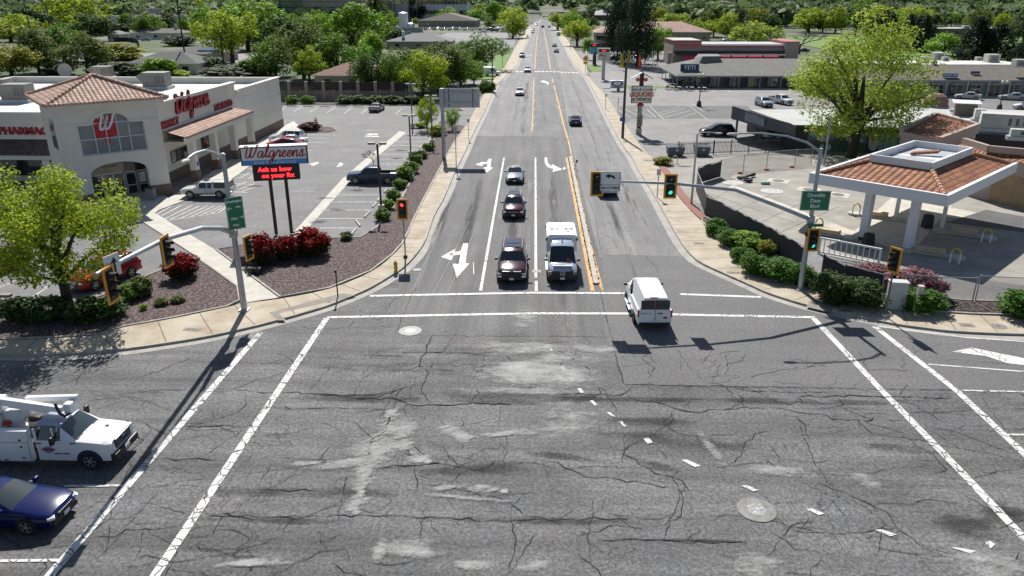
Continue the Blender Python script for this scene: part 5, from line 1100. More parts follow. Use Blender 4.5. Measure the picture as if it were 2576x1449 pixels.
m = mb(); wall_box(m, -79, -38.95, 78.2, 115.4, 6.45, 6.5); S(m, "flat_roof", ROOFW)
m = mb(); wall_box(m, -39.2, -38.35, 77.5, 98.15, 8.35, 8.5); wall_box(m, -39.05, -38.45, 77.5, 98.05, 8.15, 8.35); wall_box(m, -39.1, -38.4, 98.15, 115.95, 7.35, 7.5); wall_box(m, -79.4, -39.1, 115.3, 115.85, 7.3, 7.42); wall_box(m, -79.45, -78.9, 78, 115.3, 7.3, 7.42)
wall_box(m, -79.2, -46.4, 77.6, 78.3, 7.2, 7.42); wall_box(m, -79.1, -46.5, 77.75, 77.9, 6.9, 7.2); S(m, "cornice", TRIMW)
m = mb(); m.lathe([(.05, 0), (.2, .35), (.28, .6)], (-38.45, 98.3, 6.75), 8); S(m, "cornice_bracket", TRIMW)
yE, yW0 = 97.0, 77.0; xe, xw = -36.05, -38.6; ze, zw = 4.95, 5.65
m = mb(); uvquad(m, [(xe, yW0, ze), (xe, yE, ze), (xw, yE - 1.4, zw), (xw, yW0, zw)]); uvquad(m, [(xe, yE, ze), (xw, yE, ze), (xw, yE - 1.4, zw)]); build_uv(m, "canopy_roof", TILE_PINK, st_, loc=(-ox, -oy, -.06))
m = mb(); wall_box(m, -36.35, -36.08, yW0, yE, 4.35, 4.9); wall_box(m, -38.6, -36.35, yE - .3, yE - .03, 4.35, 4.9); wall_box(m, -38.6, -38.4, yW0, yE - 1, 5.6, 5.75); S(m, "canopy_fascia", STUCCO_W)
m = mb(); wall_box(m, -38.6, -36.3, yW0, yE - .3, 4.4, 4.46); S(m, "canopy_soffit", STUCCO_W)
m = mb(); N = 55
for k in range(N):
 y = yW0 + .18 + (yE - yW0) * k / N; m.tube([(xe - .12, y, ze + .02), (xe + .05, y, ze - .03)], .15, 6)
S(m, "eave_tile_row", pbr("eave_tile", (.38, .25, .19), .85, .2))
for y in (78.9, 84.6, 90.4, 96.2):
 c = mb(); wall_box(c, -36.85, -36.15, y - .38, y + .38, 1.2, 4.35); S(c, "column", STUCCO)
 c = mb(); wall_box(c, -36.9, -36.1, y - .43, y + .43, 0, 1.2); S(c, "column_base", BLOCK)
mb_ = mb(); wall_box(mb_, -36.13, -36.11, 78.7, 79.1, 1.6, 2.1); S(mb_, "parking_sign", pbr("accessible_blue", (.02, .09, .4), .5))
def shop_window(y0, y1, z0, z1, n):
 w = mb(); wall_box(w, -38.6, -38.56, y0, y1, z0, z1); o = S(w, "window", DKWIN)
 f = mb()
 for k in range(n + 1): yy = y0 + (y1 - y0) * k / n; wall_box(f, -38.57, -38.51, yy - .05, yy + .05, z0, z1)
 wall_box(f, -38.57, -38.51, y0, y1, z1, z1 + .08); wall_box(f, -38.57, -38.50, y0, y1, z0 - .08, z0); g = f.build("window_frame", pbr("dark_frame", (.05, .045, .04), .5), o)
shop_window(78.2, 83.5, 2.1, 3.2, 4); shop_window(86.0, 90.2, 2.1, 3.4, 2)
m = mb(); uvquad(m, [(-79, 75.4, 3.35), (-47, 75.4, 3.35), (-47, 77.9, 4.55), (-79, 77.9, 4.55)]); build_uv(m, "canopy_roof", TILE_DARK, st_, loc=(-ox, -oy, -.06))
m = mb(); wall_box(m, -79, -47, 75.45, 75.7, 2.85, 3.3); S(m, "canopy_fascia", STUCCO_W)
for x in (-50.5, -56, -61.5):
 c = mb(); wall_box(c, x - .4, x + .4, 75.5, 76.2, 0, 2.85); S(c, "column", STUCCO)
m = mb(); wall_box(m, -60, -48, 77.82, 77.9, .7, 2.8); S(m, "window", SHOPGLASS)
TR = R(40.5); TT = tx((-42.4, 73.0), TR); H2 = 4.35
def tbox(m, x0, x1, y0, y1, z0, z1):
 vs = [TT(x, y, z) for z in (z0, z1) for x, y in ((x0, y0), (x1, y0), (x1, y1), (x0, y1))]
 m.add(vs, [(0, 3, 2, 1), (4, 5, 6, 7), (0, 1, 5, 4), (1, 2, 6, 5), (2, 3, 7, 6), (3, 0, 4, 7)]); return m
def tface(m, poly, y, t=.4):
 """polygon in (x, z) on a plane of the tower, extruded inwards by t"""
 n = len(poly); a = [TT(x, y, z) for x, z in poly]; b = [TT(x, y + t, z) for x, z in poly]
 m.add(a + b, [tuple(range(n)), tuple(range(2 * n - 1, n - 1, -1))] + [(i, n + i, n + (i + 1) % n, (i + 1) % n) for i in range(n)]); return m
wz0, wz1, wr = 4.75, 7.6, 1.5          # big window: sides at +-3.1, arched head of radius 2.05 above 7.6
arc = [(wr * math.cos(math.pi * k / 16), 7.6 + .88 * math.sin(math.pi * k / 16)) for k in range(17)]
head = [(2.85, 7.6)] + arc + [(-2.85, 7.6)]
ent = [(2.5 * math.cos(math.pi * k / 12), 2.95 + .95 * math.sin(math.pi * k / 12)) for k in range(13)]
m = mb()
tface(m, [(H2, 7.6), (H2, 9.1), (-H2, 9.1), (-H2, 7.6)] + [(x, z) for x, z in head[::-1]], -H2)
tface(m, [(2.85, 4.75), (H2, 4.75), (H2, 7.6), (2.85, 7.6)], -H2); tface(m, [(-H2, 4.75), (-2.85, 4.75), (-2.85, 7.6), (-H2, 7.6)], -H2)
tface(m, [(H2, 2.95), (H2, 4.75), (-H2, 4.75), (-H2, 2.95)] + ent[::-1], -H2 - .02, .7)
tbox(m, 2.5, H2, -H2 - .02, -H2 + .9, 1.2, 2.95); tbox(m, -H2, -2.5, -H2 - .02, -H2 + .9, 1.2, 2.95)
tbox(m, H2 - .35, H2, -H2 + .4, H2, 2.6, 9.1); tbox(m, -H2, -H2 + .35, -H2 + .4, H2, 2.6, 9.1); tbox(m, -H2 + .35, H2 - .35, H2 - .35, H2, 5, 9.1)
tbox(m, -H2 + .35, H2 - .35, -H2 + .4, -H2 + 2.8, 4.45, 4.5); tbox(m, -H2 + .3, H2 - .3, -H2 + 2.8, -H2 + 3.0, 2.7, 4.5)
S(m, "tower_wall", STUCCO)
for s in (1, -1):
 c = mb(); tbox(c, *(sorted((s * 2.45, s * (H2 + .06)))), -H2 - .08, -H2 + .95, 0, 1.2); S(c, "pillar_base", BLOCK)
m = mb(); tbox(m, -H2 - .06, -1.6, -H2 - .08, -H2, 7.5, 7.7); tbox(m, 1.6, H2 + .06, -H2 - .08, -H2, 7.5, 7.7)
for k in range(16):
 a0, a1 = math.pi * k / 16, math.pi * (k + 1) / 16; r0, r1 = 1.5, 1.74
 q = [(r * math.cos(a), 7.6 + (r - .62) * math.sin(a)) for r, a in ((r0, a0), (r1, a0), (r1, a1), (r0, a1))]; tface(m, q, -H2 - .08, .1)
tbox(m, -H2 - .5, H2 + .5, -H2 - .5, H2 + .5, 9.1, 9.35); tbox(m, -H2 - .75, H2 + .75, -H2 - .75, H2 + .75, 9.35, 9.62); S(m, "tower_cornice", TRIMW)
m = mb(); tface(m, [(2.85, 4.75), (2.85, 7.6)] + arc + [(-2.85, 7.6), (-2.85, 4.75)], -H2 + .2, .04); win = S(m, "arched_window", glass_mat("sky_tinted_window", (.20, .225, .24), .1))  # pale grey base colour stands in for the sky reflected in the glass
m = mb()
for x in (-2.8, -1.5, -.5, .5, 1.5, 2.8):
 top = 7.6 + (.58 * math.sqrt(max(0, wr * wr - x * x)) if abs(x) < wr else 0); tbox(m, x - .04, x + .04, -H2 + .12, -H2 + .2, 4.75, top)
for z in (4.8, 6.2, 7.6): tbox(m, -2.85, 2.85, -H2 + .12, -H2 + .2, z - .04, z + .04)
m.build("window_frame", pbr("white_mullion", (.6, .6, .6), .5), win)
m = mb(); tface(m, [(-1.45, 6.3), (-1.45, 7.6), (-1.1, 8.15), (.55, 8.35), (.55, 6.4), (-.2, 6.25), (-.3, 5.6), (-.9, 6.2)], -H2 + .17, .02); sgn_ = m.build("window_banner", pbr("banner_red", (.45, .012, .02), .5, .05), win)
script("W", .72, .12, SIGNW, win, TT(-.55, -H2 + .06, 7.35), (R(90), 0, TR), "banner_letter", .01)
m = mb(); tbox(m, -H2 - .04, -H2 + .01, -2.2, .2, 5.2, 7.9); S(m, "side_window", glass_mat("sky_tinted_window", (.2, .225, .24), .1))
m = mb(); e = H2 + .85
for k in range(4):
 a = R(90) * k; f = lambda x, y, z: TT(x * math.cos(a) - y * math.sin(a), x * math.sin(a) + y * math.cos(a), z)
 uvquad(m, [f(-e, -e, 9.62), f(e, -e, 9.62), f(0, 0, 11.6)])
build_uv(m, "tower_roof", TILE_PINK, st_, loc=(-ox, -oy, -.06))
for sx, sy in ((1, 1), (1, -1), (-1, 1), (-1, -1)):
 m = mb(); n = 14
 for k in range(n):
  a = Vector(TT(sx * e * (1 - k / n), sy * e * (1 - k / n), 9.64 + 1.98 * k / n)); b = Vector(TT(sx * e * (1 - (k + .9) / n), sy * e * (1 - (k + .9) / n), 9.64 + 1.98 * (k + .9) / n)); m.tube([a, b], [.2, .15], 8)
 S(m, "hip_tiles", pbr("hip_tile", (.44, .29, .22), .85, .25))
m = mb(); n = 30
for a_ in range(2):
 for k in range(n):
  x = -e + 2 * e * (k + .5) / n; p0, p1 = ((x, -e + .1), (x, -e - .06)) if a_ == 0 else ((-e + .1, x), (-e - .06, x)); m.tube([TT(*p0, 9.66), TT(*p1, 9.60)], .16, 6)
S(m, "eave_tile_row", pbr("eave_tile_pale", (.46, .32, .25), .85, .25))
m = mb(); tbox(m, -2.95, 2.95, -H2 + 2.7, -H2 + 2.78, 0, 3.6); S(m, "entrance_glazing", DKWIN)
m = mb(); tbox(m, -2.2, .9, -H2 + 2.55, -H2 + 2.7, 2.45, 3.4); S(m, "entrance_sign_panel", pbr("entrance_panel", (.50, .48, .33), .6))
script("Walgreens", .2, .05, BLKLET, st_, Vector(TT(-.6, -H2 + 2.54, 3.12)) - Vector((ox, oy, .06)), (R(90), 0, TR), "lettering", .01)
text("2703", .3, pbr("grey_number", (.25, .22, .15), .6), st_, Vector(TT(-.6, -H2 + 2.54, 2.68)) - Vector((ox, oy, .06)), (R(90), 0, TR))
for x0 in (-2.2, -1.2, -.2, .9, 2.0):
 m = mb(); tbox(m, x0, x0 + 1.0, -H2 + 2.58, -H2 + 2.68, .05, .16); tbox(m, x0, x0 + .09, -H2 + 2.58, -H2 + 2.68, .05, 2.4); tbox(m, x0 + .91, x0 + 1.0, -H2 + 2.58, -H2 + 2.68, .05, 2.4); tbox(m, x0, x0 + 1.0, -H2 + 2.58, -H2 + 2.68, 2.3, 2.42); tbox(m, x0, x0 + 1, -H2 + 2.58, -H2 + 2.68, .95, 1.05); S(m, "sliding_door", pbr("door_aluminium", (.55, .55, .55), .4, metal=.4))
m = mb(); tbox(m, 2.15, 2.75, -H2 + 2.5, -H2 + 2.57, 1.2, 2.2); S(m, "door_poster", pbr("poster_white", (.6, .62, .6), .7))
def wall_text(s, size, y, z, sx=1.0): 
 text(s, size, DKRED, st_, (-38.55 - ox + .0, y - oy, z - .06), (R(90), 0, R(90)), extrude=.05, bold=.045, sx=sx); text(s, size, REDLET, st_, (-38.44 - ox, y - oy, z - .06), (R(90), 0, R(90)), extrude=.01, bold=.03, sx=sx)
script("Walgreens", .98, .22, DKRED, st_, (-38.56 - ox, 85.0 - oy, 7.35), (R(90), 0, R(90)), "lettering_backing", .08); script("Walgreens", .98, .15, REDLET, st_, (-38.46 - ox, 85.0 - oy, 7.35), (R(90), 0, R(90)), "lettering", .04)
wall_text("1-HR PHOTO", .95, 93.6, 6.12); wall_text("PHARMACY", .95, 78.6, 6.12)
text("PHARMACY", 1.05, DKRED, st_, (-53.4 - ox, 77.84 - oy, 5.35), (R(90), 0, 0), extrude=.05, bold=.05, sx=1.1); text("PHARMACY", 1.05, REDLET, st_, (-53.4 - ox, 77.76 - oy, 5.35), (R(90), 0, 0), extrude=.01, bold=.03, sx=1.1)
def roof_unit(label, p, rz, d=(3.0, 2.0, 1.7), z=6.5, hood=True, mat=UNIT, group="rooftop units on the drug store"):
 r_ = thing("rooftop_unit", label, "air conditioner", (p[0], p[1], z), rz, group)
 mb().box((0, 0, .22), (d[0] + .5, d[1] + .4, .44)).build("curb_base", GALV, r_); mb().rbox((0, 0, .44 + d[2] / 2), d, .04).build("housing", mat, r_)
 if hood:
  m = mb(); x = d[0] / 2; m.add([(-x, -d[1] * .4, .9), (-x, d[1] * .4, .9), (-x, d[1] * .4, .4 + d[2]), (-x, -d[1] * .4, .4 + d[2]), (-x - .9, -d[1] * .4, .4 + d[2] * .75), (-x - .9, d[1] * .4, .4 + d[2] * .75)], [(3, 2, 5, 4), (0, 4, 5, 1), (0, 3, 4), (1, 5, 2), (0, 1, 2, 3)]); m.build("intake_hood", mat, r_)
 m = mb()
 for k in range(3): m.box((d[0] * (.1 + .15 * k), -d[1] / 2 - .012, .44 + d[2] * .5), (.3, .02, d[2] * .5))
 m.build("access_panel", pbr("panel_grey", (.14, .13, .125), .6), r_)
 return r_
p = G(398, 222, 6.6); roof_unit("brown-grey rooftop unit right of the tower roof", (p.x, p.y), R(4), (3.2, 2.4, 1.9))
p = G(262, 198, 6.6); roof_unit("rooftop unit peeping over the tower's tiled peak", (p.x, p.y), R(4), (2.6, 2.0, 1.6))
p = G(50, 255, 6.6); roof_unit("rooftop unit left of the tower near the front wall", (p.x, p.y), R(4), (3.0, 2.2, 1.8))
p = G(2, 236, 6.6); roof_unit("rooftop unit cut by the left picture edge", (p.x, p.y), R(4), (2.4, 2.0, 1.6))
def vent(label, p, z, h=.5, r=.3): 
 m = mb(); m.lathe([(r, 0), (r, h * .4), (r * 1.5, h * .45), (r * 1.5, h * .8), (r * .4, h)], (0, 0, 0), 12); return tag(m.build("roof_vent", UNITW, None, (p[0], p[1], z)), label, "roof vent", "small roof vents")
p = G(535, 207, 6.5); vent("low white mushroom vent on the store's flat roof", p, 6.5, .5, .5)
p = G(608, 203, 6.5); vent("thin white pipe vent near the store roof's far corner", p, 6.5, .8, .12)
p = G(168, 196, 6.5); sd = thing("satellite_dish", "round mesh satellite dish on the drug store roof beside the tiled peak", "satellite dish", (p.x, p.y, 6.5))
m = mb(); m.lathe([(.08, 0), (.5, .06), (.9, .2), (1.05, .3), (1.08, .32), (.95, .24), (.5, .1), (.06, .04)], (0, 0, 0), 20); o = m.build("dish", pbr("grey_mesh", (.3, .3, .29), .6), sd, (0, 0, 1.1)); o.rotation_euler = (R(70), 0, R(20)); mb().cyl((0, .2, 0), .06, 1.1, 8).build("mast", GALV, sd)
for lab, pp in (("grey litter bin by the drug store's right entrance pillar", (383, 502)),):
 p = G(*pp, .06); lb = thing("litter_bin", lab, "bin", (p.x, p.y, .12)); mb().rbox((0, 0, .55), (.75, .75, 1.1), .06).build("body", pbr("bin_grey", (.2, .2, .2), .7), lb); mb().rbox((0, 0, 1.15), (.8, .8, .12), .04).build("lid", BLACK, lb)
gs = thing("station_canopy", "white fascia filling-station canopy with terracotta tile slopes", "canopy", (32.5, 63.7, .06)); gx, gy = 32.5, 63.7
GT = tx((0, 0), R(-45))      # local x along the short front edge, y into the depth
def gbox(m, x0, x1, y0, y1, z0, z1):
 vs = [GT(x, y, z) for z in (z0, z1) for x, y in ((x0, y0), (x1, y0), (x1, y1), (x0, y1))]
 m.add(vs, [(0, 3, 2, 1), (4, 5, 6, 7), (0, 1, 5, 4), (1, 2, 6, 5), (2, 3, 7, 6), (3, 0, 4, 7)]); return m
GW, GD = 5.28, 8.6
FAS = pbr("white_fascia", (.70, .70, .71), .5, .04, .6)
m = mb(); gbox(m, -GW, GW, -GD, -GD + .3, 4.15, 5.0); gbox(m, -GW, GW, GD - .3, GD, 4.15, 5.0); gbox(m, -GW, -GW + .3, -GD + .3, GD - .3, 4.15, 5.0); gbox(m, GW - .3, GW, -GD + .3, GD - .3, 4.15, 5.0); m.build("fascia", FAS, gs)
m = mb(); gbox(m, -GW + .3, GW - .3, -GD + .3, GD - .3, 4.2, 4.3); m.build("soffit", pbr("soffit_white", (.5, .5, .5), .7), gs)
bx0, bx1, by0, by1, zb0 = -2.45, 2.45, -4.2, 5.4, 5.75; e0 = GW - .35; f0 = GD - .35
m = mb()
uvquad(m, [GT(-e0, -f0, 4.85), GT(e0, -f0, 4.85), GT(bx1, by0, zb0), GT(bx0, by0, zb0)]); uvquad(m, [GT(e0, -f0, 4.85), GT(e0, f0, 4.85), GT(bx1, by1, zb0), GT(bx1, by0, zb0)])
uvquad(m, [GT(e0, f0, 4.85), GT(-e0, f0, 4.85), GT(bx0, by1, zb0), GT(bx1, by1, zb0)]); uvquad(m, [GT(-e0, f0, 4.85), GT(-e0, -f0, 4.85), GT(bx0, by0, zb0), GT(bx0, by1, zb0)])
build_uv(m, "tile_slopes", TILE_RED, gs)
for a, b in (((e0, -f0), (bx1, by0)), ((-e0, -f0), (bx0, by0)), ((e0, f0), (bx1, by1))):
 m = mb(); n = 9
 for k in range(n):
  p = Vector(GT(a[0] + (b[0] - a[0]) * k / n, a[1] + (b[1] - a[1]) * k / n, 4.9 + .92 * k / n)); q = Vector(GT(a[0] + (b[0] - a[0]) * (k + .92) / n, a[1] + (b[1] - a[1]) * (k + .92) / n, 4.9 + .92 * (k + .92) / n)); m.tube([p, q], [.2, .15], 8)
 m.build("hip_tiles", pbr("hip_terracotta", (.40, .20, .125), .85, .25), gs)
m = mb(); gbox(m, bx0, bx1, by0, by0 + .18, 5.5, 6.35); gbox(m, bx0, bx1, by1 - .18, by1, 5.5, 6.35); gbox(m, bx0, bx0 + .18, by0 + .18, by1 - .18, 5.5, 6.35); gbox(m, bx1 - .18, bx1, by0 + .18, by1 - .18, 5.5, 6.35); m.build("roof_curb", FAS, gs)
m = mb(); gbox(m, bx0 + .18, bx1 - .18, by0 + .18, by1 - .18, 5.75, 5.8); m.build("well_floor", pbr("well_grey", (.32, .34, .36), .7, .2, .8), gs)
m = mb()
for k in range(7): gbox(m, bx0 + .3, bx1 - .3, by0 + .5 + k * .42, by0 + .53 + k * .42, 5.8, 5.83)
m.build("seam_ribs", BLACK, gs); m = mb(); gbox(m, bx0 + .2, bx1 - .2, .3, 1.1, 5.8, 5.81); gbox(m, bx1 - .8, bx1 - .2, .3, 5.1, 5.81, 5.82); m.build("well_strip", FAS, gs)
for (x, y, big) in ((26.74, 59.05, 1), (29.03, 56.23, 1), (31.97, 64.96, 0), (34.46, 61.86, 0)):
 w = .7 if big else .32; c = mb(); c.box((x + .3 - gx, y + .3 - gy, 2.05), (w, w * .8, 4.3), R(45)); c.build("column", FAS, gs); 
 if big: mb().box((x + .3 - gx, y + .3 - gy, .1), (w + .1, w * .9, .2), R(45)).build("column_foot", BLACK, gs)
rt = random.Random(3)
m = mb()
for k in range(11): p = GT(-.9 + .16 * k, .9 + .12 * k, 0); m.tube([(p[0] - .2, p[1] - .25, 5.95 + .02 * k), (p[0] + .25, p[1] + .22, 6.02 + .02 * k)], .12, 6)
tag(m.build("roof_tile_stack", pbr("spare_tile", (.30, .13, .075), .85, .3), None, (gx, gy, .06)), "heap of spare clay tiles on the filling-station canopy", "tiles")
mk = thing("market_building", "long low market with white roof, tiled mansards and slanted wooden front", "store", (45, 98, .06)); mx_, my_ = 45, 98
def K2(m, name, mat, **k): return m.build(name, mat, mk, loc=(-mx_, -my_, -.06), **k)
PINKW = pbr("pinkish_stucco", (.40, .30, .255), .9, .06, .5); DKWALL = pbr("dark_plum_wall", (.045, .04, .045), .8, .15); BOARD = pbr("grey_boards", (.11, .11, .12), .85, .3, 2.0)
m = mb(); m.prism([(33.2, 98.6), (46, 96.2), (60, 90), (74, 85.5), (80, 112), (60, 116), (31.6, 113.0)], 0, 3.2); K2(m, "wall", DKWALL)
m = mb(); m.prism([(33.4, 98.8), (46, 96.5), (60, 90.3), (74, 85.8), (79.7, 111.7), (60, 115.7), (31.8, 112.8)], 3.2, 3.26); K2(m, "flat_roof", ROOFG)
m = mb(); m.prism([(54, 93.5), (74, 86.3), (79, 104), (56, 106)], 3.27, 3.45); K2(m, "white_roof", ROOFW)
m = mb(); P_ = [(27.5, 106.7), (30.0, 100.8), (32.6, 97.6), (33.3, 97.0)]; Z1 = [4.6, 4.1, 3.65, 3.3]; Z0 = [2.9, 2.5, 2.25, 2.1]
for i in range(3):
 a, b = P_[i], P_[i + 1]; n = 9
 for k in range(n):
  t0, t1 = k / n, (k + .9) / n
  q = [(a[0] + (b[0] - a[0]) * t, a[1] + (b[1] - a[1]) * t) for t in (t0, t1)]; zz = [(Z0[i] + (Z0[i + 1] - Z0[i]) * t, Z1[i] + (Z1[i + 1] - Z1[i]) * t) for t in (t0, t1)]; d = (.12, .03)
  m.add([(q[0][0], q[0][1], zz[0][0]), (q[1][0], q[1][1], zz[1][0]), (q[1][0], q[1][1], zz[1][1]), (q[0][0], q[0][1], zz[0][1])] + [(q[0][0] + d[0], q[0][1] + d[1], zz[0][0]), (q[1][0] + d[0], q[1][1] + d[1], zz[1][0]), (q[1][0] + d[0], q[1][1] + d[1], zz[1][1]), (q[0][0] + d[0], q[0][1] + d[1], zz[0][1])], [(0, 3, 2, 1), (4, 5, 6, 7), (3, 7, 6, 2), (0, 1, 5, 4)])
K2(m, "board_front", BOARD)
m = mb(); m.prism([(27.65, 106.7), (30.15, 100.9), (32.8, 97.8), (33.4, 98.4), (31.8, 112.5), (28.3, 110)], 2.75, 2.9); K2(m, "front_soffit", pbr("soffit_dark", (.1, .1, .1), .8))
for px_ in ((28.2, 106.2), (30.2, 101.6)):
 c = mb(); wall_box(c, px_[0], px_[0] + .25, px_[1], px_[1] + .25, 0, 2.8); K2(c, "post", BOARD)
m = mb(); m.add([(28.6, 103.8, 3.0), (30.2, 100.2, 2.8), (30.2, 100.2, 3.8), (28.6, 103.8, 4.1), (28.65, 103.82, 3.0), (30.25, 100.22, 2.8), (30.25, 100.22, 3.8), (28.65, 103.82, 4.1)], [(0, 3, 2, 1), (4, 5, 6, 7), (3, 7, 6, 2), (0, 1, 5, 4)])
K2(m, "banner", pbr("faded_banner", (.22, .23, .26), .7, .35, 2.5))
m = mb(); m.add([(31.9, 105.5, .4), (32.8, 100, .4), (32.8, 100, 2.4), (31.9, 105.5, 2.4), (32.2, 105.5, .4), (33.1, 100, .4), (33.1, 100, 2.4), (32.2, 105.5, 2.4)], [(0, 3, 2, 1), (4, 5, 6, 7), (0, 4, 7, 3), (1, 2, 6, 5)]); K2(m, "shop_window", SHOPGLASS)
mu = mb(); mcols = [pbr("mural_blue", (.10, .18, .30), .8, .2), pbr("mural_green", (.05, .10, .07), .8, .3), pbr("mural_white", (.45, .45, .45), .8, .2), pbr("mural_red", (.28, .05, .05), .8, .2), pbr("mural_teal", (.16, .30, .30), .8, .2)]
wa, wb = Vector((33.2, 98.6)), Vector((46, 96.2)); wd = (wb - wa).normalized(); wn2 = Vector((wd.y, -wd.x))
def mq(x0, x1, z0, z1, c, off=.03, rnd=False):
 mu.mi = c; o = wn2 * off
 if rnd:
  N = 14; mu.add([(*(wa + wd * ((x0 + x1) / 2 + (x1 - x0) / 2 * math.cos(2 * math.pi * k / N)) + o), (z0 + z1) / 2 + (z1 - z0) / 2 * math.sin(2 * math.pi * k / N)) for k in range(N)], [tuple(range(N))])
 else: mu.add([(*(wa + wd * x0 + o), z0), (*(wa + wd * x1 + o), z0), (*(wa + wd * x1 + o), z1), (*(wa + wd * x0 + o), z1)], [(0, 1, 2, 3)])
mq(2.2, 9.4, 1.35, 2.7, 0); mq(2.2, 9.4, .1, 1.4, 1, .04); mq(3.4, 4.9, 1.2, 2.55, 2, .045, True); mq(2.5, 3.4, 1.3, 2.1, 0, .05, True); mq(5.4, 7.0, .9, 1.9, 1, .05, True)
for x, c, r_ in ((3.0, 3, .3), (4.1, 2, .32), (5.0, 2, .3), (6.0, 1, .3)): mq(x - .25, x + .25, .15, .95, c, .055, True); mq(x - .14, x + .14, .95, 1.3, 3, .056, True)
mq(9.6, 10.9, .3, 2.6, 2, .05, True); mq(9.9, 10.6, 1.6, 2.5, 3, .055, True); mq(10.9, 13.6, .4, 2.6, 4, .04); 
for x in (11.4, 12.2, 13.0): mq(x, x + .1, .4, 2.6, 1, .05)
K2(mu, "mural", mcols); text("&", .7, SIGNW, mk, (*(wa + wd * 8.8 + wn2 * .06 - Vector((mx_, my_))), 1.5), (R(90), 0, math.atan2(wd.y, wd.x)))
def at(px, py, z): p = G(px, py, z); return (p.x, p.y, z)
def px2(pts, z): return [at(x, y, z) for x, y in pts]
a = at(2268, 330, 4.8); b_ = at(2355, 289, 5.6); c_ = at(2460, 317, 5.6); d_ = at(2365, 352, 4.8)
m = mb(); uvquad(m, [a, d_, c_, b_]); build_uv(m, "mansard_tiles", TILE_RED, mk, loc=(-mx_, -my_, -.06))
def parapet(pts, w=.45, z0=0.0, dz=.3, name="parapet"):
 for p, q in zip(pts, pts[1:]):
  m = mb(); beam(m, (p[0], p[1], p[2] + dz / 2 - .3), (q[0], q[1], q[2] + dz / 2 - .3), w, dz + .6); K2(m, name, PINKW)
parapet([a, b_, c_, d_])
m = mb(); m.add([(a[0], a[1], 0), (d_[0], d_[1], 0), (d_[0], d_[1], d_[2]), (a[0], a[1], a[2]), (c_[0], c_[1], 0), (c_[0], c_[1], c_[2]), (b_[0], b_[1], 0), (b_[0], b_[1], b_[2])], [(0, 1, 2, 3), (1, 4, 5, 2), (4, 6, 7, 5), (6, 0, 3, 7)]); K2(m, "side_wall", PINKW)
a2 = at(2392, 372, 4.2); b2 = at(2425, 360, 4.7); c2 = at(2490, 380, 4.7); d2 = at(2470, 392, 4.2)
a3 = d2; b3 = c2; c3 = at(2700, 400, 4.7); d3 = at(2700, 432, 4.2)
m = mb(); uvquad(m, [a2, d2, b3, b2]); uvquad(m, [a3, d3, c3, b3]); build_uv(m, "mansard_tiles", TILE_RED, mk, loc=(-mx_, -my_, -.06))
parapet([(b2[0], b2[1] + .2, b2[2] + .2), (c2[0], c2[1] + .2, c2[2] + .2), (c3[0], c3[1] + .2, c3[2] + .2)], .4)
m = mb()
for p, q in ((a2, d2), (d2, d3)): m.add([(p[0], p[1], 0), (q[0], q[1], 0), (q[0], q[1], q[2] - .02), (p[0], p[1], p[2] - .02)], [(0, 1, 2, 3)])
K2(m, "front_wall", pbr("front_stucco", (.36, .30, .26), .9, .08))
m = mb(); p, q = Vector(d2), Vector(d3); t = (q - p).normalized(); n_ = Vector((t.y, -t.x, 0)) * .03
m.add([p + t * 1.5 + n_ - Vector((0, 0, p.z)), p + t * 12 + n_ - Vector((0, 0, p.z)), p + t * 12 + n_ - Vector((0, 0, p.z - 2.9)), p + t * 1.5 + n_ - Vector((0, 0, p.z - 2.9))], [(0, 1, 2, 3)]); K2(m, "boarded_window", pbr("plywood_board", (.30, .22, .13), .85, .2, 1.0))
p = G(2352, 266, 3.4); dm = thing("brick_oven_dome", "round brick oven dome standing on the market roof", "dome", (p.x, p.y, 3.22))
mb().lathe([(1.75, -.1), (1.9, .1), (1.9, .25)], (0, 0, 0), 20).build("base_ring", GREYWALL, dm); mb().lathe([(1.75, .2), (1.72, 1.0), (1.3, 1.6), (.8, 1.95), (.1, 2.05)], (0, 0, 0), 20).build("brick_shell", pbr("oven_brick", (.24, .13, .10), .9, .4, 5.0), dm)
def ru(lab, px, py, rz, d, mat=UNITW, z=3.4, hood=False): p = G(px, py, z); return roof_unit(lab, (p.x, p.y), rz, d, z, hood, mat, "rooftop units on the market")
ru("big beige rooftop unit on the market's white roof at the right edge", 2520, 330, R(-25), (5.0, 2.4, 1.7)); ru("small grey condenser behind the right-hand terracotta mansard", 2560, 352, R(-20), (1.8, 1.0, .8)); ru("square fan box beside the shade roof on the market", 2460, 306, R(-20), (1.2, 1.1, 1.2))
p = G(2425, 292, 3.4); sh = thing("rooftop_shelter", "lean-to shade roof over a screened unit on the market roof", "shelter", (p.x, p.y, 3.4), R(-20)); mb().box((0, 0, 1.9), (3.4, 2.2, .08), 0, (R(6), 0, 0)).build("shade_roof", SIGNW, sh); mb().box((0, 0, .85), (2.6, 1.3, 1.6)).build("screen", pbr("brown_screen", (.13, .11, .09), .8), sh)
for s in (1, -1): mb().box((s * 1.5, -.9, .95), (.08, .08, 1.9)).build("post", GALV, sh)
for lab, px, py, h, r_ in (("white pipe vent by the dome", 2395, 282, .5, .3), ("dark vent cap by the shade roof", 2448, 276, .4, .25), ("white vent at the market's right", 2540, 300, .5, .3)): vent(lab, G(px, py, 3.4), 3.4, h, r_)
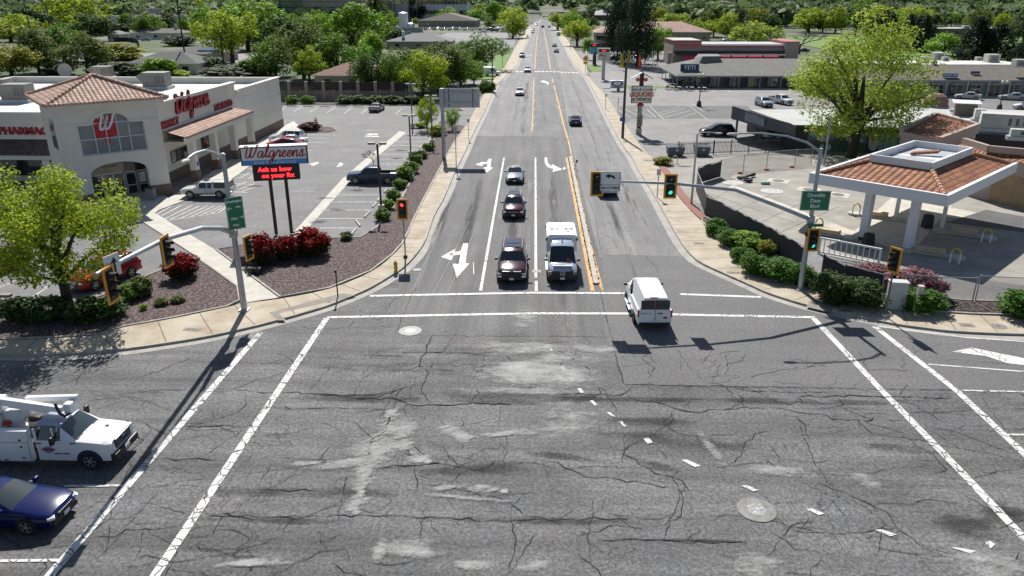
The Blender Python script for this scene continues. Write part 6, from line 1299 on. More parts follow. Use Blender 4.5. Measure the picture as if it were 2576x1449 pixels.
# ================================================================== signals, poles, signs and other street furniture
def at_y(px, py, y):
 d = _FW * CAM_F + _RT * (px - 1288.0) - _UP * (py - 724.5); t = y / d.y
 return Vector((d.x * t, y, CAM_H + d.z * t))
def at_x(px, py, x):
 d = _FW * CAM_F + _RT * (px - 1288.0) - _UP * (py - 724.5); t = x / d.x
 return Vector((x, d.y * t, CAM_H + d.z * t))
LREDON = glow("lit_red_arrow", (1.0, .05, .04), 1.5); LGREEN = glow("lit_green_lens", (.05, .7, .48), .9)
LOFF = pbr("dark_lens", (.03, .025, .02), .25, .1); SIGBLK = pbr("signal_black", (.016, .017, .017), .5, .15)
def signal(label, loc, rz, lit=None, name="traffic_signal", group="traffic signal heads", backplate=True, rim_=True):
 """head facing local -y; loc = centre of the head"""
 t = thing(name, label, "traffic light", loc, rz, group)
 if backplate: mb().rbox((0, .06, 0), (.62, .04, 1.36), .015).build("backplate", SIGBLK, t)
 m = mb()
 for c, d in (((-.35, .04, 0), (.11, .06, 1.56)), ((.35, .04, 0), (.11, .06, 1.56)), ((0, .04, .73), (.6, .06, .11)), ((0, .04, -.73), (.6, .06, .11))): m.box(c, d)
 m.build("yellow_border", ORANGE, t)
 mb().rbox((0, .12, 0), (.36, .26, 1.12), .03).build("housing", SIGBLK, t)
 for k, (zz, nm) in enumerate(((.36, "red"), (0, "amber"), (-.36, "green"))):
  l = mb(); l.disc_y((0, -.02, zz), .145, .03, 16); mat_ = LOFF
  if lit == nm: mat_ = LREDON if nm == "red" else LGREEN
  lo = l.build("lens", mat_, t)
  v = mb(); N = 10
  for i in range(N):
   a0, a1 = R(-20) + R(220) * i / N, R(-20) + R(220) * (i + 1) / N
   p = [(r_ * math.cos(a), y, zz + r_ * math.sin(a)) for a, y, r_ in ((a0, -.03, .17), (a1, -.03, .17), (a1, -.30, .17), (a0, -.30, .17))]
   v.quad(*p)
  vo = v.build("visor", SIGBLK, t)
  sm = vo.modifiers.new("thickness", 'SOLIDIFY'); sm.thickness = .012
 return t
pr = G(2013, 728, .14); hr = HZ((2013, 728), 376)
mr_ = thing("signal_mast", "galvanised signal mast with long arm and street lamp on the hedge corner", "signal pole", (pr.x, pr.y, .14), 0, "signal masts")
m = mb(); m.tube([(0, 0, 0), (0, 0, hr)], [.19, .11], 12); m.build("pole", GALV, mr_, smooth=40); m = mb(); m.box((0, 0, .04), (.6, .6, .08)); m.build("base_plate", GALV, mr_)
za = HZ((2013, 728), 548) ; e1 = at_y(1545, 456, pr.y - 1.4); mid = at_y(1850, 478, pr.y - .5)
q = lambda v: (v[0] - pr.x, v[1] - pr.y, v[2] - .14)
m = mb(); m.tube([(0, 0, za - .14), q(at_y(1960, 520, pr.y - .2)), q(mid), q(at_y(1700, 462, pr.y - 1.0)), q(e1)], [.14, .125, .11, .09, .06], 10); m.build("mast_arm", GALV, mr_, smooth=40)
m = mb(); m.rbox((0, -.02, za - .14), (.42, .42, .5), .05); m.build("arm_flange", GALV, mr_)
m = mb(); pts = [(0, 0, hr - .25), (-.9, -.02, hr + .35), (-2.2, -.05, hr + .75), (-4.0, -.1, hr + .95), (-5.3, -.15, hr + .92)]; m.tube(pts, [.08, .07, .06, .05, .045], 8); m.build("lamp_arm", GALV, mr_, smooth=40)
def cobra(parent, loc, rz=0):
 m = mb(); m.lathe([(.02, -.06), (.1, -.1), (.16, -.02), (.12, .06), (.03, .08)], (0, 0, 0), 10); o = m.build("lamp_head", UNITW, parent, loc); o.scale = (2.6, 1, .8); o.rotation_euler = (0, 0, rz); return o
cobra(mr_, (-5.6, -.15, hr + .9))
c = at_y(1502, 463, pr.y - 1.45); signal("unlit signal head at the tip of the right-hand mast arm left of the no-U-turn sign", (c.x, c.y, c.z), 0)
c = at_y(1687, 469, pr.y - 1.1); signal("green-lit signal head midway along the right-hand mast arm", (c.x, c.y, c.z), 0, "green")
c = at_y(2046, 604, pr.y - .45); signal("green-lit signal head fixed low on the right-hand mast", (c.x, c.y, c.z), R(4), "green")
c = at_y(1535, 457, pr.y - 1.5)
s_ = thing("turn_sign", "white no-U-turn sign with a left-turn arrow on the signal arm", "sign", (c.x, c.y, c.z)); mb().rbox((0, 0, 0), (1.28, .03, 1.22), .012).build("panel", SIGNW, s_)
m = mb()
for cc, d in (((0, -.018, .585), (1.22, .01, .025)), ((0, -.018, -.585), (1.22, .01, .025)), ((-.61, -.018, 0), (.025, .01, 1.2)), ((.61, -.018, 0), (.025, .01, 1.2)), ((0, -.018, -.2), (1.2, .01, .025))): m.box(cc, d)
m.build("sign_border", BLKLET, s_)
m = mb(); pts = [(.26, -.12), (.26, .2), (.2, .3), (.08, .36), (-.08, .36)]
for a, b in zip(pts, pts[1:]): beam(m, (a[0], -.022, a[1]), (b[0], -.022, b[1]), .012, .13)
m.add([(-.05, -.024, .5), (-.05, -.024, .2), (-.34, -.024, .36)], [(0, 1, 2)]); m.build("turn_arrow", BLKLET, s_)
text("NO U TURN", .2, BLKLET, s_, (0, -.02, -.4), bold=.008)
SGREEN = pbr("street_sign_green", (.01, .17, .075), .4, .06)
def green_sign(label, loc, rz, w, h, lines, size, arrows=()):
 t = thing("street_sign", label, "street sign", loc, rz, "green street signs"); mb().rbox((0, 0, 0), (w, .03, h), .012).build("panel", SGREEN, t)
 m = mb()
 for cc, d in (((0, -.018, h / 2 - .04), (w - .06, .008, .025)), ((0, -.018, -h / 2 + .04), (w - .06, .008, .025)), ((-w / 2 + .04, -.018, 0), (.025, .008, h - .06)), ((w / 2 - .04, -.018, 0), (.025, .008, h - .06))): m.box(cc, d)
 m.build("sign_border", SIGNW, t)
 for (s2, x, z) in lines: text(s2, size, SIGNW, t, (x, -.02, z), bold=.008, extrude=.004)
 for (x, z, dr) in arrows:
  m = mb(); m.box((x, -.02, z), (.28, .006, .05)); m.add([(x + dr * .2, -.023, z), (x + dr * .04, -.023, z + .11), (x + dr * .04, -.023, z - .11)], [(0, 1, 2)]); m.build("sign_arrow", SIGNW, t)
 return t
c = at_y(2055, 505, pr.y - .25); green_sign("green sign reading Oroville Dam Blvd on the right-hand mast", (c.x - .1, c.y, c.z), 0, 1.85, 1.3, [("Oroville", 0, .36), ("Dam", 0, 0), ("Blvd", 0, -.36)], .34)
c = at_y(2052, 567, pr.y - .35); t = thing("street_sign", "narrow edge-on green street sign below the right-hand mast arm", "street sign", (c.x, c.y, c.z), R(8), "green street signs"); mb().rbox((0, 0, 0), (1.0, .05, .2), .01).build("panel", SGREEN, t)
c = at_y(2026, 575, pr.y - .2); sp_ = thing("solar_panel", "small dark solar panel tilted off the right-hand mast", "solar panel", (c.x, c.y, c.z), 0); mb().box((0, 0, 0), (.7, .5, .04), 0, (R(25), R(-45), 0)).build("panel", BLACK, sp_); mb().rbox((.1, -.05, -.35), (.15, .15, .3), .02).build("battery_box", BLACK, sp_)
pl = G(615, 780, .14); hl = HZ((615, 780), 392)
ml_ = thing("signal_mast", "galvanised signal mast with arm toward us on the bark-bed corner", "signal pole", (pl.x, pl.y, .14), 0, "signal masts")
m = mb(); m.tube([(0, 0, 0), (0, 0, hl)], [.2, .12], 12); m.build("pole", GALV, ml_, smooth=40); m = mb(); m.box((0, 0, .04), (.6, .6, .08)); m.build("base_plate", GALV, ml_); m = mb(); m.lathe([(.16, 0), (.1, .08), (.02, .1)], (0, 0, hl), 10); m.build("pole_cap", SIGNW, ml_)
zl_ = HZ((615, 780), 582)
L1 = [(pl.x, pl.y, zl_), (-18.1, 41.2, zl_ + .75), (-17.95, 38.5, 6.75), (-17.7, 34.0, 7.55), (-17.5, 30, 7.9), (-17.45, 27.6, 8.05)]
m = mb(); m.tube([(x - pl.x, y - pl.y, z - .14) for x, y, z in L1], [.16, .15, .135, .12, .1, .08], 10); m.build("mast_arm", GALV, ml_, smooth=40)
m = mb(); m.rbox((0, -.05, zl_ - .14), (.42, .42, .5), .05); m.build("arm_flange", GALV, ml_)
m = mb(); m.tube([(0, 0, hl - .3), (.02, -1.1, hl + .3), (.05, -2.4, hl + .7), (.1, -3.8, hl + .8), (.12, -4.7, hl + .72)], [.08, .07, .06, .055, .05], 8); m.build("lamp_arm", GALV, ml_, smooth=40); cobra(ml_, (.12, -5.0, hl + .66), R(90))
c = at_x(413, 632, -17.6); signal("signal head seen from the side, nearer the left-hand mast on its arm", (c.x + .15, c.y, c.z), R(90))
c = at_x(272, 716, -17.4); signal("signal head at the tip of the left-hand arm over the red SUV", (c.x + .15, c.y, c.z), R(90))
c = at_x(283, 668, -17.35); t = thing("lane_sign", "white lane-use sign above the left-hand arm's tip", "sign", (c.x, c.y, c.z), R(75)); mb().rbox((0, 0, 0), (.8, .03, .95), .01).build("panel", SIGNW, t); m = mb(); m.box((.1, -.02, -.05), (.1, .01, .5)); m.add([(.1, -.023, .35), (-.1, -.023, .1), (.25, -.023, .1)], [(0, 1, 2)]); m.build("turn_arrow", BLKLET, t)
c = at_y(624, 622, pl.y); signal("signal head fixed to the left-hand mast facing along the cross street", (c.x + .1, c.y - .1, c.z), R(75))
c = at_y(590, 536, pl.y - .3); green_sign("green sign pointing left to Washington Ave and right to Olive Hwy", (c.x + .05, c.y, c.z), R(42), 1.05, 2.0, [("Washington", 0, .72), ("Ave", .2, .36), ("Olive", -.12, -.32), ("Hwy", -.05, -.72)], .19, [(-.3, .32, -1), (.36, -.28, 1)])
m = mb(); 
c = G(630, 690, .14)
for k, dx in enumerate((0, .5)): t = thing("signal_lamp_box", "%s black valve box at the foot of the left-hand mast" % ("nearer", "farther")[k], "box", (c.x + dx, c.y + .2, .14)); mb().rbox((0, 0, .2), (.42, .34, .42), .04).build("body", BLACK, t); mb().rbox((0, 0, .43), (.46, .38, .05), .015).build("lid", DARKPOLE, t)
p = G(1020, 648, .14); t = thing("signal_post", "slim signal post on the left pavement beside the hydrant", "signal pole", (p.x, p.y, .14), 0, "signal posts"); hz_ = HZ((1020, 648), 552); mb().cyl((0, 0, 0), .06, hz_ + .1, 8).build("pole", GALV, t); mb().cyl((0, 0, 0), .16, .2, 10).build("base", DARKPOLE, t)
c = at_y(1012, 527, p.y - .15); signal("red-arrow signal head on the slim post beside the hydrant", (c.x, c.y, c.z), 0, "red")
p = G(2225, 795, .14); t = thing("signal_post", "slim signal post on the right pavement before the utility cabinet", "signal pole", (p.x, p.y, .14), 0, "signal posts"); mb().cyl((0, 0, 0), .055, HZ((2225, 795), 660), 8).build("pole", pbr("brown_post", (.12, .09, .08), .6), t); mb().cyl((0, 0, 0), .15, .12, 10).build("base", SIGNW, t)
c = at_y(2249, 655, p.y - .1); signal("signal head on the slim right post seen from behind its side", (c.x, c.y, c.z), R(-62))
p = G(850, 746, .14); t = thing("push_button_post", "short black push-button post on the left kerb ramp", "post", (p.x, p.y, .14)); mb().cyl((0, 0, 0), .045, HZ((850, 746), 678), 8).build("pole", BLACK, t); mb().rbox((0, -.06, HZ((850, 746), 682)), (.16, .1, .2), .02).build("button_box", BLACK, t)
p = G(996, 683, .14); t = thing("fire_hydrant", "yellow fire hydrant on the left pavement", "hydrant", (p.x, p.y, .14)); HY = pbr("hydrant_yellow", (.55, .40, .05), .5, .15)
mb().lathe([(.2, 0), (.2, .06), (.13, .08), (.13, .55), (.17, .57), (.17, .62), (.13, .66), (.08, .76), (.03, .8)], (0, 0, 0), 14).build("barrel", HY, t, smooth=40); m = mb(); m.disc_y((0, 0, .45), .07, .44, 10); m.build("nozzle", HY, t); mb().cyl((0, 0, .78), .03, .07, 6).build("bonnet_nut", HY, t)
p = G(2254, 779, .14); t = thing("utility_cabinet", "pale grey utility cabinet on the right pavement", "cabinet", (p.x, p.y + .3, .14), R(-8)); CAB = pbr("cabinet_grey", (.50, .51, .50), .5, .06); mb().rbox((0, 0, .9), (1.05, .6, 1.7), .03).build("housing", CAB, t); mb().rbox((0, 0, 1.78), (1.12, .68, .08), .02).build("roof", CAB, t); mb().box((0, -.31, .85), (.92, .01, 1.5)).build("door", pbr("cabinet_door", (.46, .47, .46), .5, .06), t); mb().box((0, 0, .03), (1.1, .65, .06)).build("plinth", CONC, t)
p = G(2306, 786, .14); t = thing("concrete_post", "square concrete post beside the clipped bush on the right pavement", "post", (p.x, p.y + .1, .14)); mb().rbox((0, 0, .85), (.32, .32, 1.7), .03).build("shaft", CONC_NEW, t); mb().box((0, 0, 1.72), (.34, .34, .05)).build("cap", pbr("pinkish_cap", (.5, .4, .37), .8), t)
def manhole(label, px, py, r_, cover, ring, z=.026): 
 p = G(px, py); t = thing("manhole", label, "manhole cover", (p.x, p.y, 0)); m = mb(); N = 28; m.flat([(r_ * math.cos(2 * math.pi * k / N), r_ * math.sin(2 * math.pi * k / N)) for k in range(N)], z); m.build("collar", ring, t)
 m = mb(); m.flat([(r_ * .48 * math.cos(2 * math.pi * k / N), r_ * .48 * math.sin(2 * math.pi * k / N)) for k in range(N)], z + .006); m.build("cover", cover, t); return t
COV = pbr("iron_cover", (.30, .30, .29), .7, .7, 9.0, second=(.06, .06, .06))
manhole("manhole with pale concrete collar near the bottom right of the junction", 1903, 1283, .74, COV, pbr("worn_collar", (.22, .215, .2), .9, .3, 3.0)); manhole("pale manhole ring at the left end of the repaved strip", 1032, 833, .68, pbr("pale_cover", (.4, .4, .38), .8, .3, 8.0), pbr("pale_collar", (.40, .395, .38), .9, .15))
manhole("small round cover in the approach lane by the ramp", 1049, 679, .3, COV, pbr("pale_collar", (.4, .4, .38), .9)); p = G(1350, 683); 
t = thing("road_vault", "square pale vault lid set in the lane line", "manhole cover", (p.x, p.y, 0)); mb().box((0, 0, .015), (.62, .62, .03)).build("frame", pbr("vault_concrete", (.36, .345, .32), .9, .2), t); mb().rbox((0, 0, .034), (.34, .24, .02), .01).build("lid", COV, t)
for lab, px, py, sx, sy in (("vault lid flush in the left pavement under the tree's shadow", 483, 829, 1.0, .4), ("rusty round pavement cover at the right edge", 2512, 821, 0, .45), ("vault lid in the right pavement beside the cabinet", 2126, 781, .9, .5), ("vault lid in the right pavement right of the concrete post", 2432, 818, .8, .5), ("utility lid high on the right pavement curve", 1758, 612, .8, .5), ("pull-box lid on the right pavement below the round bushes", 1843, 686, .8, .45), ("drain grate on the right pavement by the dumpsters' weed bed", 1630, 404, 1.2, .9)):
 p = G(px, py, .14); t = thing("pavement_cover", lab, "utility cover", (p.x, p.y, .14)); m = mb()
 if sx: m.box((0, 0, .006), (sx, sy, .012), R(-8))
 else: m.flat([(sy * math.cos(2 * math.pi * k / 20), sy * math.sin(2 * math.pi * k / 20)) for k in range(20)], .008)
 m.build("lid", pbr("grey_lid", (.20, .18, .16), .9, .4, 6.0), t); m = mb(); m.box((0, 0, .013), ((sx or .5) * .5, sy * .1, .006), R(-8)); m.build("lid_grip", BLACK, t)
p = G(1117, 397, .15); ht = HZ((1117, 397), 224); t = thing("overhead_sign", "large grey direction sign seen from behind on a single tall post", "sign", (p.x, p.y, .15)); m = mb(); m.tube([(0, 0, 0), (0, 0, ht)], [.24, .2], 12); m.build("pole", GALV, t, smooth=40)
a = at_y(1104, 222, p.y + .35); b = at_y(1207, 271, p.y + .35); m = mb(); m.box(((a.x + b.x) / 2 - p.x, .42, (a.z + b.z) / 2 - .15), (b.x - a.x, .05, a.z - b.z)); m.build("panel", pbr("sign_back_aluminium", (.42, .44, .46), .45, .08, metal=.4), t)
for k in (.25, .78): zz = b.z + (a.z - b.z) * k - .15; mb().box(((a.x + b.x) / 2 - p.x - .1, .3, zz), (b.x - a.x - .6, .1, .16)).build("cross_beam", GALV, t)
for k in (.24, .83): mb().box((a.x + (b.x - a.x) * k - p.x, .38, (a.z + b.z) / 2 - .15), (.1, .06, a.z - b.z)).build("stiffener", DARKPOLE, t)
p1, p2 = G(697, 591, .15), G(732, 584, .15); pc = (p1 + p2) / 2; rz = math.atan2(p2.y - p1.y, p2.x - p1.x); yy = pc.y
t = thing("store_pylon", "double-decked store sign, red script above a red-lit message board", "sign", (pc.x, pc.y, .15), rz * .35)
hb = at_y(690, 455, yy).z; h1 = at_y(690, 416, yy).z; h2 = at_y(690, 371, yy).z; w1 = at_y(771, 390, yy).x - at_y(611, 390, yy).x; w2 = at_y(752, 430, yy).x - at_y(641, 430, yy).x; cx = at_y(691, 390, yy).x - pc.x; cx2 = at_y(696, 430, yy).x - pc.x
for s in (-1, 1): mb().box((s * (p2 - p1).length / 2, 0, hb / 2), (.26, .26, hb)).build("leg", DARKPOLE, t)
mb().box((cx, 0, (h1 + h2) / 2), (w1, .9, h2 - h1)).build("cabinet", BLACK, t); mb().box((cx2, 0, (hb + h1) / 2 - .02), (w2, .8, h1 - hb - .04)).build("message_board", BLACK, t)
hh = h2 - h1; mb().box((cx, -.455, h1 + hh * .62), (w1 - .2, .03, hh * .66)).build("sign_face", SIGNW, t); mb().box((cx, -.455, h1 + hh * .16), (w1 - .2, .03, hh * .26)).build("blue_band", pbr("sign_sky_blue", (.06, .27, .62), .4, .04), t); mb().box((cx, 0, h2 + .02), (w1 + .04, .95, .05)).build("cabinet_cap", SIGNW, t)
script("Walgreens", .52, .085, pbr("script_red", (.33, .01, .025), .4, .06), t, (cx - .05, -.475, h1 + hh * .60), (R(90), 0, 0), "lettering", .02)
text("drive thru pharmacy", .36, pbr("pale_letter", (.62, .72, .82), .5), t, (cx, -.475, h1 + hh * .165), sx=1.1)
LED = glow("led_red", (1.0, .02, .03), 2.6)
text("Ask us how", .47, LED, t, (cx2 - .1, -.42, hb + (h1 - hb) * .70), bold=.018, sx=1.05, space=1.1); text("on your Rx", .47, LED, t, (cx2 + .1, -.42, hb + (h1 - hb) * .30), bold=.018, sx=1.05, space=1.1)
def lot_light(label, base, top, heads=2, ped=True, z=.1):
 p = G(*base, z); h = HZ(base, top); t = thing("lot_light", label, "lamp post", (p.x, p.y, z), 0, "car-park lamp posts"); mb().box((0, 0, .6 + (h - .6) / 2), (.16, .16, h - .6)).build("pole", DARKPOLE if base[1] > 500 else pbr("grey_brown_pole", (.10, .095, .09), .6, .2), t); mb().cyl((0, 0, 0), .3, .75, 14).build("concrete_base", CONC_NEW if ped else BLACK, t)
 for s in ((-1, 1) if heads == 2 else (1,)): mb().rbox((s * .5, 0, h + .05), (.62, .4, .2), .04).build("lamp_head", UNIT, t)
 return t
for lab, b_, tp in (("tall lamp post behind the drug store's rear corner", (720, 255), 166), ("lamp post at the bark bed's far end beside the young tree", (1038, 322), 213), ("lamp post just left of the big grey sign's post", (1088, 365), 243), ("lamp post halfway along the row of empty bays", (1034, 395), 292), ("dark lamp post beside the blue pickup", (960, 535), 363)): lot_light(lab, b_, tp)
lot_light("short stout lamp base at the left edge beside the dark shrub", (5, 782), 745, 1)
def wheel_stop(label, a, b, group, z=.06): 
 p, q = G(*a, z), G(*b, z); t = math.atan2(q.y - p.y, q.x - p.x); L_ = max(1.3, min(2.0, (q - p).length)); c = (p + q) / 2
 m = mb(); m.add([(-L_ / 2, -.09, 0), (L_ / 2, -.09, 0), (L_ / 2, .09, 0), (-L_ / 2, .09, 0), (-L_ / 2 + .05, -.06, .13), (L_ / 2 - .05, -.06, .13), (L_ / 2 - .05, .06, .13), (-L_ / 2 + .05, .06, .13)], [(0, 3, 2, 1), (4, 5, 6, 7), (0, 1, 5, 4), (1, 2, 6, 5), (2, 3, 7, 6), (3, 0, 4, 7)])
 return tag(m.build("wheel_stop", CONC_NEW, None, (c.x, c.y, z), t), label, "wheel stop", group)
for i, (a, b) in enumerate(T(1, 1, l) for l in [[(1290, 490), (1325, 455)], [(1225, 580), (1255, 538)], [(1175, 640), (1210, 600)], [(1090, 745), (1150, 685)], [(1000, 770), (1050, 835)], [(960, 918), (1005, 858)], [(1640, 52), (1668, 22)], [(1598, 102), (1622, 78)], [(1530, 190), (1560, 155)], [(1570, 145), (1588, 125)]]):
 wheel_stop(["wheel stop nearest the blue pickup's rear", "second wheel stop in front of the blue pickup", "third wheel stop in front of the blue pickup", "wheel stop beside the knocked-askew one", "wheel stop knocked askew at the bay's corner", "last wheel stop at the bark bed's corner", "farthest wheel stop of the bay row", "second farthest wheel stop of the bay row", "wheel stop behind the blue pickup's tail bushes", "wheel stop between the low bushes and far bays"][i], a, b, "wheel stops along the bark bed")
for i, x in enumerate((360, 525, 695, 865, 1030)): a, b = T(1, 0, [(x - 55, 1068 + i * 2), (x + 55, 1072 + i * 2)]); wheel_stop("%s wheel stop along the garden wall" % ("first", "second", "third", "fourth", "fifth")[i] + " counted from the store", a, b, "wheel stops by the garden wall")
for i, (x, y) in enumerate([(1478, 778), (1507, 792), (1530, 806), (1550, 822), (1568, 840), (2095, 888), (2240, 890), (2375, 892), (2560, 890)]): a, b = T(2, 0, [(x - (14 if i < 5 else 40), y - 3), (x + (14 if i < 5 else 40), y + 3)]); wheel_stop("wheel stop, %s in the line round the shingled shop's porch" % ("farthest", "second", "third", "fourth", "fifth", "sixth", "seventh", "eighth", "last")[i], a, b, "wheel stops round the shingled shop")
wl = thing("garden_wall", "pinkish block wall with brick piers and dark timber infill panels", "wall", (-37, 147.2, 0)); BWALL = pbr("pinkish_block_wall", (.24, .18, .15), .9, .3, 1.5, bump=.3)
mb().box((0, 0, .95), (28, .3, 1.9)).build("block_base", BWALL, wl)
x0 = -14
for k in range(9): mb().box((-14 + 3.35 * k + .4, -.02, 1.85), (.62, .5, 3.7)).build("pier", pbr("pier_brick", (.33, .26, .21), .9, .2, 2.0), wl)
for k in range(8):
 m = mb()
 for j in range(9): m.box((-14 + 3.35 * k + .4 + .42 + .3 * j, random.Random(k * 9 + j).uniform(-.02, .02), 2.75), (.27, .05, 1.7 + random.Random(k + j * 7).uniform(-.05, .05)))
 m.build("timber_panel", pbr("dark_fence_timber", (.045, .034, .032), .9, .5, 2.5), wl)
def mesh_mat(name, col, dens, sc):
 m, nt, b = new_mat(name); L = nt.links.new; geo = nd(nt, "ShaderNodeUVMap"); sp = nd(nt, "ShaderNodeSeparateXYZ"); L(geo.outputs[0], sp.inputs[0])
 def wave(op):
  a = nd(nt, "ShaderNodeMath", operation=op); L(sp.outputs[0], a.inputs[0]); L(sp.outputs[1], a.inputs[1]); s = nd(nt, "ShaderNodeMath", operation='MULTIPLY', i_1=sc); L(a.outputs[0], s.inputs[0]); f = nd(nt, "ShaderNodeMath", operation='FRACT'); L(s.outputs[0], f.inputs[0]); l = nd(nt, "ShaderNodeMath", operation='LESS_THAN', i_1=dens); L(f.outputs[0], l.inputs[0]); return l.outputs[0]
 mx = nd(nt, "ShaderNodeMath", operation='MAXIMUM'); L(wave('ADD'), mx.inputs[0]); L(wave('SUBTRACT'), mx.inputs[1]); L(mx.outputs[0], b.inputs["Alpha"]); b.inputs["Base Color"].default_value = col4(col); b.inputs["Roughness"].default_value = .6
 return m
CHAIN = mesh_mat("chain_link", (.22, .23, .24), .17, 11.0); SCREEN = pbr("black_screen_cloth", (.030, .032, .036), .7, .3, 3.0)
def fence(label, pts, h, screen, sag=None, name="chain_link_fence", posts=True, rail=True):
 P = [Vector((p.x, p.y, .08)) for p in (G(*q, .08) for q in pts)]; o = P[0]; t = thing(name, label, "fence", o, 0, "temporary chain-link fences")
 n = 0
 for i in range(len(P) - 1):
  a, b = P[i] - o, P[i + 1] - o; L_ = (b - a).length; k = max(1, int(L_ / 3.0 + .5)); m = mb(); u0 = 0
  for j in range(k):
   p, q = a.lerp(b, j / k), a.lerp(b, (j + 1) / k)
   uvquad(m, [p, q, q + Vector((0, 0, h)), p + Vector((0, 0, h))])
   if posts: mb().cyl(p, .045, h + .08, 8).build("post", GALV, t)
  build_uv(m, "link_panel", CHAIN, t)
  if rail: m2 = mb(); m2.tube([a + Vector((0, 0, h)), b + Vector((0, 0, h))], .03, 6); m2.build("top_rail", GALV, t)
  if screen:
   m = mb(); nn = max(4, int(L_ / .6)); rr_ = random.Random(i + len(pts)); nrm = (b - a).normalized().cross(Vector((0, 0, 1))) * .05; dz = [h * (1 - rr_.uniform(.0, .10)) for _ in range(nn + 1)]
   for j in range(nn): p, q = a.lerp(b, j / nn) + nrm, a.lerp(b, (j + 1) / nn) + nrm; m.quad(p + Vector((0, 0, .05)), q + Vector((0, 0, .05)), q + Vector((0, 0, dz[j + 1])), p + Vector((0, 0, dz[j])))
   m.build("screen_cloth", SCREEN, t)
 if posts: mb().cyl(P[-1] - o, .045, h + .08, 8).build("post", GALV, t)
 return t
fence("black-screened fence panel nearest the street lamp on the pavement", [(1753, 463), (1811, 445)], 1.85, True); fence("bare chain-link fence crossing the forecourt behind the tank covers", [(1811, 445), (1869, 431), (1928, 422), (1999, 416), (2040, 414)], 1.85, False)
fence("long black-screened fence behind the round hedge bushes", [(1752, 480), (1775, 541), (1850, 583), (1945, 637), (2022, 684)], 1.85, True); fence("sagging black-screened fence below the white gate", [(2066, 690), (2120, 718), (2215, 745)], 1.5, True)
fence("bare chain-link fence between the pink bush and the right edge", [(2270, 752), (2340, 758), (2445, 762)], 1.7, False); fence("bare chain-link fence panel at the right picture edge", [(2452, 758), (2700, 770)], 1.75, False)
for i, (x, y) in enumerate([(1862, 436), (1928, 428), (1992, 421)]): p = G(x, y, .07); tag(mb().rbox((0, 0, .1), (.55, .4, .2), .08).build("sandbag", pbr("orange_red_bag", (.55, .16, .11), .8, .2), None, (p.x, p.y, .07), R(-20)), "orange-red sandbag on the bare fence's foot, %s of three from the left" % ("first", "second", "third")[i], "sandbag", "sandbags on the fence feet")
ga, gb = G(2057, 637, .08), G(2211, 668, .08); d = gb - ga; t = thing("white_gate", "white barred gate rail before the filling-station columns", "gate", ga, math.atan2(d.y, d.x)); Lg = d.length; hg = 1.25
m = mb(); m.box((Lg / 2, 0, hg), (Lg, .12, .12)); m.box((Lg / 2, 0, .15), (Lg, .1, .1)); m.box((.06, 0, hg / 2), (.14, .14, hg)); m.box((Lg - .06, 0, hg / 2), (.14, .14, hg)); m.build("gate_frame", FAS, t)
m = mb()
for k in range(1, 11): m.box((Lg * k / 11, 0, hg / 2 + .06), (.06, .05, hg - .15))
m.build("gate_bars", FAS, t)
ra, rb = G(1705, 392, .08), G(1925, 383, .08); d = rb - ra; t = thing("picket_railing", "black iron picket railing behind the dumpsters", "railing", ra, math.atan2(d.y, d.x)); Lr = d.length; IRON = pbr("black_iron", (.012, .012, .013), .5, .2)
m = mb(); m.box((Lr / 2, 0, 1.45), (Lr, .05, .06)); m.box((Lr / 2, 0, .25), (Lr, .05, .06)); m.build("rails", IRON, t); m = mb()
for k in range(int(Lr / .18)): m.box((k * .18, 0, .9), (.035, .035, 1.6))
m.build("pickets", IRON, t)
for k in range(6): mb().box((Lr * k / 5, 0, .9), (.1, .1, 1.8)).build("post", IRON, t)
t2 = thing("picket_railing", "black iron picket railing turning along the market wall", "railing", rb, R(12)); m = mb(); m.box((1.6, 0, 1.45), (3.2, .05, .06)); m.box((1.6, 0, .25), (3.2, .05, .06)); m.build("rails", IRON, t2); m = mb()
for k in range(18): m.box((k * .18, 0, .9), (.035, .035, 1.6))
m.build("pickets", IRON, t2)
DUMP = pbr("dumpster_grey", (.10, .12, .14), .6, .2)
def dumpster(label, px, py, w, rz):
 p = G(px, py, .07); t = thing("dumpster", label, "dumpster", (p.x, p.y + .7, .07), rz, "dumpsters"); m = mb(); a, h, z0 = w / 2, 1.15, .18
 m.add([(-a + .1, -.6, z0), (a - .1, -.6, z0), (a - .1, .6, z0), (-a + .1, .6, z0), (-a, -.75, h), (a, -.75, h), (a, .75, h + .25), (-a, .75, h + .25)], [(0, 3, 2, 1), (4, 5, 6, 7), (0, 1, 5, 4), (1, 2, 6, 5), (2, 3, 7, 6), (3, 0, 4, 7)]); m.build("bin_body", DUMP, t)
 for s in (-1, 1):
  m = mb()
  for k in range(7): x = s * a / 2 - a * .42 + k * a * .14; m.add([(x, -.78, h + .03), (x + a * .1, -.78, h + .03), (x + a * .1, .74, h + .29), (x, .74, h + .29), (x + a * .05, -.78, h + .09), (x + a * .05, .74, h + .35)], [(0, 4, 5, 3), (4, 1, 2, 5), (0, 1, 4), (3, 5, 2)])
  m.build("lid", pbr("dumpster_lid", (.16, .17, .175), .5, .2), t)
  mb().box((s * (a + .04), -.1, .8), (.08, .9, .14)).build("lift_pocket", DUMP, t); mb().disc_y((s * a * .7, -.5, .1), .09, .06, 10).build("caster", BLACK, t)
 mb().rbox((.1, -.715, .78), (.3, .02, .22), .01).build("sticker", PLATE, t); return t
dumpster("larger ribbed-lid dumpster nearest the pavement", 1700, 394, 2.1, R(2)); dumpster("smaller dumpster against the picket railing", 1767, 393, 1.9, R(0))
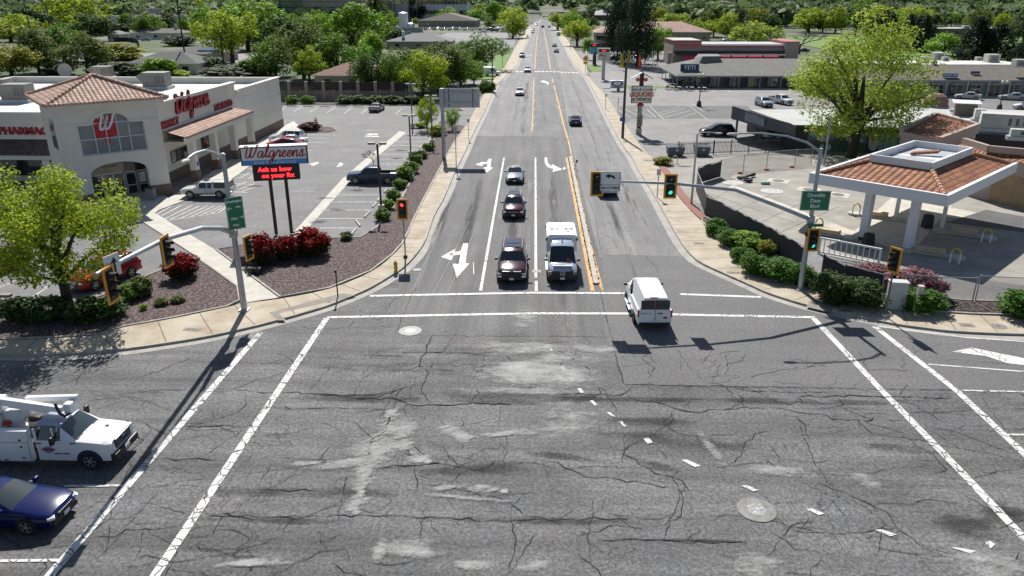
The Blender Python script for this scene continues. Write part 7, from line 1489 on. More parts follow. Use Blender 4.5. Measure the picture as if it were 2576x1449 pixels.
p = G(1698, 411, .08); t = thing("hoop_bollard", "pale yellow hoop bollard by the dumpsters' weedy island", "bollard", (p.x, p.y, .08), 0, "hoop bollards"); mb().tube([(-.25, 0, 0), (-.25, 0, .7), (-.15, 0, .88), (0, 0, .94), (.15, 0, .88), (.25, 0, .7), (.25, 0, 0)], .05, 8).build("hoop", pbr("pale_yellow", (.52, .48, .22), .5, .15), t); mb().box((0, 0, .01), (.7, .25, .02)).build("foot", CONC, t)
PLY = pbr("plywood", (.50, .40, .26), .8, .2, 2.0); HOOPY = pbr("hoop_yellow", (.58, .42, .04), .5, .12)
for i, (bx_, by_, hx, hy) in enumerate([((2032 + 2131) / 2, 592, 2058, 582), (2203, 547, 2152, 543), (2425, 592, 2479, 610), (2340, 640, 2400, 662)]):
 p = G(bx_, by_, .07); w_ = ("front left", "rear left", "rear right", "front right")[i]; t = thing("pump_island", "concrete pump island under the canopy's %s with a plywood box" % w_, "pump island", (p.x, p.y, .07), R(-32), "pump islands")
 m = mb(); m.rbox((0, 0, .09), (4.0, .75, .18), .06); m.build("plinth", CONC_NEW, t); 
 for s in (-1, 1): mb().cyl((s * 1.75, 0, 0), .62, .19, 16).build("rounded_end", CONC_NEW, t)
 b_ = mb().rbox((0, 0, .36), (1.9, .62, .34), .02); tag(b_.build("plywood_box", PLY, None, (p.x, p.y, .09), R(-32)), "long plywood cover box on the %s pump island" % w_, "box", "plywood boxes")
 p = G(hx, hy, .07); t = thing("hoop_bollard", "yellow-topped hoop bollard by the %s pump island" % w_, "bollard", (p.x, p.y, .07), R(-35), "hoop bollards"); mb().tube([(-.3, 0, .75), (-.2, 0, 1.05), (0, 0, 1.16), (.2, 0, 1.05), (.3, 0, .75)], .065, 8).build("hoop", HOOPY, t)
 for s in (-1, 1): mb().cyl((s * .3, 0, 0), .065, .76, 8).build("leg", SIGNW, t)
for lab, x, y in (("black litter bin right of the front column", 2181 + 150, 572), ("dark tapered litter bin between the canopy columns", 2182, 622)):
 p = G(x, y, .07); t = thing("litter_bin", lab, "bin", (p.x, p.y, .07), R(-40), "canopy litter bins"); mb().lathe([(.5, 0), (.42, 1.05), (.42, 1.1)], (0, 0, 0), 4).build("body", pbr("bin_black", (.03, .03, .032), .8, .3), t); mb().rbox((0, 0, 1.13), (.55, .55, .08), .03).build("lid", BLACK, t)
for i, (x, y, r_, c) in enumerate([(1843, 460, 1.0, 0), (1941, 481, 1.0, 0), (1958, 455, .62, 1), (2035, 477, .62, 1), (2108, 490, .62, 1), (1866, 447, .6, 1)]):
 p = G(x, y, .07); m = mb(); m.flat([(r_ * math.cos(2 * math.pi * k / 24), r_ * math.sin(2 * math.pi * k / 24)) for k in range(24)], .02); t = thing("tank_cover", ("pale round tank cover, %s in the forecourt" % ("left of the pair", "right of the pair")[i % 2]) if c == 0 else "dark round tank cover in its pale slab, %s from the fence" % ("first", "second", "third", "by the torn cloth")[i - 2], "tank cover", (p.x, p.y, .07), 0, "tank covers on the forecourt"); m.build("cover", pbr("pale_tank_cover", (.40, .39, .36), .8, .3, 3.0) if c == 0 else pbr("dark_tank_cover", (.11, .10, .10), .8, .5, 6.0), t)
 if c: mb().box((0, 0, .008), (2.2, 1.9, .008), R(-30)).build("slab", CONC_NEW, t)
 else: m = mb(); N = 24; m.add([(q_ * r_ * math.cos(2 * math.pi * k / N), q_ * r_ * math.sin(2 * math.pi * k / N), .026) for q_ in (1.0, 1.08) for k in range(N)], [(k, N + k, N + (k + 1) % N, (k + 1) % N) for k in range(N)]); m.build("rim", SIGNW, t)
p = G(1873, 455, .07); m = mb(); rr_ = random.Random(2); pts = [(1.6, 2.2), (1.0, 1.6), (.2, 1.2), (-.4, .9), (-.2, .4), (.2, 0), (.6, -.5), (.2, -.8), (-.3, -.6)]
m.tube([(x, y, .12 + rr_.uniform(0, .15)) for x, y in pts], [.22, .16, .14, .2, .12, .2, .16, .2, .1], 6); tag(m.build("fallen_cloth", SCREEN, None, (p.x, p.y, .07)), "crumpled black screen cloth fallen across the forecourt", "cloth")
p = G(1925, 463, .07); tag(mb().rbox((0, 0, .14), (.9, .55, .28), .1).build("green_sack", pbr("sage_green_sack", (.22, .38, .28), .8, .15), None, (p.x, p.y, .07)), "sage green sack lying on the forecourt by the tank covers", "sack")
def pole(label, base, top, r0=.14, r1=.1, mat=GALV, name="street_light", cat="lamp post", arm=None, z=.14, group="street poles"):
 p = G(*base, z); h = HZ(base, top); t = thing(name, label, cat, (p.x, p.y, z), 0, group); m = mb(); m.tube([(0, 0, 0), (0, 0, h)], [r0, r1], 10); m.build("pole", mat, t, smooth=40)
 if arm: m = mb(); m.tube([(0, 0, h - .05), (arm * .3, 0, h + .12), (arm, 0, h + .05)], .05, 6); m.build("lamp_arm", mat, t); cobra(t, (arm, 0, h + .04))
 return t, p, h
pole("slim grey street lamp on the right pavement by the fence corner", (1739, 512), 337, .11, .08, pbr("light_grey_pole", (.42, .43, .44), .5), arm=1.9); pole("leaning-looking grey lamp pole beside the plane tree's trunk", (2073, 414), 292, .12, .09, pbr("light_grey_pole", (.42, .43, .44), .5))
t, p, h = pole("weathered wooden pole with a blue sign beside the liquor sign", (1566, 347), 168, .2, .16, pbr("weathered_pole", (.085, .075, .065), .9, .3, 3.0), "utility_pole", "utility pole"); mb().box((0, -.2, h * .28), (.42, .36, .02)).build("pole_band", BLACK, t)
c = at_y(1566, 300, p.y - .25); t = thing("hospital_sign", "small blue hospital direction sign on the wooden pole", "sign", (c.x, c.y, c.z)); mb().box((0, 0, 0), (.75, .03, .5)).build("panel", pbr("info_blue", (.015, .07, .38), .5), t); text("HOSPITAL", .13, SIGNW, t, (0, -.02, .08))
pole("dark street pole at the left kerb before the round green trees", (1239, 228), 106, .13, .1, DARKPOLE, arm=None); pole("slim lamp pole by the far grass verge", (1298, 106), 50, .12, .09, DARKPOLE, arm=-2.5); pole("dark sign pole across from the blue sign board", (1435, 124), 92, .1, .08, DARKPOLE, "sign_post", "sign post")
pole("slim post before the white trailer sign", (1554, 285), 246, .05, .05, DARKPOLE, "marker_post", "post"); t, p, h = pole("short parking sign post on the right pavement", (1523, 275), 236, .05, .05, GALV, "sign_post", "sign post"); mb().box((0, -.05, h - .25), (.42, .03, .5)).build("sign_plate", SIGNW, t)
t, p, h = pole("speed-limit style sign post on the right pavement by the fence", (1653, 497), 427, .05, .05, GALV, "sign_post", "sign post"); mb().box((0, -.05, h - .25), (.42, .03, .62)).build("sign_plate", pbr("faded_sign", (.55, .56, .58), .6), t)
t, p, h = pole("thin sign post on the left pavement behind the big grey sign", (1148, 425), 320, .05, .05, GALV, "sign_post", "sign post"); mb().box((0, .05, h - .25), (.5, .03, .7)).build("sign_plate", pbr("sign_back_aluminium", (.42, .44, .46), .45), t)
t, p, h = pole("thin bus-stop post on the left pavement beside the arrow exit", (1179, 350), 300, .04, .04, GALV, "sign_post", "sign post"); mb().box((0, .05, h - .2), (.4, .03, .45)).build("sign_plate", pbr("sign_back_aluminium", (.42, .44, .46), .45), t)
t, p, h = pole("diamond sign post seen from behind at the side street", (1264, 168), 105, .06, .05, DARKPOLE, "sign_post", "sign post"); mb().box((0, .06, h * .5), (1.1, .03, 1.1), 0, (0, R(45), 0)).build("sign_plate", pbr("sign_back_aluminium", (.42, .44, .46), .45), t)
t, p, h = pole("post with yellow pedestrian diamond and arrow plate by the zebra crossing", (1472, 185), 142, .06, .05, DARKPOLE, "crossing_sign", "sign"); YS = pbr("warning_yellow", (.72, .36, .01), .45); c = at_y(1470, 147, p.y - .1); mb().box((0, -.08, c.z - .14), (1.15, .03, 1.15), 0, (0, R(45), 0)).build("diamond_plate", YS, t); mb().box((0, -.08, c.z - 1.25), (1.1, .03, .6)).build("arrow_plate", YS, t); mb().box((0, -.1, c.z - .14), (.14, .01, .7)).build("walker_mark", BLKLET, t)
p = G(1444, 477); t = thing("median_marker", "thin leaning marker post on the narrow median", "post", (*xy(G(1446, 425)), .13)); mb().tube([(0, 0, 0), (.25, -.1, 1.0)], .035, 6).build("post", DARKPOLE, t); mb().rbox((.2, -.1, .8), (.22, .03, .3), .01).build("plate", DARKPOLE, t)
p = G(1606, 338, .07); t = thing("liquor_sign", "dark red post sign with gabled cap and white board reading Liquors", "sign", (p.x, p.y, .07), R(3)); MAROON = pbr("maroon_post", (.075, .018, .016), .6, .2)
zt = HZ((1606, 338), 185); zb1 = HZ((1606, 338), 215); zb2 = HZ((1606, 338), 259); wsc = (at_y(1640, 235, p.y).x - at_y(1588, 235, p.y).x)
mb().box((0, 0, zt / 2 + .4), (.55, .5, zt - .8)).build("post", MAROON, t); mb().box((0, 0, .45), (.75, .7, .9)).build("concrete_base", CONC, t)
m = mb(); beam(m, (0, 0, zt + .1), (-1.55, 0, zt - .75), .5, .1); m.build("gable_left", SIGNW, t); m = mb(); beam(m, (0, 0, zt + .1), (1.55, 0, zt - .75), .5, .1); m.build("gable_right", DARKPOLE, t)
for s in (-1, 1): m = mb(); m.disc_y((s * .58, -.05, zt - .85), .28, .2, 16); m.build("orange_globe", pbr("faded_orange", (.50, .18, .08), .6), t)
mb().rbox((.05, -.3, (zb1 + zb2) / 2), (wsc, .2, zb1 - zb2), .03).build("board_frame", BLKLET, t); mb().box((.05, -.41, (zb1 + zb2) / 2), (wsc - .2, .03, zb1 - zb2 - .2)).build("board_face", pbr("cream_board", (.80, .75, .64), .6, .08), t); hb_ = zb1 - zb2
text("Town & Country", hb_ * .24, BLKLET, t, (.05, -.43, zb2 + hb_ * .78), shear=.35, sx=1.0, bold=.004); text("LIQUORS", hb_ * .34, pbr("orange_red_letter", (.55, .07, .02), .5), t, (.05, -.43, zb2 + hb_ * .49), bold=.03, sx=1.02); text("& VIDEOS", hb_ * .22, BLKLET, t, (.05, -.43, zb2 + hb_ * .21), bold=.015, sx=1.15)
m = mb(); z0 = HZ((1606, 338), 317); zz = zb2 - .2; m.add([(x, -.33, z) for x, z in ((-.42, z0), (.42, z0), (.42, z0 + 1.5), (.2, z0 + 2.0), (.2, zz), (-.2, zz), (-.2, z0 + 2.0), (-.42, z0 + 1.5))] + [(x, -.24, z) for x, z in ((-.42, z0), (.42, z0), (.42, z0 + 1.5), (.2, z0 + 2.0), (.2, zz), (-.2, zz), (-.2, z0 + 2.0), (-.42, z0 + 1.5))], [tuple(range(7, -1, -1))[::-1], tuple(range(15, 7, -1))] + [(i, 8 + i, 8 + (i + 1) % 8, (i + 1) % 8) for i in range(8)]); m.build("bottle_plate", pbr("cream_plate", (.45, .40, .33), .7, .15), t)
for k, w_ in enumerate(("DELI", "PARTY", "BEER", "KEGS", "WINE")): text(w_, .24, BLKLET, t, (0, -.35, z0 + 1.45 - k * .3), bold=.006)
mb().box((0, -.1, zb2 - .25), (.9, .5, .35)).build("red_cap", pbr("bright_red_cap", (.45, .02, .02), .5), t)
def board_sign(label, base, top, panel, post, name, pm_=SIGNW):
 p = G(*base, .07); t = thing(name, label, "sign", (p.x, p.y, .07)); a = at_y(panel[0], panel[1], p.y - .4); b = at_y(panel[2], panel[3], p.y - .4); w = b.x - a.x; h = a.z - b.z; cx = (a.x + b.x) / 2 - p.x
 mb().box((at_y(base[0], base[1], p.y).x - p.x, 0, b.z / 2), (post, post, b.z)).build("post", pm_, t); return t, cx, b.z - .07, w, h
t, cx, z0, w, h = board_sign("white A-1 board with a red display on a pale square post", (1517, 200), 121, (1504, 121, 1534, 152), .75, "board_sign", pbr("pale_post", (.45, .47, .50), .6)); mb().rbox((cx, -.25, z0 + h / 2), (w, .7, h), .04).build("board", pbr("board_offwhite", (.58, .55, .50), .6), t); mb().box((cx, -.62, z0 + h * .8), (w * .84, .03, h * .22)).build("display", BLACK, t); text("Rent", .5, LED, t, (cx, -.65, z0 + h * .8)); text("A-1", 1.15, pbr("dark_red_letters", (.30, .03, .02), .5), t, (cx - .25, -.62, z0 + h * .44), shear=.25, bold=.03); text("APPLIANCE", .22, BLKLET, t, (cx + .2, -.62, z0 + h * .25)); text("SALES  SERVICE", .2, BLKLET, t, (cx, -.62, z0 + h * .09))
t, cx, z0, w, h = board_sign("teal and blue board on a dark pedestal behind the A-1 board", (1495, 163), 109, (1485, 109, 1505, 136), 1.0, "board_sign", pbr("dark_pedestal", (.04, .045, .055), .6)); mb().rbox((cx, -.25, z0 + h * .33), (w, .6, h * .66), .04).build("board", pbr("sky_teal", (.10, .32, .46), .5, .25, .6), t); mb().rbox((cx, -.25, z0 + h * .83), (w, .65, h * .34), .04).build("display", BLACK, t); text("Deli", .55, LED, t, (cx, -.6, z0 + h * .83)); mb().box((cx + w * .2, -.56, z0 + h * .1), (w * .4, .03, h * .14)).build("navy_tag", NAVY, t)
for lab, px, y0, y1, col, base in (("nearer yellow feather flag by the grass strip", 1559, 133, 168, (.60, .48, .0), 176), ("farther yellow feather flag beside the redwood", 1577, 125, 158, (.45, .38, .02), 170), ("bright red feather flag by the grass strip", 1604, 135, 171, (.60, .02, .015), 178)):
 p = G(px, base, .1); t = thing("feather_flag", lab, "flag", (p.x, p.y, .1), 0, "feather flags"); zt = HZ((px, base), y0); zl = HZ((px, base), y1); m = mb(); m.tube([(0, 0, 0), (0, 0, zt * .75), (.12, 0, zt)], [.04, .03, .02], 6); m.build("mast", DARKPOLE, t)
 w = .95; n = 10; m = mb(); pr_ = [(zl + (zt - zl) * k / n, w * (1 - .45 * (k / n) ** 3) if k < n else .25) for k in range(n + 1)]
 for (z, ww), (z2, w2) in zip(pr_, pr_[1:]): m.add([(0, 0, z), (ww, .08 * math.sin(z * 2), z - .1), (w2, .08 * math.sin(z2 * 2), z2 - .1), (0, 0, z2)], [(0, 1, 2, 3)])
 f_ = m.build("pennant", pbr("flag_%d" % int(col[1] * 100), col, .6, .06), t); sm = f_.modifiers.new("thickness", 'SOLIDIFY'); sm.thickness = .01
 x = text("RENTALS" if col[1] > .1 else "MATTRESS", .44, BLKLET if col[1] > .1 else pbr("flag_letter_yellow", (.7, .5, .1), .6), t, (w * .5, -.12, (zl + zt) / 2 - .1), (R(90), R(-90), 0), bold=.01, space=1.1)
p = G(1551, 229, .07); t = thing("sign_trailer", "white advertising trailer with a black oval, parked by the pavement", "trailer", (p.x, p.y, .07)); a = at_y(1535, 203, p.y); b = at_y(1568, 222, p.y); w = b.x - a.x; mb().rbox((0, 0, (a.z + b.z) / 2), (w, 1.2, a.z - b.z), .05).build("body", SIGNW, t); m = mb(); N = 28; zc_ = (a.z + b.z) / 2 + .2
m.add([(q_ * math.cos(2 * math.pi * k / N) * w * .42, -.62, zc_ + q_ * math.sin(2 * math.pi * k / N) * .62) for q_ in (.72, 1) for k in range(N)], [(k, N + k, N + (k + 1) % N, (k + 1) % N)[::-1] for k in range(N)]); m.build("oval_emblem", BLKLET, t); mb().box((0, -.615, b.z + .22), (w * .8, .02, .16)).build("lettering_band", pbr("navy_band", (.03, .05, .16), .5), t); wheel_parts(t, .3, -.6, .36, .2); mb().box((-w / 2 - .7, 0, .5), (1.5, .12, .12)).build("tow_bar", BLACK, t)
for lab, base, top in (("twin-globe lamp in the middle of the right-hand car park", (1758, 268), 190), ("twin-globe lamp before the white shopfronts at right", (2513, 277), 207)):
 p = G(*base, .07); h = HZ(base, top); t = thing("globe_lamp", lab, "lamp post", (p.x, p.y, .07), 0, "twin-globe lamps"); mb().lathe([(.5, 0), (.42, .5), (.36, .9), (.18, 1.05), (.1, 1.2)], (0, 0, 0), 12).build("base", pbr("dark_plinth", (.06, .065, .065), .8), t); mb().tube([(0, 0, 1.1), (0, 0, h - .4)], [.09, .06], 8).build("pole", DARKPOLE, t)
 m = mb(); m.tube([(-.38, 0, h - .3), (-.2, 0, h - .55), (0, 0, h - .5), (.2, 0, h - .55), (.38, 0, h - .3)], .04, 6); m.build("cross_arm", DARKPOLE, t)
 for s in (-1, 1): mb().lathe([(.05, -.3), (.2, -.24), (.3, -.08), (.3, .08), (.2, .24), (.05, .3)], (s * .38, 0, h), 12).build("globe", pbr("cream_globe", (.62, .58, .40), .3, .05), t, smooth=80)
TBL = pbr("pale_table_top", (.42, .42, .46), .5, .1)
def table(label, px, py, rz):
 p = G(px, py, .07); t = thing("patio_table", label, "table", (p.x, p.y, .07), rz, "patio tables outside the shingled shop"); mb().rbox((0, 0, .74), (1.7, .85, .05), .015).build("tabletop", TBL, t)
 for sx in (-1, 1):
  for sy in (-1, 1): mb().box((sx * .72, sy * .34, .36), (.05, .05, .72)).build("leg", BLACK, t)
 return t
def chair(label, p, rz):
 t = thing("patio_chair", label, "chair", (p[0], p[1], .07), rz, "dark chairs round the patio tables"); mb().rbox((0, 0, .45), (.5, .5, .05), .015).build("seat", BLACK, t); mb().rbox((0, .24, .75), (.5, .05, .5), .015).build("backrest", BLACK, t)
 for sx in (-1, 1):
  for sy in (-1, 1): mb().box((sx * .22, sy * .22, .22), (.04, .04, .45)).build("leg", BLACK, t)
rt = random.Random(8); ords = ("first", "second", "third", "fourth", "fifth", "sixth", "seventh", "eighth", "ninth", "tenth")
for i, (x, y) in enumerate([(1682, 225), (1694, 219), (1703, 227), (1712, 214), (1724, 222), (1735, 228), (1741, 214), (1756, 221), (1766, 229), (1775, 223)]):
 tb = table("pale patio table, %s of ten from the left in the cluster before the shop" % ords[i], x, y, R(rt.uniform(-15, 15)))
 for s in ((-1, 1) if i % 2 else (-1, 1, 0)): chair("dark patio chair with a straight back among the pale patio tables", (tb.location.x + (s * .45 if s else 1.25), tb.location.y + (.75 if s > 0 else -.75 if s < 0 else 0)), R(0) if s > 0 else R(180) if s < 0 else R(-90))
def util(label, base, top, arms=1, r_=.24): 
 p = G(*base); h = max(6, HZ(base, top)); t = thing("utility_pole", label, "utility pole", (p.x, p.y, 0), 0, "utility poles behind the store"); mb().tube([(0, 0, 0), (0, 0, h)], [r_, r_ * .75], 8).build("pole", pbr("dark_wood_pole", (.035, .03, .027), .9, .3), t)
 for k in range(arms): mb().box((0, 0, h - .5 - 1.2 * k), (2.4, .12, .14)).build("cross_arm", DARKPOLE, t)
 return p, h
UP = []
for lab, b_, tp, a_ in (("tallest dark utility pole behind the drug store roof", (471, 178), -40, 1), ("dark utility pole among the trees at upper left", (85, 118), -30, 1), ("thinner utility pole right of the upper-left pair", (132, 95), 3, 1), ("thin grey pole beside the yellow-green yard tree", (566, 182), 82, 0), ("cross-armed pole between the dark round trees", (703, 110), 44, 3), ("dark pole left of the white storage tank", (996, 80), 3, 2), ("dark pole right of the white storage tank", (1041, 85), 16, 2), ("thin pole before the mirror-glass offices", (841, 90), 18, 1)): UP.append(util(lab, b_, tp, a_))
def wire(label, a, b, sag, off=0):
 (p, h), (q_, k) = a, b; m = mb(); n = 14; A_, B_ = Vector((p.x + off, p.y, h - .5)), Vector((q_.x + off, q_.y, k - .5)); m.tube([A_.lerp(B_, i / n) - Vector((0, 0, sag * 4 * (i / n) * (1 - i / n))) for i in range(n + 1)], .035, 4); tag(m.build("overhead_wire", pbr("wire_dark", (.05, .05, .055), .6), None), label, "wire", "overhead wires")
for i, (a, b) in enumerate(((0, 1), (1, 2), (0, 4), (4, 5), (5, 6), (4, 7))): wire("overhead wire between utility poles, %s span" % ("store roof to upper-left pole", "upper-left pole to its thinner neighbour", "store roof to cross-armed pole", "cross-armed pole to tank pole", "either side of the white tank", "cross-armed pole to mirror offices")[i], UP[a], UP[b], 1.2, .8)
# ================================================================== houses, shops and offices further off
def windows(t, spots, w, h, mat=DKWIN, frame=True):
 """spots = (x, y, z, facing angle) in the thing's space"""
 for (x, y, z, a) in spots:
  o = mb().box((0, 0, 0), (w, .06, h)).build("window", mat, t, (x, y, z), a)
  if frame: m = mb(); m.box((0, -.02, h / 2 + .05), (w + .2, .1, .1)); m.build("window_frame", TRIMW, o); m = mb(); m.box((0, -.02, -h / 2 - .05), (w + .2, .12, .1)); m.build("window_sill", TRIMW, o)
def hip_house(label, x0, x1, y0, y1, ze, zr, wm, rm, chim=None, name="house", cat="house", group=None, nwin=3, ov=.7, inset=None, rot=0.0, vents=0):
 cx, cy = (x0 + x1) / 2, (y0 + y1) / 2; w, d = (x1 - x0) / 2, (y1 - y0) / 2; t = thing(name, label, cat, (cx, cy, 0), rot, group)
 mb().box((0, 0, ze / 2), (2 * w, 2 * d, ze)).build("wall", wm, t); W, D = w + ov, d + ov; r = min(W, D) * (.95 if inset is None else inset); a, b = (max(0, W - r), 0) if W > D else (0, max(0, D - r))
 m = mb(); e = [(-W, -D, ze), (W, -D, ze), (W, D, ze), (-W, D, ze)]; p, q = ((-a, 0, zr), (a, 0, zr)) if W > D else ((0, -b, zr), (0, b, zr))
 if W > D: uvquad(m, [e[0], e[1], q, p]); uvquad(m, [e[1], e[2], q]); uvquad(m, [e[2], e[3], p, q]); uvquad(m, [e[3], e[0], p])
 else: uvquad(m, [e[0], e[1], p]); uvquad(m, [e[1], e[2], q, p]); uvquad(m, [e[2], e[3], q]); uvquad(m, [e[3], e[0], p, q])
 ro = build_uv(m, "roof", rm, t); m = mb(); m.box((0, 0, ze - .1), (2 * W - .02, 2 * D - .02, .19)); m.build("eave", TRIMW if wm is not DKWALL else DKWALL, t)
 if chim: mb().box((chim[0], chim[1], (ze + chim[2]) / 2), (chim[3], chim[3], chim[2] - ze)).build("chimney", chim[4], ro)
 windows(t, [(-w + 2 * w * (k + .5) / nwin, -d - .02, ze * .5, 0) for k in range(nwin)], min(1.6, w / nwin), 1.2); return t
def px_span(l, r, row): a, b = G(l, row), G(r, row); return a.x, b.x, (a.y + b.y) / 2
def house_px(label, l, r, row, depth, ze, zr, wm, rm, **k): x0, x1, y = px_span(l, r, row); return hip_house(label, x0, x1, y, y + depth, ze, zr, wm, rm, **k)
h1 = hip_house("beige house with reddish shingle roof and a swamp cooler behind the garden wall", -49, -32, 171, 184, 2.7, 5.0, BEIGE, SHING_R, chim=(3.2, -2.5, 5.6, 1.5, UNIT)); house_px("grey-roofed house with a white chimney beyond the dark round trees", 973, 1133, 124, 20, 3, 5.8, BEIGE, SHING_G, chim=(-6.5, -6, 6.6, 1.1, SIGNW))
hs = house_px("grey bungalow with solar panels and a rooftop cooler", 412, 556, 158, 15, 2.7, 4.6, BEIGE, SHING, chim=(2.2, 1.5, 5.6, 1.5, UNIT))
m = mb(); m.add([(1.2, -5.6, 3.62), (8.0, -5.6, 3.62), (8.0, -1.8, 4.42), (1.2, -1.8, 4.42), (1.2, -5.6, 3.54), (8.0, -5.6, 3.54), (8.0, -1.8, 4.34), (1.2, -1.8, 4.34)], [(0, 1, 2, 3), (7, 6, 5, 4), (0, 4, 5, 1), (1, 5, 6, 2)]); m.build("solar_panel", glass_mat("solar_glass", (.03, .05, .10), .1), hs)
house_px("grey-shingled house half hidden right behind the drug store roof", 325, 498, 186, 13, 2.7, 5.2, STUCCO_W, SHING); house_px("long low bungalow with a white vent beside the pale blue hatchback", 325, 460, 99, 14, 3, 5, STUCCO_W, SHING_B, chim=(8, 0, 6.5, 1.3, UNITW)); house_px("tan-roofed house at the far left edge among yellow trees", -40, 78, 98, 16, 3.0, 5.5, BEIGE, pbr("tan_shingle", (.30, .22, .14), .95, .2)); house_px("small brown-roofed house left of the dark round trees", 636, 672, 126, 14, 3, 5, BEIGE, SHING_B); house_px("pale garage gable beside the curved brown fence", 272, 302, 103, 9, 3, 4.6, STUCCO_W, SHING_G)
house_px("hip-roofed brown clinic behind the long row of parked cars", 1052, 1196, 68.5, 45, 4.5, 9.5, TAUPE, SHING_B, name="clinic", cat="clinic", nwin=9, inset=.5)
fn = thing("plank_fence", "curved dark brown plank fence by the back lane", "fence", G(325, 112)); m = mb(); P_ = [(x - fn.location.x, y - fn.location.y) for x, y in smooth_line(poly_px([(288, 106), (320, 105), (345, 110), (352, 122)]), 5)]
for a, b in zip(P_, P_[1:]): m.quad((*a, 0), (*b, 0), (*b, 1.9), (*a, 1.9)); m.quad((a[0], a[1] + .1, 0), (a[0], a[1] + .1, 1.9), (b[0], b[1] + .1, 1.9), (b[0], b[1] + .1, 0))
m.build("planks", pbr("dark_fence_timber", (.045, .034, .032), .9), fn)
def block(label, l, r, row, top, depth, wm, rm=ROOFG, name="commercial_building", cat="building", nw=0, wz=None, wsize=(1.6, 1.5), wmat=DKWIN, units=0, group=None, par=.5):
 x0, x1, y = px_span(l, r, row); h = HZ(((l + r) / 2, row), top); cx = (x0 + x1) / 2; w = x1 - x0; t = thing(name, label, cat, (cx, y + depth / 2, 0), 0, group); d = depth / 2
 mb().box((0, 0, h / 2), (w, depth, h)).build("wall", wm, t); mb().box((0, 0, h + .03), (w - .5, depth - .5, .06)).build("roof", rm, t)
 m = mb()
 for c, s in (((0, -d + .15, h + par / 2), (w + .1, .3, par)), ((0, d - .15, h + par / 2), (w + .1, .3, par)), ((-w / 2 + .15, 0, h + par / 2), (.3, depth - .6, par)), ((w / 2 - .15, 0, h + par / 2), (.3, depth - .6, par))): m.box(c, s)
 m.build("parapet", wm, t)
 if nw:
  for z in (wz or (h * .5,)): windows(t, [(-w / 2 + w * (k + .5) / nw, -d - .02, z, 0) for k in range(nw)], *wsize, wmat, False)
 rr_ = random.Random(int(l) + 7)
 for k in range(units): x, yy = rr_.uniform(-w * .4, w * .4), rr_.uniform(-d * .6, d * .7); u = thing("rooftop_unit", "small rooftop unit on the %s" % label.split(" with ")[0].split(" behind ")[0][:48], "air conditioner", (cx + x, y + depth / 2 + yy, h + .06), 0, "rooftop units on far buildings"); s_ = rr_.uniform(.8, 1.5); mb().rbox((0, 0, .6 * s_), (2.2 * s_, 1.6 * s_, 1.2 * s_), .05).build("housing", UNITW, u); mb().box((0, -.82 * s_, .6 * s_), (1.4 * s_, .04, .7 * s_)).build("grille", UNIT, u)
 return t
block("low grey-white offices with cluttered roof at upper left", -60, 158, 66, 44, 40, GREYWALL, ROOFG, units=7, nw=12); block("long cream warehouse with stepped roof behind the garden trees", 258, 470, 74, 42, 30, STUCCO_W, ROOFW, nw=5, units=3); block("pale flat-roofed hall with a big fan unit at upper left", 330, 545, 66, 24, 40, pbr("pale_grey_hall", (.5, .49, .45), .9), ROOFW, units=2)
block("mirror-glass office block behind the green trees", 690, 975, 62, 2, 40, DKWIN, ROOFG, "office_building", nw=16, wz=(3, 7, 11, 15, 19), wsize=(5.2, 3.0), wmat=glass_mat("mirror_glass", (.10, .14, .17), .02)); block("blank grey theatre block left of the dark twin trees", 975, 1022, 60, 10, 30, GREYWALL); wo = block("white office block with square windows and a blue porch", 1040, 1176, 58, 7, 30, pbr("white_office", (.52, .53, .56), .9), ROOFW, "office_building", nw=14, wz=(8.5, 16.5), wsize=(3.0, 3.2)); mb().box((48, -16.5, 2.4), (14, 3, 4.6)).build("porch", pbr("porch_blue", (.02, .06, .30), .6), wo)
for lab, px, row, top, r_ in (("tall white cylindrical storage tank by the clinic", 1016, 75, 30, 2.1), ("short white storage tank beside the tall one", 1034, 75, 57, 1.7)): p = G(px, row); h = HZ((px, row), top); t = thing("storage_tank", lab, "tank", p); mb().cyl((0, 0, .3), r_ * 1.45, h - .9, 24).build("shell", pbr("tank_white", (.70, .72, .74), .4), t, smooth=40); mb().lathe([(r_ * 1.45, 0), (r_ * .9, .4), (.1, .7)], (0, 0, h - .6), 24).build("dome", pbr("tank_white", (.7, .72, .74)), t); mb().cyl((0, 0, 0), r_ * 1.6, .3, 20).build("plinth", CONC, t)
block("low grey pump house below the white tanks", 985, 1060, 86, 72, 8, GREYWALL); block("long grey roofed store beyond the round street trees", 1440, 1522, 47, 30, 40, pbr("blue_grey_wall", (.2, .22, .25), .9), ROOFG, nw=8); house_px("gabled timber lodge behind the redwoods", 1490, 1540, 52, 30, 5, 10, pbr("lodge_brown", (.16, .11, .08), .9), ROOFW); block("wide pale school buildings across the green at upper right", 2330, 2640, 92, 74, 30, pbr("school_wall", (.2, .18, .16), .9), ROOFW, units=5, nw=14); block("long beige hall far behind the dark conifers", 2080, 2260, 52, 34, 30, BEIGE, ROOFG, nw=10); block("blank white box building behind the plane tree's tip", 2118, 2148, 70, 36, 14, SIGNW, ROOFW); block("low dark strip building far down the avenue's right side", 1400, 1440, 44, 32, 30, GREYWALL)
for i, (l, r_, row) in enumerate([(1288, 1322, 42), (1330, 1362, 38.5), (1384, 1412, 40), (1560, 1640, 46), (1700, 1790, 50), (1850, 1930, 56), (600, 680, 50), (480, 560, 46)]): house_px(("blue-roofed house at the avenue's far end", "white cottage closing the avenue", "pale house right of the far junction", "grey roof far behind the redwoods", "brown roof in the woods above the hotel", "long grey roof in the olive woods", "grey roof behind the bright green trees at upper left", "tan roof left of the mirror-glass block")[i], l, r_, row, 14, 3.2, 6, STUCCO_W, (SHING_G, SHING, SHING_B)[i % 3], nwin=2)
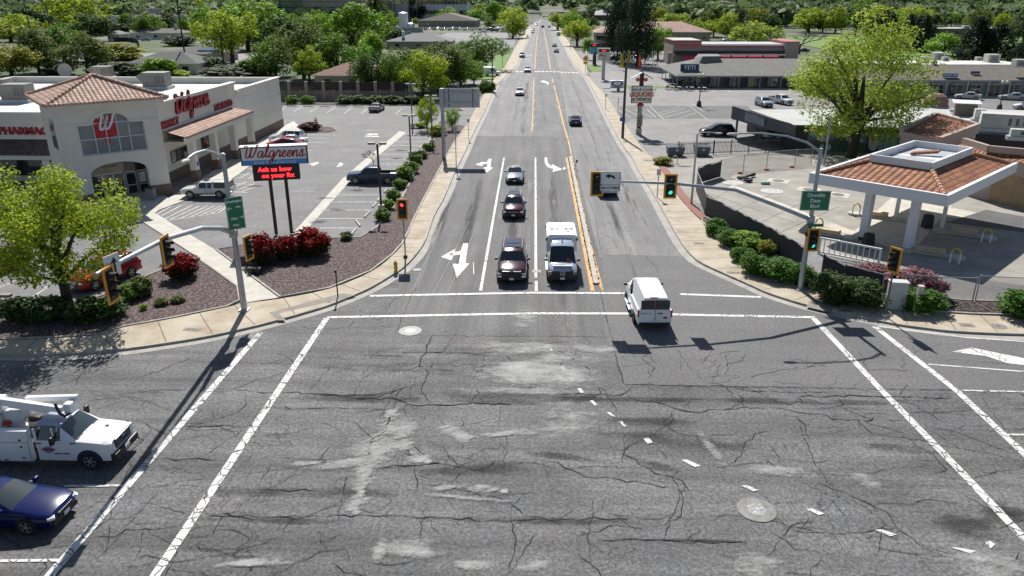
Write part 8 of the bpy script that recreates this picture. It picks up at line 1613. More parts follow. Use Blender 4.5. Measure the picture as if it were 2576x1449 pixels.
ht_ = thing("hotel", "three-storey beige hotel with pink tile hip roofs behind the redwoods", "hotel", (46, 330, 0))
def wing(x0, x1, y0, y1, ze, zr):
 cx, cy, w, d = (x0 + x1) / 2 - 46, (y0 + y1) / 2 - 330, (x1 - x0) / 2, (y1 - y0) / 2; mb().box((cx, cy, ze / 2), (2 * w, 2 * d, ze)).build("wall", TAUPE, ht_); W, D = w + .9, d + .9; a = max(0, W - D); m = mb(); e = [(cx - W, cy - D, ze), (cx + W, cy - D, ze), (cx + W, cy + D, ze), (cx - W, cy + D, ze)]; p, q = (cx - a, cy, zr), (cx + a, cy, zr)
 uvquad(m, [e[0], e[1], q, p]); uvquad(m, [e[1], e[2], q]); uvquad(m, [e[2], e[3], p, q]); uvquad(m, [e[3], e[0], p]); build_uv(m, "roof", TILE_HOTEL, ht_); mb().box((cx, cy, ze - .12), (2 * W - .1, 2 * D - .1, .2)).build("eave", TRIMW, ht_); windows(ht_, [(cx - w - .02, cy - d + 2 * d * (k + .5) / 4, z, R(-90)) for k in range(4) for z in (2, 4.6)] + [(cx - w + 2 * w * (k + .5) / 8, cy - d - .02, z, 0) for k in range(8) for z in (2, 4.6)], 1.4, 1.4, DKWIN, False)
wing(24, 34, 306, 322, 6.6, 9.0); wing(34, 69, 312, 332, 6.6, 10.2)
cw = thing("car_wash", "taupe car wash with red trim, red lettering and red awnings", "car wash", (50, 238, 0)); cb = lambda c, s, nm, mt: mb().box((c[0] - 50, c[1] - 238, c[2]), s).build(nm, mt, cw)
x0, y0 = G(1668, 104, 7).x, 231
cb((44.7, 239, 3.5), (8.2, 16, 7.0), "wall", TAUPE); cb((61, 239, 2.75), (24.5, 14, 5.5), "wall", TAUPE); cb((44.7, 239, 7.12), (8.5, 16.3, .25), "red_trim", REDTRIM); cb((61, 239, 5.55), (24.7, 14.3, .35), "red_trim", REDTRIM); cb((61, 239, 5.95), (24.5, 14.1, .45), "white_band", SIGNW); cb((44.7, 239, 7.3), (8, 15.6, .1), "roof", ROOFG); cb((61, 239, 6.2), (24, 13.6, .06), "roof", ROOFG); cb((75, 238, 3.4), (4, 15, 6.8), "end_block", TAUPE); cb((75, 238, 6.92), (4.2, 15.2, .25), "red_trim", REDTRIM)
m = mb(); uvquad(m, [(-9.3, -9.3, 3.3), (23, -9.3, 3.3), (23, -6.9, 4.4), (-9.3, -6.9, 4.4)]); build_uv(m, "tile_canopy", TILE_DARK, cw); text("CAR WASH", 1.4, pbr("car_wash_red", (.7, .03, .05), .4), cw, (-5.3, -8.06, 5.9), bold=.03, extrude=.05)
for k in range(6): m = mb(); x = -6.5 + k * 4.6; N = 6; vs = [(x + dx, -9.4 - .9 * math.sin(R(90) * i / N), 2.2 + 1.0 * math.cos(R(90) * i / N)) for dx in (0, 4.1) for i in range(N + 1)]; m.add(vs, [(i, i + 1, N + 2 + i, N + 1 + i) for i in range(N)]); m.build("awning", pbr("awning_red", (.55, .02, .05), .6), cw)
cb((58, 231.8, 1.3), (30, .1, 2.4), "shop_window", SHOPGLASS); cb((39.5, 229.5, 2.0), (1.2, 1.2, 4.0), "porch_pier", TAUPE)
SW = pbr("shop_front_grey", (.16, .16, .17), .9, .2)
def mall_building(label, x0, x1, y0, y1, ze, zr, wm, rm, flat=None, ridge_in=8, nm="strip_mall"):
 t = thing(nm, label, "shop", (x0, y0, 0)); w, d = x1 - x0, y1 - y0; mb().box((w / 2 + 1.5, d / 2 + 1.2, ze / 2), (w - 3, d - 2.4, ze)).build("wall", wm, t); m = mb(); s = d / 2 if not flat else flat; b = d - s
 e = [(0, 0, ze), (w, 0, ze), (w, d, ze), (0, d, ze)]; p, q, p2, q2 = (ridge_in, s, zr), (w - .1, s, zr), (ridge_in, b + .01, zr), (w - .1, b + .01, zr)
 uvquad(m, [e[0], e[1], q, p]); uvquad(m, [e[2], e[3], p2, q2]); uvquad(m, [e[3], e[0], p, p2]); build_uv(m, "roof", rm, t)
 if flat: mb().box(((ridge_in + w) / 2, d / 2, zr), (w - ridge_in, b - s, .12)).build("flat_roof", ROOFW, t)
 m = mb(); m.box((w / 2, .06, ze - .12), (w, .1, .3)); m.box((.06, d / 2, ze - .12), (.1, d, .3)); m.build("fascia", pbr("fascia_grey", (.3, .31, .33), .7), t)
 n = int(w / 4.2)
 for k in range(n + 1): mb().box((.25 + (w - .5) * k / n, .25, ze / 2 - .1), (.16, .16, ze - .2)).build("porch_post", TRIMW if wm is not SW else pbr("post_grey", (.3, .32, .36), .7), t)
 for k in range(1, 5): mb().box((.25, d * k / 5, ze / 2 - .1), (.16, .16, ze - .2)).build("porch_post", pbr("post_grey", (.3, .32, .36), .7), t)
 for k in range(n): o = mb().box((3 + (w - 4) * (k + .4) / n, 1.17, 1.3), (2.2, .06, 2.0)).build("shop_window", DKWIN, t); m = mb(); m.box((3 + (w - 4) * (k + .4) / n, 1.12, 2.4), (2.4, .08, .1)); m.box((3 + (w - 4) * (k + .4) / n, 1.12, 1.35), (.08, .08, 2.0)); m.build("window_frame", TRIMW, o)
 mb().box((w / 2, -.3, .08), (w, 2.6, .16)).build("walkway_slab", CONC, t); return t
ys = mall_building("grey-shingled shop with a hip roof, vented cupola and corner porch", 31.2, 77, 170.8, 196.5, 2.8, 5.55, SW, pbr("weathered_grey_shingle", (.15, .145, .13), .95, .2, 1.0), None, 7); m = mb(); m.add([(6.5, 9, 4.6), (11.5, 10, 4.6), (11.5, 14.5, 5.5), (6.5, 14.5, 5.5), (7.5, 10, 6.2), (12, 11, 6.2), (12, 15, 6.4), (7.5, 15, 6.4)], [(0, 1, 5, 4), (1, 2, 6, 5), (3, 0, 4, 7), (4, 5, 6, 7)]); m.build("cupola", pbr("cupola_grey", (.14, .14, .14), .8), ys)
mb().box((16.6, .9, 1.35), (1.3, .1, 2.1)).build("door", pbr("yellow_door", (.30, .24, .13), .6), ys)
def roof_sign(label, px, row, y, w, h, mat, txt, size, tm, z0=None):
 c = at_y(px, row, y); t = thing("roof_sign", label, "sign", (c.x, c.y, c.z), 0, "signs on the shingled roofs"); mb().rbox((0, 0, 0), (w, .3, h), .04).build("panel", mat, t)
 for s in (-1, 1): m = mb(); m.tube([(s * w * .38, 0, -h / 2), (s * w * .42, .2, -h / 2 - .9)], .06, 6); m.build("strut", SIGNW, t)
 m = mb(); m.box((0, -.16, h * .46), (w, .02, .07)); m.box((0, -.16, -h * .46), (w, .02, .07)); m.build("sign_border", SIGNW, t); text(txt, size, tm, t, (0, -.18, 0), bold=.02); return t
roof_sign("navy sign with white capitals on the shingled shop's roof", 1735, 170.5, 174.6, 4.1, 1.75, NAVY, "YETI", 1.35, SIGNW); roof_sign("blue shop sign on the white-fronted mall's roof", 2391, 189, 158.6, 2.9, .8, pbr("sign_blue", (.04, .09, .3), .5), "DONUT TREE", .42, SIGNW); roof_sign("small white and black sign right of the blue roof sign", 2453, 186, 160.5, 1.7, 1.2, pbr("sign_black", (.03, .03, .03), .5), "SALON", .42, SIGNW)
m2_ = mall_building("white-fronted strip mall with shingled skirt and white flat roof at right", 62, 104, 157.2, 186, 3.3, 5.6, pbr("white_shopfront", (.50, .51, .54), .9), SHING_B, 9, .3); windows(m2_, [], 1, 1)
for i, (px, row, s_) in enumerate([(2322, 157, 1.2), (2358, 150, 1.6), (2377, 153, .9), (2349, 161, .7), (2493, 156, 1.7), (2460, 152, .8), (2562, 168, 1.5)]): p = G(px, row, 5.7); u = thing("rooftop_unit", "pale rooftop box on the white mall roof, %s from the left" % ords[i], "air conditioner", (p.x, p.y, 5.66), 0, "rooftop units on the white mall roof"); mb().rbox((0, 0, .5 * s_), (1.5 * s_, 1.2 * s_, 1.0 * s_), .05).build("housing", UNITW, u); mb().box((0, -.62 * s_, .5 * s_), (.9 * s_, .04, .6 * s_)).build("grille", UNIT, u)
# ================================================================== trees and bushes: trunk + crown of many small leaf faces
def leaf_mat(key, col, flower=None):
 nm = "leaves_" + key
 if nm in _mats: return _mats[nm]
 m, nt, b = new_mat(nm); L = nt.links.new; geo = nd(nt, "ShaderNodeNewGeometry"); cr = nd(nt, "ShaderNodeValToRGB"); L(geo.outputs["Random Per Island"], cr.inputs[0]); e = cr.color_ramp.elements
 e[0].position = 0; e[0].color = col4([c * .5 for c in col]); e[1].position = 1; e[1].color = col4([col[0] * 1.5, col[1] * 1.4, col[2] * 1.2])
 if flower: k = e.new(.45); k.color = col4(col); k = e.new(.55); k.color = col4(flower); e[-1].color = col4([c * 1.3 for c in flower])
 L(cr.outputs[0], b.inputs["Base Color"]); b.inputs["Roughness"].default_value = .7; b.inputs["Specular IOR Level"].default_value = .25
 tr = nd(nt, "ShaderNodeBsdfTranslucent"); L(cr.outputs[0], tr.inputs[0]); mx = nd(nt, "ShaderNodeMixShader", i_0=.38); L(b.outputs[0], mx.inputs[1]); L(tr.outputs[0], mx.inputs[2]); L(mx.outputs[0], nt.nodes["Material Output"].inputs[0]); _mats[nm] = m; return m
LC = dict(yg=(.32, .42, .03), gold=(.25, .28, .03), br=(.20, .36, .035), mg=(.125, .235, .03), dg=(.06, .12, .025), ol=(.115, .16, .035), con=(.016, .036, .022), grey=(.12, .145, .085), lime=(.34, .45, .06), hedge=(.08, .19, .022), box=(.055, .11, .025), far=(.10, .13, .065), red=(.28, .012, .014), bare=(.07, .06, .055))
BARK = pbr("bark", (.055, .045, .038), .95, .4, 6.0)
def leaves(C_, rad, n, leaf, rng, flat=1.0, up=.5):
 """n leaf faces spread over the shells of clumps C_"""
 C_ = np.array(C_); rad = np.array(rad); w = rad ** 2; idx = rng.choice(len(C_), n, p=w / w.sum()); d = rng.normal(size=(n, 3)); d /= np.linalg.norm(d, axis=1)[:, None]
 P = C_[idx] + d * (rad[idx] * rng.uniform(.55, 1.08, n))[:, None] * np.array([1, 1, flat]); nr = d * .7 + rng.normal(size=(n, 3)) * .6 + np.array([0, 0, up]); nr /= np.linalg.norm(nr, axis=1)[:, None]
 a = np.cross(nr, rng.normal(size=(n, 3))); a /= np.linalg.norm(a, axis=1)[:, None]; b = np.cross(nr, a); s = (leaf * rng.uniform(.6, 1.35, n))[:, None]; V = np.stack([P - a * s, P + b * s * .6, P + a * s, P - b * s * .6], 1).reshape(-1, 3); return V
def mesh_from(V, name):
 me = bpy.data.meshes.new(name); n = len(V) // 4; me.vertices.add(4 * n); me.vertices.foreach_set("co", V.astype(np.float32).ravel()); me.loops.add(4 * n); me.loops.foreach_set("vertex_index", np.arange(4 * n, dtype=np.int32)); me.polygons.add(n); me.polygons.foreach_set("loop_start", np.arange(0, 4 * n, 4, dtype=np.int32)); me.polygons.foreach_set("loop_total", np.full(n, 4, dtype=np.int32)); me.update(); me.materials.append(None); return me
def proto(kind, seed, n):
 """unit tree: height 1, crown about 1 wide"""
 rng = np.random.default_rng(seed); C_ = []; r_ = []; tr = mb(); lim = []
 if kind in ("round", "loose", "tall", "plane"):
  k = {"round": 34, "loose": 60, "tall": 34, "plane": 80}[kind]; cz, rz = {"round": (.53, .42), "loose": (.58, .38), "tall": (.53, .45), "plane": (.55, .44)}[kind]
  while len(C_) < k:
   p = rng.uniform(-1, 1, 3); q = np.linalg.norm(p)
   if q > 1 or q < .35: continue
   if kind in ("tall", "plane"): p[:2] *= (1 - .5 * max(0, p[2])) 
   C_.append((p[0] * .40, p[1] * .40, cz + p[2] * rz * (1.0 if p[2] > 0 else .9))); r_.append(rng.uniform(.07, .115) if kind in ("loose", "plane") else rng.uniform(.10, .175))
  lim = C_[:18 if kind in ("loose", "plane") else 9]; tr.tube([(0, 0, -.02), (.01, 0, .15), (.0, .01, .34), (0, 0, .6)], [.035, .028, .022, .008], 7)
  for c in lim: b0 = .16 + .2 * rng.random(); mid = (c[0] * .45, c[1] * .45, b0 + (c[2] - b0) * .55); tr.tube([(0, 0, b0), mid, c], [.014, .009, .003], 5)
 elif kind in ("conifer", "redwood"):
  base = .12 if kind == "conifer" else .16
  for i in range(130):
   t = rng.random() ** .8; z = base + (1 - base) * t; rr_ = (.46 if kind == "conifer" else .5) * (1 - t) ** (.8 if kind == "conifer" else .55) + .03; a = rng.uniform(0, 6.283); q = rr_ * rng.uniform(.45, 1); C_.append((q * math.cos(a), q * math.sin(a), z - q * .12)); r_.append((.07 + .10 * (1 - t)) * (1.3 if kind == 'redwood' else 1))
  tr.tube([(0, 0, -.02), (0, 0, .5), (0, 0, .97)], [.03, .02, .004], 7)
 elif kind == "bush":
  for i in range(60):
   p = rng.normal(size=3); p /= np.linalg.norm(p); q = rng.uniform(.75, 1); C_.append((p[0] * .36 * q, p[1] * .36 * q, .42 + p[2] * .36 * q)); r_.append(rng.uniform(.12, .19))
 elif kind == "bare":
  def grow(p, d, l, r, lv):
   q = p + d * l; tr.tube([tuple(p), tuple(q)], [r, r * .65], 4, False)
   if lv:
    for _ in range(3 if lv > 1 else 4): e = d + rng.normal(size=3) * .55; e[2] = abs(e[2]) * .8 + .15; e /= np.linalg.norm(e); grow(q - d * l * rng.uniform(0, .4), e, l * rng.uniform(.6, .8), r * .6, lv - 1)
  grow(np.array([0, 0, -.02]), np.array([0, 0, 1.0]), .3, .02, 5); return tr, None
 elif kind == "palm":
  tr.tube([(0, 0, -.02), (.01, 0, .45), (0, 0, .86)], [.035, .03, .03], 8); V = []
  for i in range(70):
   a = rng.uniform(0, 6.283); el = rng.uniform(-.9, 1.2); d = np.array([math.cos(a) * math.cos(el), math.sin(a) * math.cos(el), math.sin(el)]); sd = np.array([-math.sin(a), math.cos(a), 0]); p0 = np.array([0, 0, .86])
   for j in range(6): t0, t1 = j / 6, (j + 1) / 6; f = lambda t: p0 + d * .45 * t - np.array([0, 0, .22 * t * t]); w = .05 * math.sin(math.pi * (t0 * .8 + .15)); V += [f(t0) - sd * w, f(t0) + sd * w, f(t1) + sd * w * .8 - np.array([0, 0, .03]), f(t1) - sd * w * .8]
  return tr, mesh_from(np.array(V), "crown")
 leaf = {"bush": 1.55, "conifer": 1.1, "redwood": 1.1, "loose": .85, "plane": .85}.get(kind, 1.05) * 1.55 / math.sqrt(n); return tr, mesh_from(leaves(C_, r_, n, leaf, rng, up=.2 if kind in ("conifer", "redwood") else .5), "crown")
_pr = {}
def get(kind, var, n):
 k = (kind, var, n)
 if k not in _pr:
  tr, me = proto(kind, 100 + var * 7 + len(kind), n); o = tr.build("trunk", BARK, smooth=60) if tr.v else None; tm = o.data if o else None
  if o: bpy.data.objects.remove(o)
  _pr[k] = (tm, me)
 return _pr[k]
tc = 0
def plant(kind, p, h, w, col, label, name="tree", cat="tree", group=None, n=2600, z=0.0):
 global tc; tc += 1; tm, me = get(kind, tc % 3, n); rz = (tc * 2.399) % 6.28
 def put(mesh, nm, mat, par):
  o = bpy.data.objects.new(nm, mesh); C.objects.link(o); o.parent = par
  if mat: o.material_slots[0].link = 'OBJECT'; o.material_slots[0].material = mat
  return o
 lm = leaf_mat(col, LC[col], (.30, .10, .14) if col == "pink" else None) if me else None
 if tm is None: t = put(me, name, lm, None); t.location = (p[0], p[1], z); tag(t, label, cat, group)
 else:
  t = thing(name, label, cat, (p[0], p[1], z), rz, group); put(tm, "trunk", None, t)
  if me: put(me, "crown", lm, t)
 t.rotation_euler.z = rz; t.scale = (w, w, h); return t
LC["pink"] = (.16, .13, .10); LC["mag"] = (.10, .03, .05)
def T_(kind, px, row, top, wpx, col, label, name="tree", n=2600, **k):
 p = G(px, row); h = HZ((px, row), top); w = (1.38 if 560 < px < 1230 and 115 < row < 240 and wpx > 60 else 1.14) * wpx * (p - Vector((0, 0, CAM_H))).length / CAM_F; return plant(kind, p, max(h, .4), w, col, label, name, n=n, **k)
T_("loose", 178, 788, 400, 330, "yg", "feathery yellow-green young tree on the bark bed at left", n=17000, z=.15); T_("plane", 2140, 398, 40, 335, "lime", "big bright plane tree in the market's yard", "plane_tree", n=24000)
T_("redwood", 1552, 155, -42, 64, "con", "left of the two dark redwoods by the avenue", "redwood", n=9000); T_("redwood", 1602, 166, -48, 78, "con", "right of the two dark redwoods, nearer the feather flags", "redwood", n=9000)
for a in [("round", 28, 105, 30, 110, "yg", "yellow-green tree at the far left edge by the tan roof"), ("loose", 205, 88, -18, 140, "yg", "tall thin sycamore rising past the top edge at left"), ("round", 232, 104, 30, 98, "dg", "dense dark green tree left of the pale blue hatchback"), ("round", 163, 155, 52, 112, "mg", "mid-green tree with a visible trunk behind the dark conifers"), ("tall", 100, 184, 76, 105, "ol", "left of the two grey-olive pines behind the store roof"), ("tall", 222, 186, 80, 110, "ol", "right of the two grey-olive pines behind the store roof"), ("round", 30, 192, 104, 125, "gold", "golden-green tree at the left edge behind the store"), ("round", 375, 96, 34, 72, "mg", "shade tree before the low bungalow"), ("loose", 585, 158, 18, 125, "yg", "loose yellow-green yard tree beside the thin grey pole"), ("round", 545, 120, 2, 110, "br", "left-hand broad bright green tree behind the yard tree"), ("round", 625, 125, -4, 130, "br", "right-hand broad bright green tree behind the yard tree"), ("bare", 498, 92, -8, 75, "bare", "tall leafless tree left of the bright green pair"), ("round", 712, 132, 28, 88, "dg", "dark grey-green tree by the cross-armed pole"), ("round", 765, 198, 54, 108, "ol", "tallest dark olive-green tree behind the garden wall"), ("round", 852, 198, 76, 92, "mg", "dark olive-green tree right of the tallest one"), ("loose", 780, 208, 117, 72, "yg", "small yellowish tree with a bare trunk behind the garden wall"), ("round", 694, 192, 98, 90, "mg", "round tree right of the store's rear corner"), ("round", 805, 98, 30, 80, "br", "bright willow-like tree beyond the dark trees"), ("tall", 905, 132, 6, 112, "br", "tall bright tree left of the palm"), ("palm", 946, 84, -8, 70, "ol", "old fan palm with a shaggy skirt left of the tanks"), ("round", 992, 118, 64, 70, "dg", "dark tree at the tanks' foot"), ("round", 938, 244, 118, 92, "dg", "dark spreading tree left behind the garden wall"), ("round", 1002, 246, 126, 84, "mg", "open-branched tree between the dark ones at the wall"), ("round", 1066, 248, 122, 128, "yg", "big yellow-tinged tree at the garden wall's right end"), ("round", 1122, 215, 98, 112, "ol", "olive tree behind the yellow-tinged one"), ("round", 1160, 222, 120, 74, "mg", "dark green tree by the side street corner"), ("round", 1034, 232, 116, 96, "ol", "olive-green tree just left of the big yellow-tinged one"), ("round", 1104, 228, 102, 100, "ol", "olive-green tree just right of the big yellow-tinged one"), ("round", 1200, 176, 88, 118, "mg", "broad round tree across the side street"), ("round", 1192, 212, 150, 58, "br", "small bushy tree on the verge beside the mail truck"), ("loose", 1075, 328, 243, 62, "yg", "young staked tree beside the far lamp post"), ("loose", 1138, 330, 274, 44, "br", "smaller young tree left of the tall sign's post"), ("tall", 1042, 58, -12, 62, "con", "left dark tree before the white office block"), ("tall", 1088, 56, 0, 44, "con", "right dark tree before the white office block"), ("round", 1130, 62, 20, 58, "br", "bright tree before the white office block"), ("round", 1202, 60, 20, 58, "br", "bright tree right of the blue porch"), ("tall", 1245, 62, 4, 52, "br", "tall bright tree behind the street trees at left"), ("round", 1290, 96, 24, 76, "yg", "nearer yellow-green street tree left of the avenue"), ("round", 1300, 72, 14, 60, "yg", "farther yellow-green street tree left of the avenue"), ("round", 1418, 76, 26, 70, "yg", "farthest round street tree right of the avenue"), ("round", 1445, 90, 30, 66, "br", "middle round street tree right of the avenue"), ("loose", 1452, 116, 46, 84, "yg", "big yellow-olive street tree right of the avenue"), ("round", 1490, 74, 38, 36, "dg", "dark tree behind the yellow-olive street tree"), ("loose", 1655, 150, 64, 76, "br", "bright green tree at the redwoods' right side"), ("palm", 1622, 160, 104, 48, "mg", "stout palm before the car wash"), ("palm", 1478, 150, 96, 36, "br", "small feathery palm by the blue board"), ("round", 1655, 78, 18, 48, "gold", "golden tree behind the hotel's left roof"), ("round", 1690, 80, 30, 84, "lime", "bright lime tree behind the hotel roof"), ("round", 1762, 102, 42, 62, "yg", "yellow-green tree right of the hotel roof"), ("tall", 1795, 92, 20, 58, "ol", "tall olive tree right of the hotel"), ("round", 1828, 100, 30, 60, "yg", "pale yellow tree above the car wash wing"), ("round", 1893, 120, 48, 112, "lime", "large bright round tree above the car wash"), ("loose", 1905, 80, 16, 64, "gold", "golden-olive tree behind the bright round one"), ("bare", 2010, 136, 44, 105, "bare", "dark leafless tree left of the plane tree"), ("round", 2035, 82, 14, 78, "yg", "left pale tree behind the leafless one"), ("tall", 2100, 84, 18, 56, "yg", "right pale tree behind the leafless one"), ("tall", 2168, 70, -8, 52, "br", "tall green tree behind the plane tree's tip"), ("round", 2205, 84, 16, 78, "yg", "pale round tree right of the plane tree's tip"), ("round", 2305, 84, 15, 86, "yg", "pale round tree behind the dark conifers"), ("conifer", 2232, 122, 36, 50, "con", "first dark conifer right of the plane tree"), ("conifer", 2278, 126, 40, 52, "con", "second dark conifer right of the plane tree"), ("conifer", 2318, 132, 42, 54, "con", "third dark conifer right of the plane tree"), ("round", 2372, 140, 80, 80, "br", "green tree between the two conifer groups"), ("conifer", 2448, 156, 46, 84, "con", "tallest wide conifer behind the white mall roof"), ("conifer", 2500, 158, 62, 92, "con", "wide conifer right of the tallest one"), ("conifer", 2570, 165, 96, 62, "con", "dark conifer at the right edge"), ("loose", 2545, 108, 50, 58, "ol", "small tree on the green at upper right"), ("bare", 801, 330, 274, 26, "bare", "thin leafless sapling on the small island"), ("bare", 940, 420, 352, 58, "bare", "leafless young tree before the blue pickup"), ("bare", 1168, 240, 196, 40, "bare", "leafless grey shrub-tree behind the big grey sign")]: T_(*a, n=5200 if a[2] > 140 else 2900)
def Bsh(px, row, top, w, col, label, group=None, n=1500, z=.12): return T_("bush", px, row, top, w * 1.1, col, label, "bush", n=n, cat="bush", group=group, z=z)
for i, a in enumerate([(1800, 592, 548, 52, "hedge", "round clipped bush farthest up the right bed"), (1818, 603, 570, 48, "hedge", "small clipped bush second in the right bed"), (1838, 620, 578, 60, "hedge", "clipped bush behind the yellow-green mounded one"), (1870, 624, 582, 78, "br", "wide yellow-green mounded bush in the right bed"), (1867, 660, 620, 52, "hedge", "clipped bush at the kerb below the mounded one"), (1894, 690, 635, 64, "hedge", "large clipped bush at the kerb"), (1925, 642, 604, 46, "gold", "yellow-flowered bush by the screened fence"), (1958, 702, 646, 90, "hedge", "biggest clipped dome left of the right-hand mast"), (2012, 718, 662, 62, "hedge", "clipped bush touching the right-hand mast"), (2090, 762, 682, 95, "box", "left half of the long dark hedge"), (2160, 768, 694, 100, "box", "right half of the long dark hedge"), (2312, 782, 726, 92, "hedge", "clipped bush behind the concrete post"), (2568, 800, 728, 92, "hedge", "clipped bush at the right picture edge"), (2295, 745, 672, 110, "pink", "pink-flowering bush by the utility cabinet"), (2190, 712, 664, 90, "pink", "tan-pink bush behind the sagging fence")]): Bsh(*a, "bushes along the right pavement", 5000)
for a in [(62, 808, 744, 80, "box", "dark hedge bush at the far left of the bark bed"), (128, 806, 742, 80, "box", "dark hedge bush just left of the feathery tree's trunk"), (222, 808, 748, 78, "box", "dark hedge bush just right of the feathery tree's trunk"), (280, 800, 746, 78, "box", "dark hedge bush right of the tip signal"), (320, 762, 712, 48, "mg", "olive bush behind the right dark hedge"), (356, 748, 694, 52, "ol", "upright olive bush beside the red SUV"), (364, 784, 768, 16, "br", "tiny green tuft on the bark"), (407, 771, 752, 30, "ol", "left of two small olive tufts on the bark"), (450, 764, 746, 30, "ol", "right of two small olive tufts on the bark"), (872, 606, 584, 30, "ol", "sparse weed bush at the bay's corner"), (765, 642, 610, 30, "yg", "yellow-green bush before the largest red bush"), (657, 656, 636, 26, "br", "small green bush before the left red bush"), (962, 556, 526, 40, "mg", "bush around the dark lamp post"), (975, 530, 500, 36, "mg", "bush just beyond the dark lamp post"), (990, 505, 476, 34, "mg", "third bush of the bark-bed row"), (1006, 475, 450, 36, "mg", "fourth bush of the bark-bed row"), (1018, 455, 414, 48, "mg", "tall bush behind the blue pickup"), (1032, 438, 404, 40, "mg", "bush right of the tall one"), (1046, 414, 386, 36, "mg", "seventh bush of the bark-bed row"), (1058, 400, 376, 32, "ol", "eighth bush of the bark-bed row"), (1079, 380, 358, 30, "mg", "last bush of the bark-bed row"), (1102, 342, 312, 44, "yg", "yellow bush at the bark bed's far end"), (1060, 322, 306, 30, "lime", "lime grass clump at the bark bed's far tip"), (780, 330, 306, 48, "mag", "dusky magenta bush on the small island"), (1668, 415, 394, 44, "gold", "dry weeds on the island by the dumpsters"), (1710, 812, 800, 18, "br", "x")]:
 if a[5] != "x": Bsh(*a, "low bushes on the bark beds")
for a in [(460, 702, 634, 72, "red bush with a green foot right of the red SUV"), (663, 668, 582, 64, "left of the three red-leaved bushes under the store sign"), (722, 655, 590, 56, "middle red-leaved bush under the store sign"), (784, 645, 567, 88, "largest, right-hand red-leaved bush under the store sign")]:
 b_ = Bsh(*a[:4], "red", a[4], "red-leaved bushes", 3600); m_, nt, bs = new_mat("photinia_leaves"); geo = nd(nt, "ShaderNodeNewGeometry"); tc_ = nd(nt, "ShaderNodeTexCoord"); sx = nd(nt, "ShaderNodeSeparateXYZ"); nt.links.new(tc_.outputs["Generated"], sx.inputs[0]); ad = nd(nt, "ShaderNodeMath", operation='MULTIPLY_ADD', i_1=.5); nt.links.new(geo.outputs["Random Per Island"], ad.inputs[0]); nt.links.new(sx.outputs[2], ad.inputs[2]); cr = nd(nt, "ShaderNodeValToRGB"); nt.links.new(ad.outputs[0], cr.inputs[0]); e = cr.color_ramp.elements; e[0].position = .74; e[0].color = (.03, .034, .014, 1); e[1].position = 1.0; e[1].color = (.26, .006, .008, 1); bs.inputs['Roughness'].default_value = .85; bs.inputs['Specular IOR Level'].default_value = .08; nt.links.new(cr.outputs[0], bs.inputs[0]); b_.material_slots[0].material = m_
for i, (px, w) in enumerate([(660, 60), (735, 30), (775, 30), (870, 42), (905, 40), (945, 46), (990, 50), (1040, 55)]): Bsh(px, 262, 238, w, "dg" if i > 2 else "mg", "dark shrub at the garden wall's foot, %s from the store" % ords[i], "shrubs at the garden wall's foot")
for a in [(300, 152, 100, 100, "gold", "wide golden-green bush left of the shingled house"), (300, 192, 150, 84, "grey", "grey-leaved bush right behind the store roof"), (405, 192, 138, 74, "br", "bright green bush before the shingled house"), (352, 190, 160, 40, "br", "small bright bush beside it"), (455, 115, 84, 66, "grey", "pale bush on the lane left of the tall pole"), (520, 178, 138, 90, "dg", "dark hedge mass behind the thin grey pole"), (590, 192, 158, 110, "grey", "grey-green bush at the store roof's right end"), (650, 190, 135, 70, "mg", "green bush behind the store's rear corner"), (300, 82, 55, 50, "dg", "dark bush left of the shade tree"), (1060, 98, 80, 44, "lime", "pale lime bush beyond the white chimney"), (440, 192, 175, 60, "yg", "yellow-green bush at the tall utility pole's foot"), (150, 186, 160, 60, "grey", "greyish bush between the two pines"), (1225, 232, 196, 38, "hedge", "bright verge bush by the curving path")]: Bsh(*a[:6], "garden bushes behind the store", 2200, 0)
rr = random.Random(77); cols = ["br", "br", "mg", "mg", "yg", "ol", "grey", "dg", "far"]
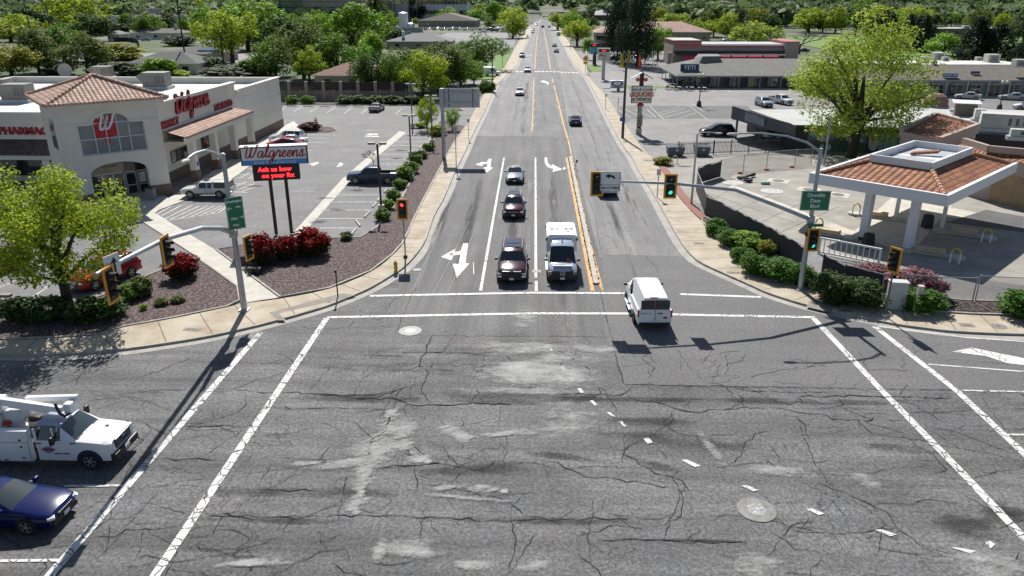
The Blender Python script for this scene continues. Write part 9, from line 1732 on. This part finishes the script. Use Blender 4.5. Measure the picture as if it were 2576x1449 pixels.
def belt(n, px0, px1, r0, r1, pal, label, group, hm=(6, 11), kinds=("round", "round", "tall", "loose")):
 for _ in range(n):
  px, row = rr.uniform(px0, px1), rr.uniform(r0, r1) if rr.random() < .6 else r0 + (r1 - r0) * rr.random() ** 2; p = G(px, row)
  if -18 < p.x - max(0, p.y - 500) * .02 < 30 and p.y > 200: continue
  h = rr.uniform(*hm) * 1.12; plant(rr.choice(kinds), p, h, h * rr.uniform(.85, 1.2), rr.choice(pal), label, n=1500, group=group)
belt(44, -40, 560, 64, 96, cols, "garden tree among the houses at upper left", "garden trees at upper left", (7, 11)); belt(48, 560, 1000, 62, 120, ["br", "mg", "br", "br", "dg"], "green tree before the mirror-glass offices", "trees before the mirror-glass offices", (8, 12)); belt(18, 640, 960, 118, 185, ["mg", "dg", "br", "ol"], "leafy tree in the gardens behind the block wall", "trees behind the garden wall", (6, 9)); belt(12, 1000, 1240, 58, 70, ["br", "mg", "yg"], "car-park tree around the clinic", "trees around the clinic", (4, 7)); belt(34, 1680, 2280, 46, 100, ["grey", "ol", "far", "yg", "mg", "dg"], "tree in the olive woods behind the car wash", "olive woods behind the car wash", (11, 16)); belt(34, 2180, 2640, 46, 130, ["yg", "mg", "ol", "far", "con", "br"], "tree on the green at upper right", "trees on the green at upper right", (9, 14)); belt(14, 1395, 1700, 42, 60, ["grey", "far", "mg", "yg"], "tree behind the far stores right of the avenue", "trees behind the far stores", (8, 13)); belt(18, -40, 1280, 44, 58, ["br", "mg", "br", "yg"], "tree on the far left skyline", "trees on the far left skyline", (11, 16))
rng = np.random.default_rng(9); Vs = []; N_ = 2600
for i in range(N_):
 y = 560 + 1000 * rng.random() ** 1.2; x = rng.uniform(-.75, .75) * y
 if y < 760 and -210 < x < 80: continue
 if -22 < x - (y - 560) * .025 < 44 and y < 1050: continue
 h = rng.uniform(10, 19); zz = max(0, y - 1000) * .05; c = np.array([[x, y, zz + h * .55], [x + h * .25, y, zz + h * .4], [x - h * .25, y + 1, zz + h * .45]]); Vs.append(leaves(c, [h * .38, h * .3, h * .3], 60, h * .2, rng, .9))
me = mesh_from(np.concatenate(Vs), "distant_woods"); me.materials[0] = leaf_mat("distant", (.13, .20, .085)); o = bpy.data.objects.new("distant_woods", me); C.objects.link(o); tag(o, kind="stuff")  # leaf colour brightened and made bluer in place of distance haze
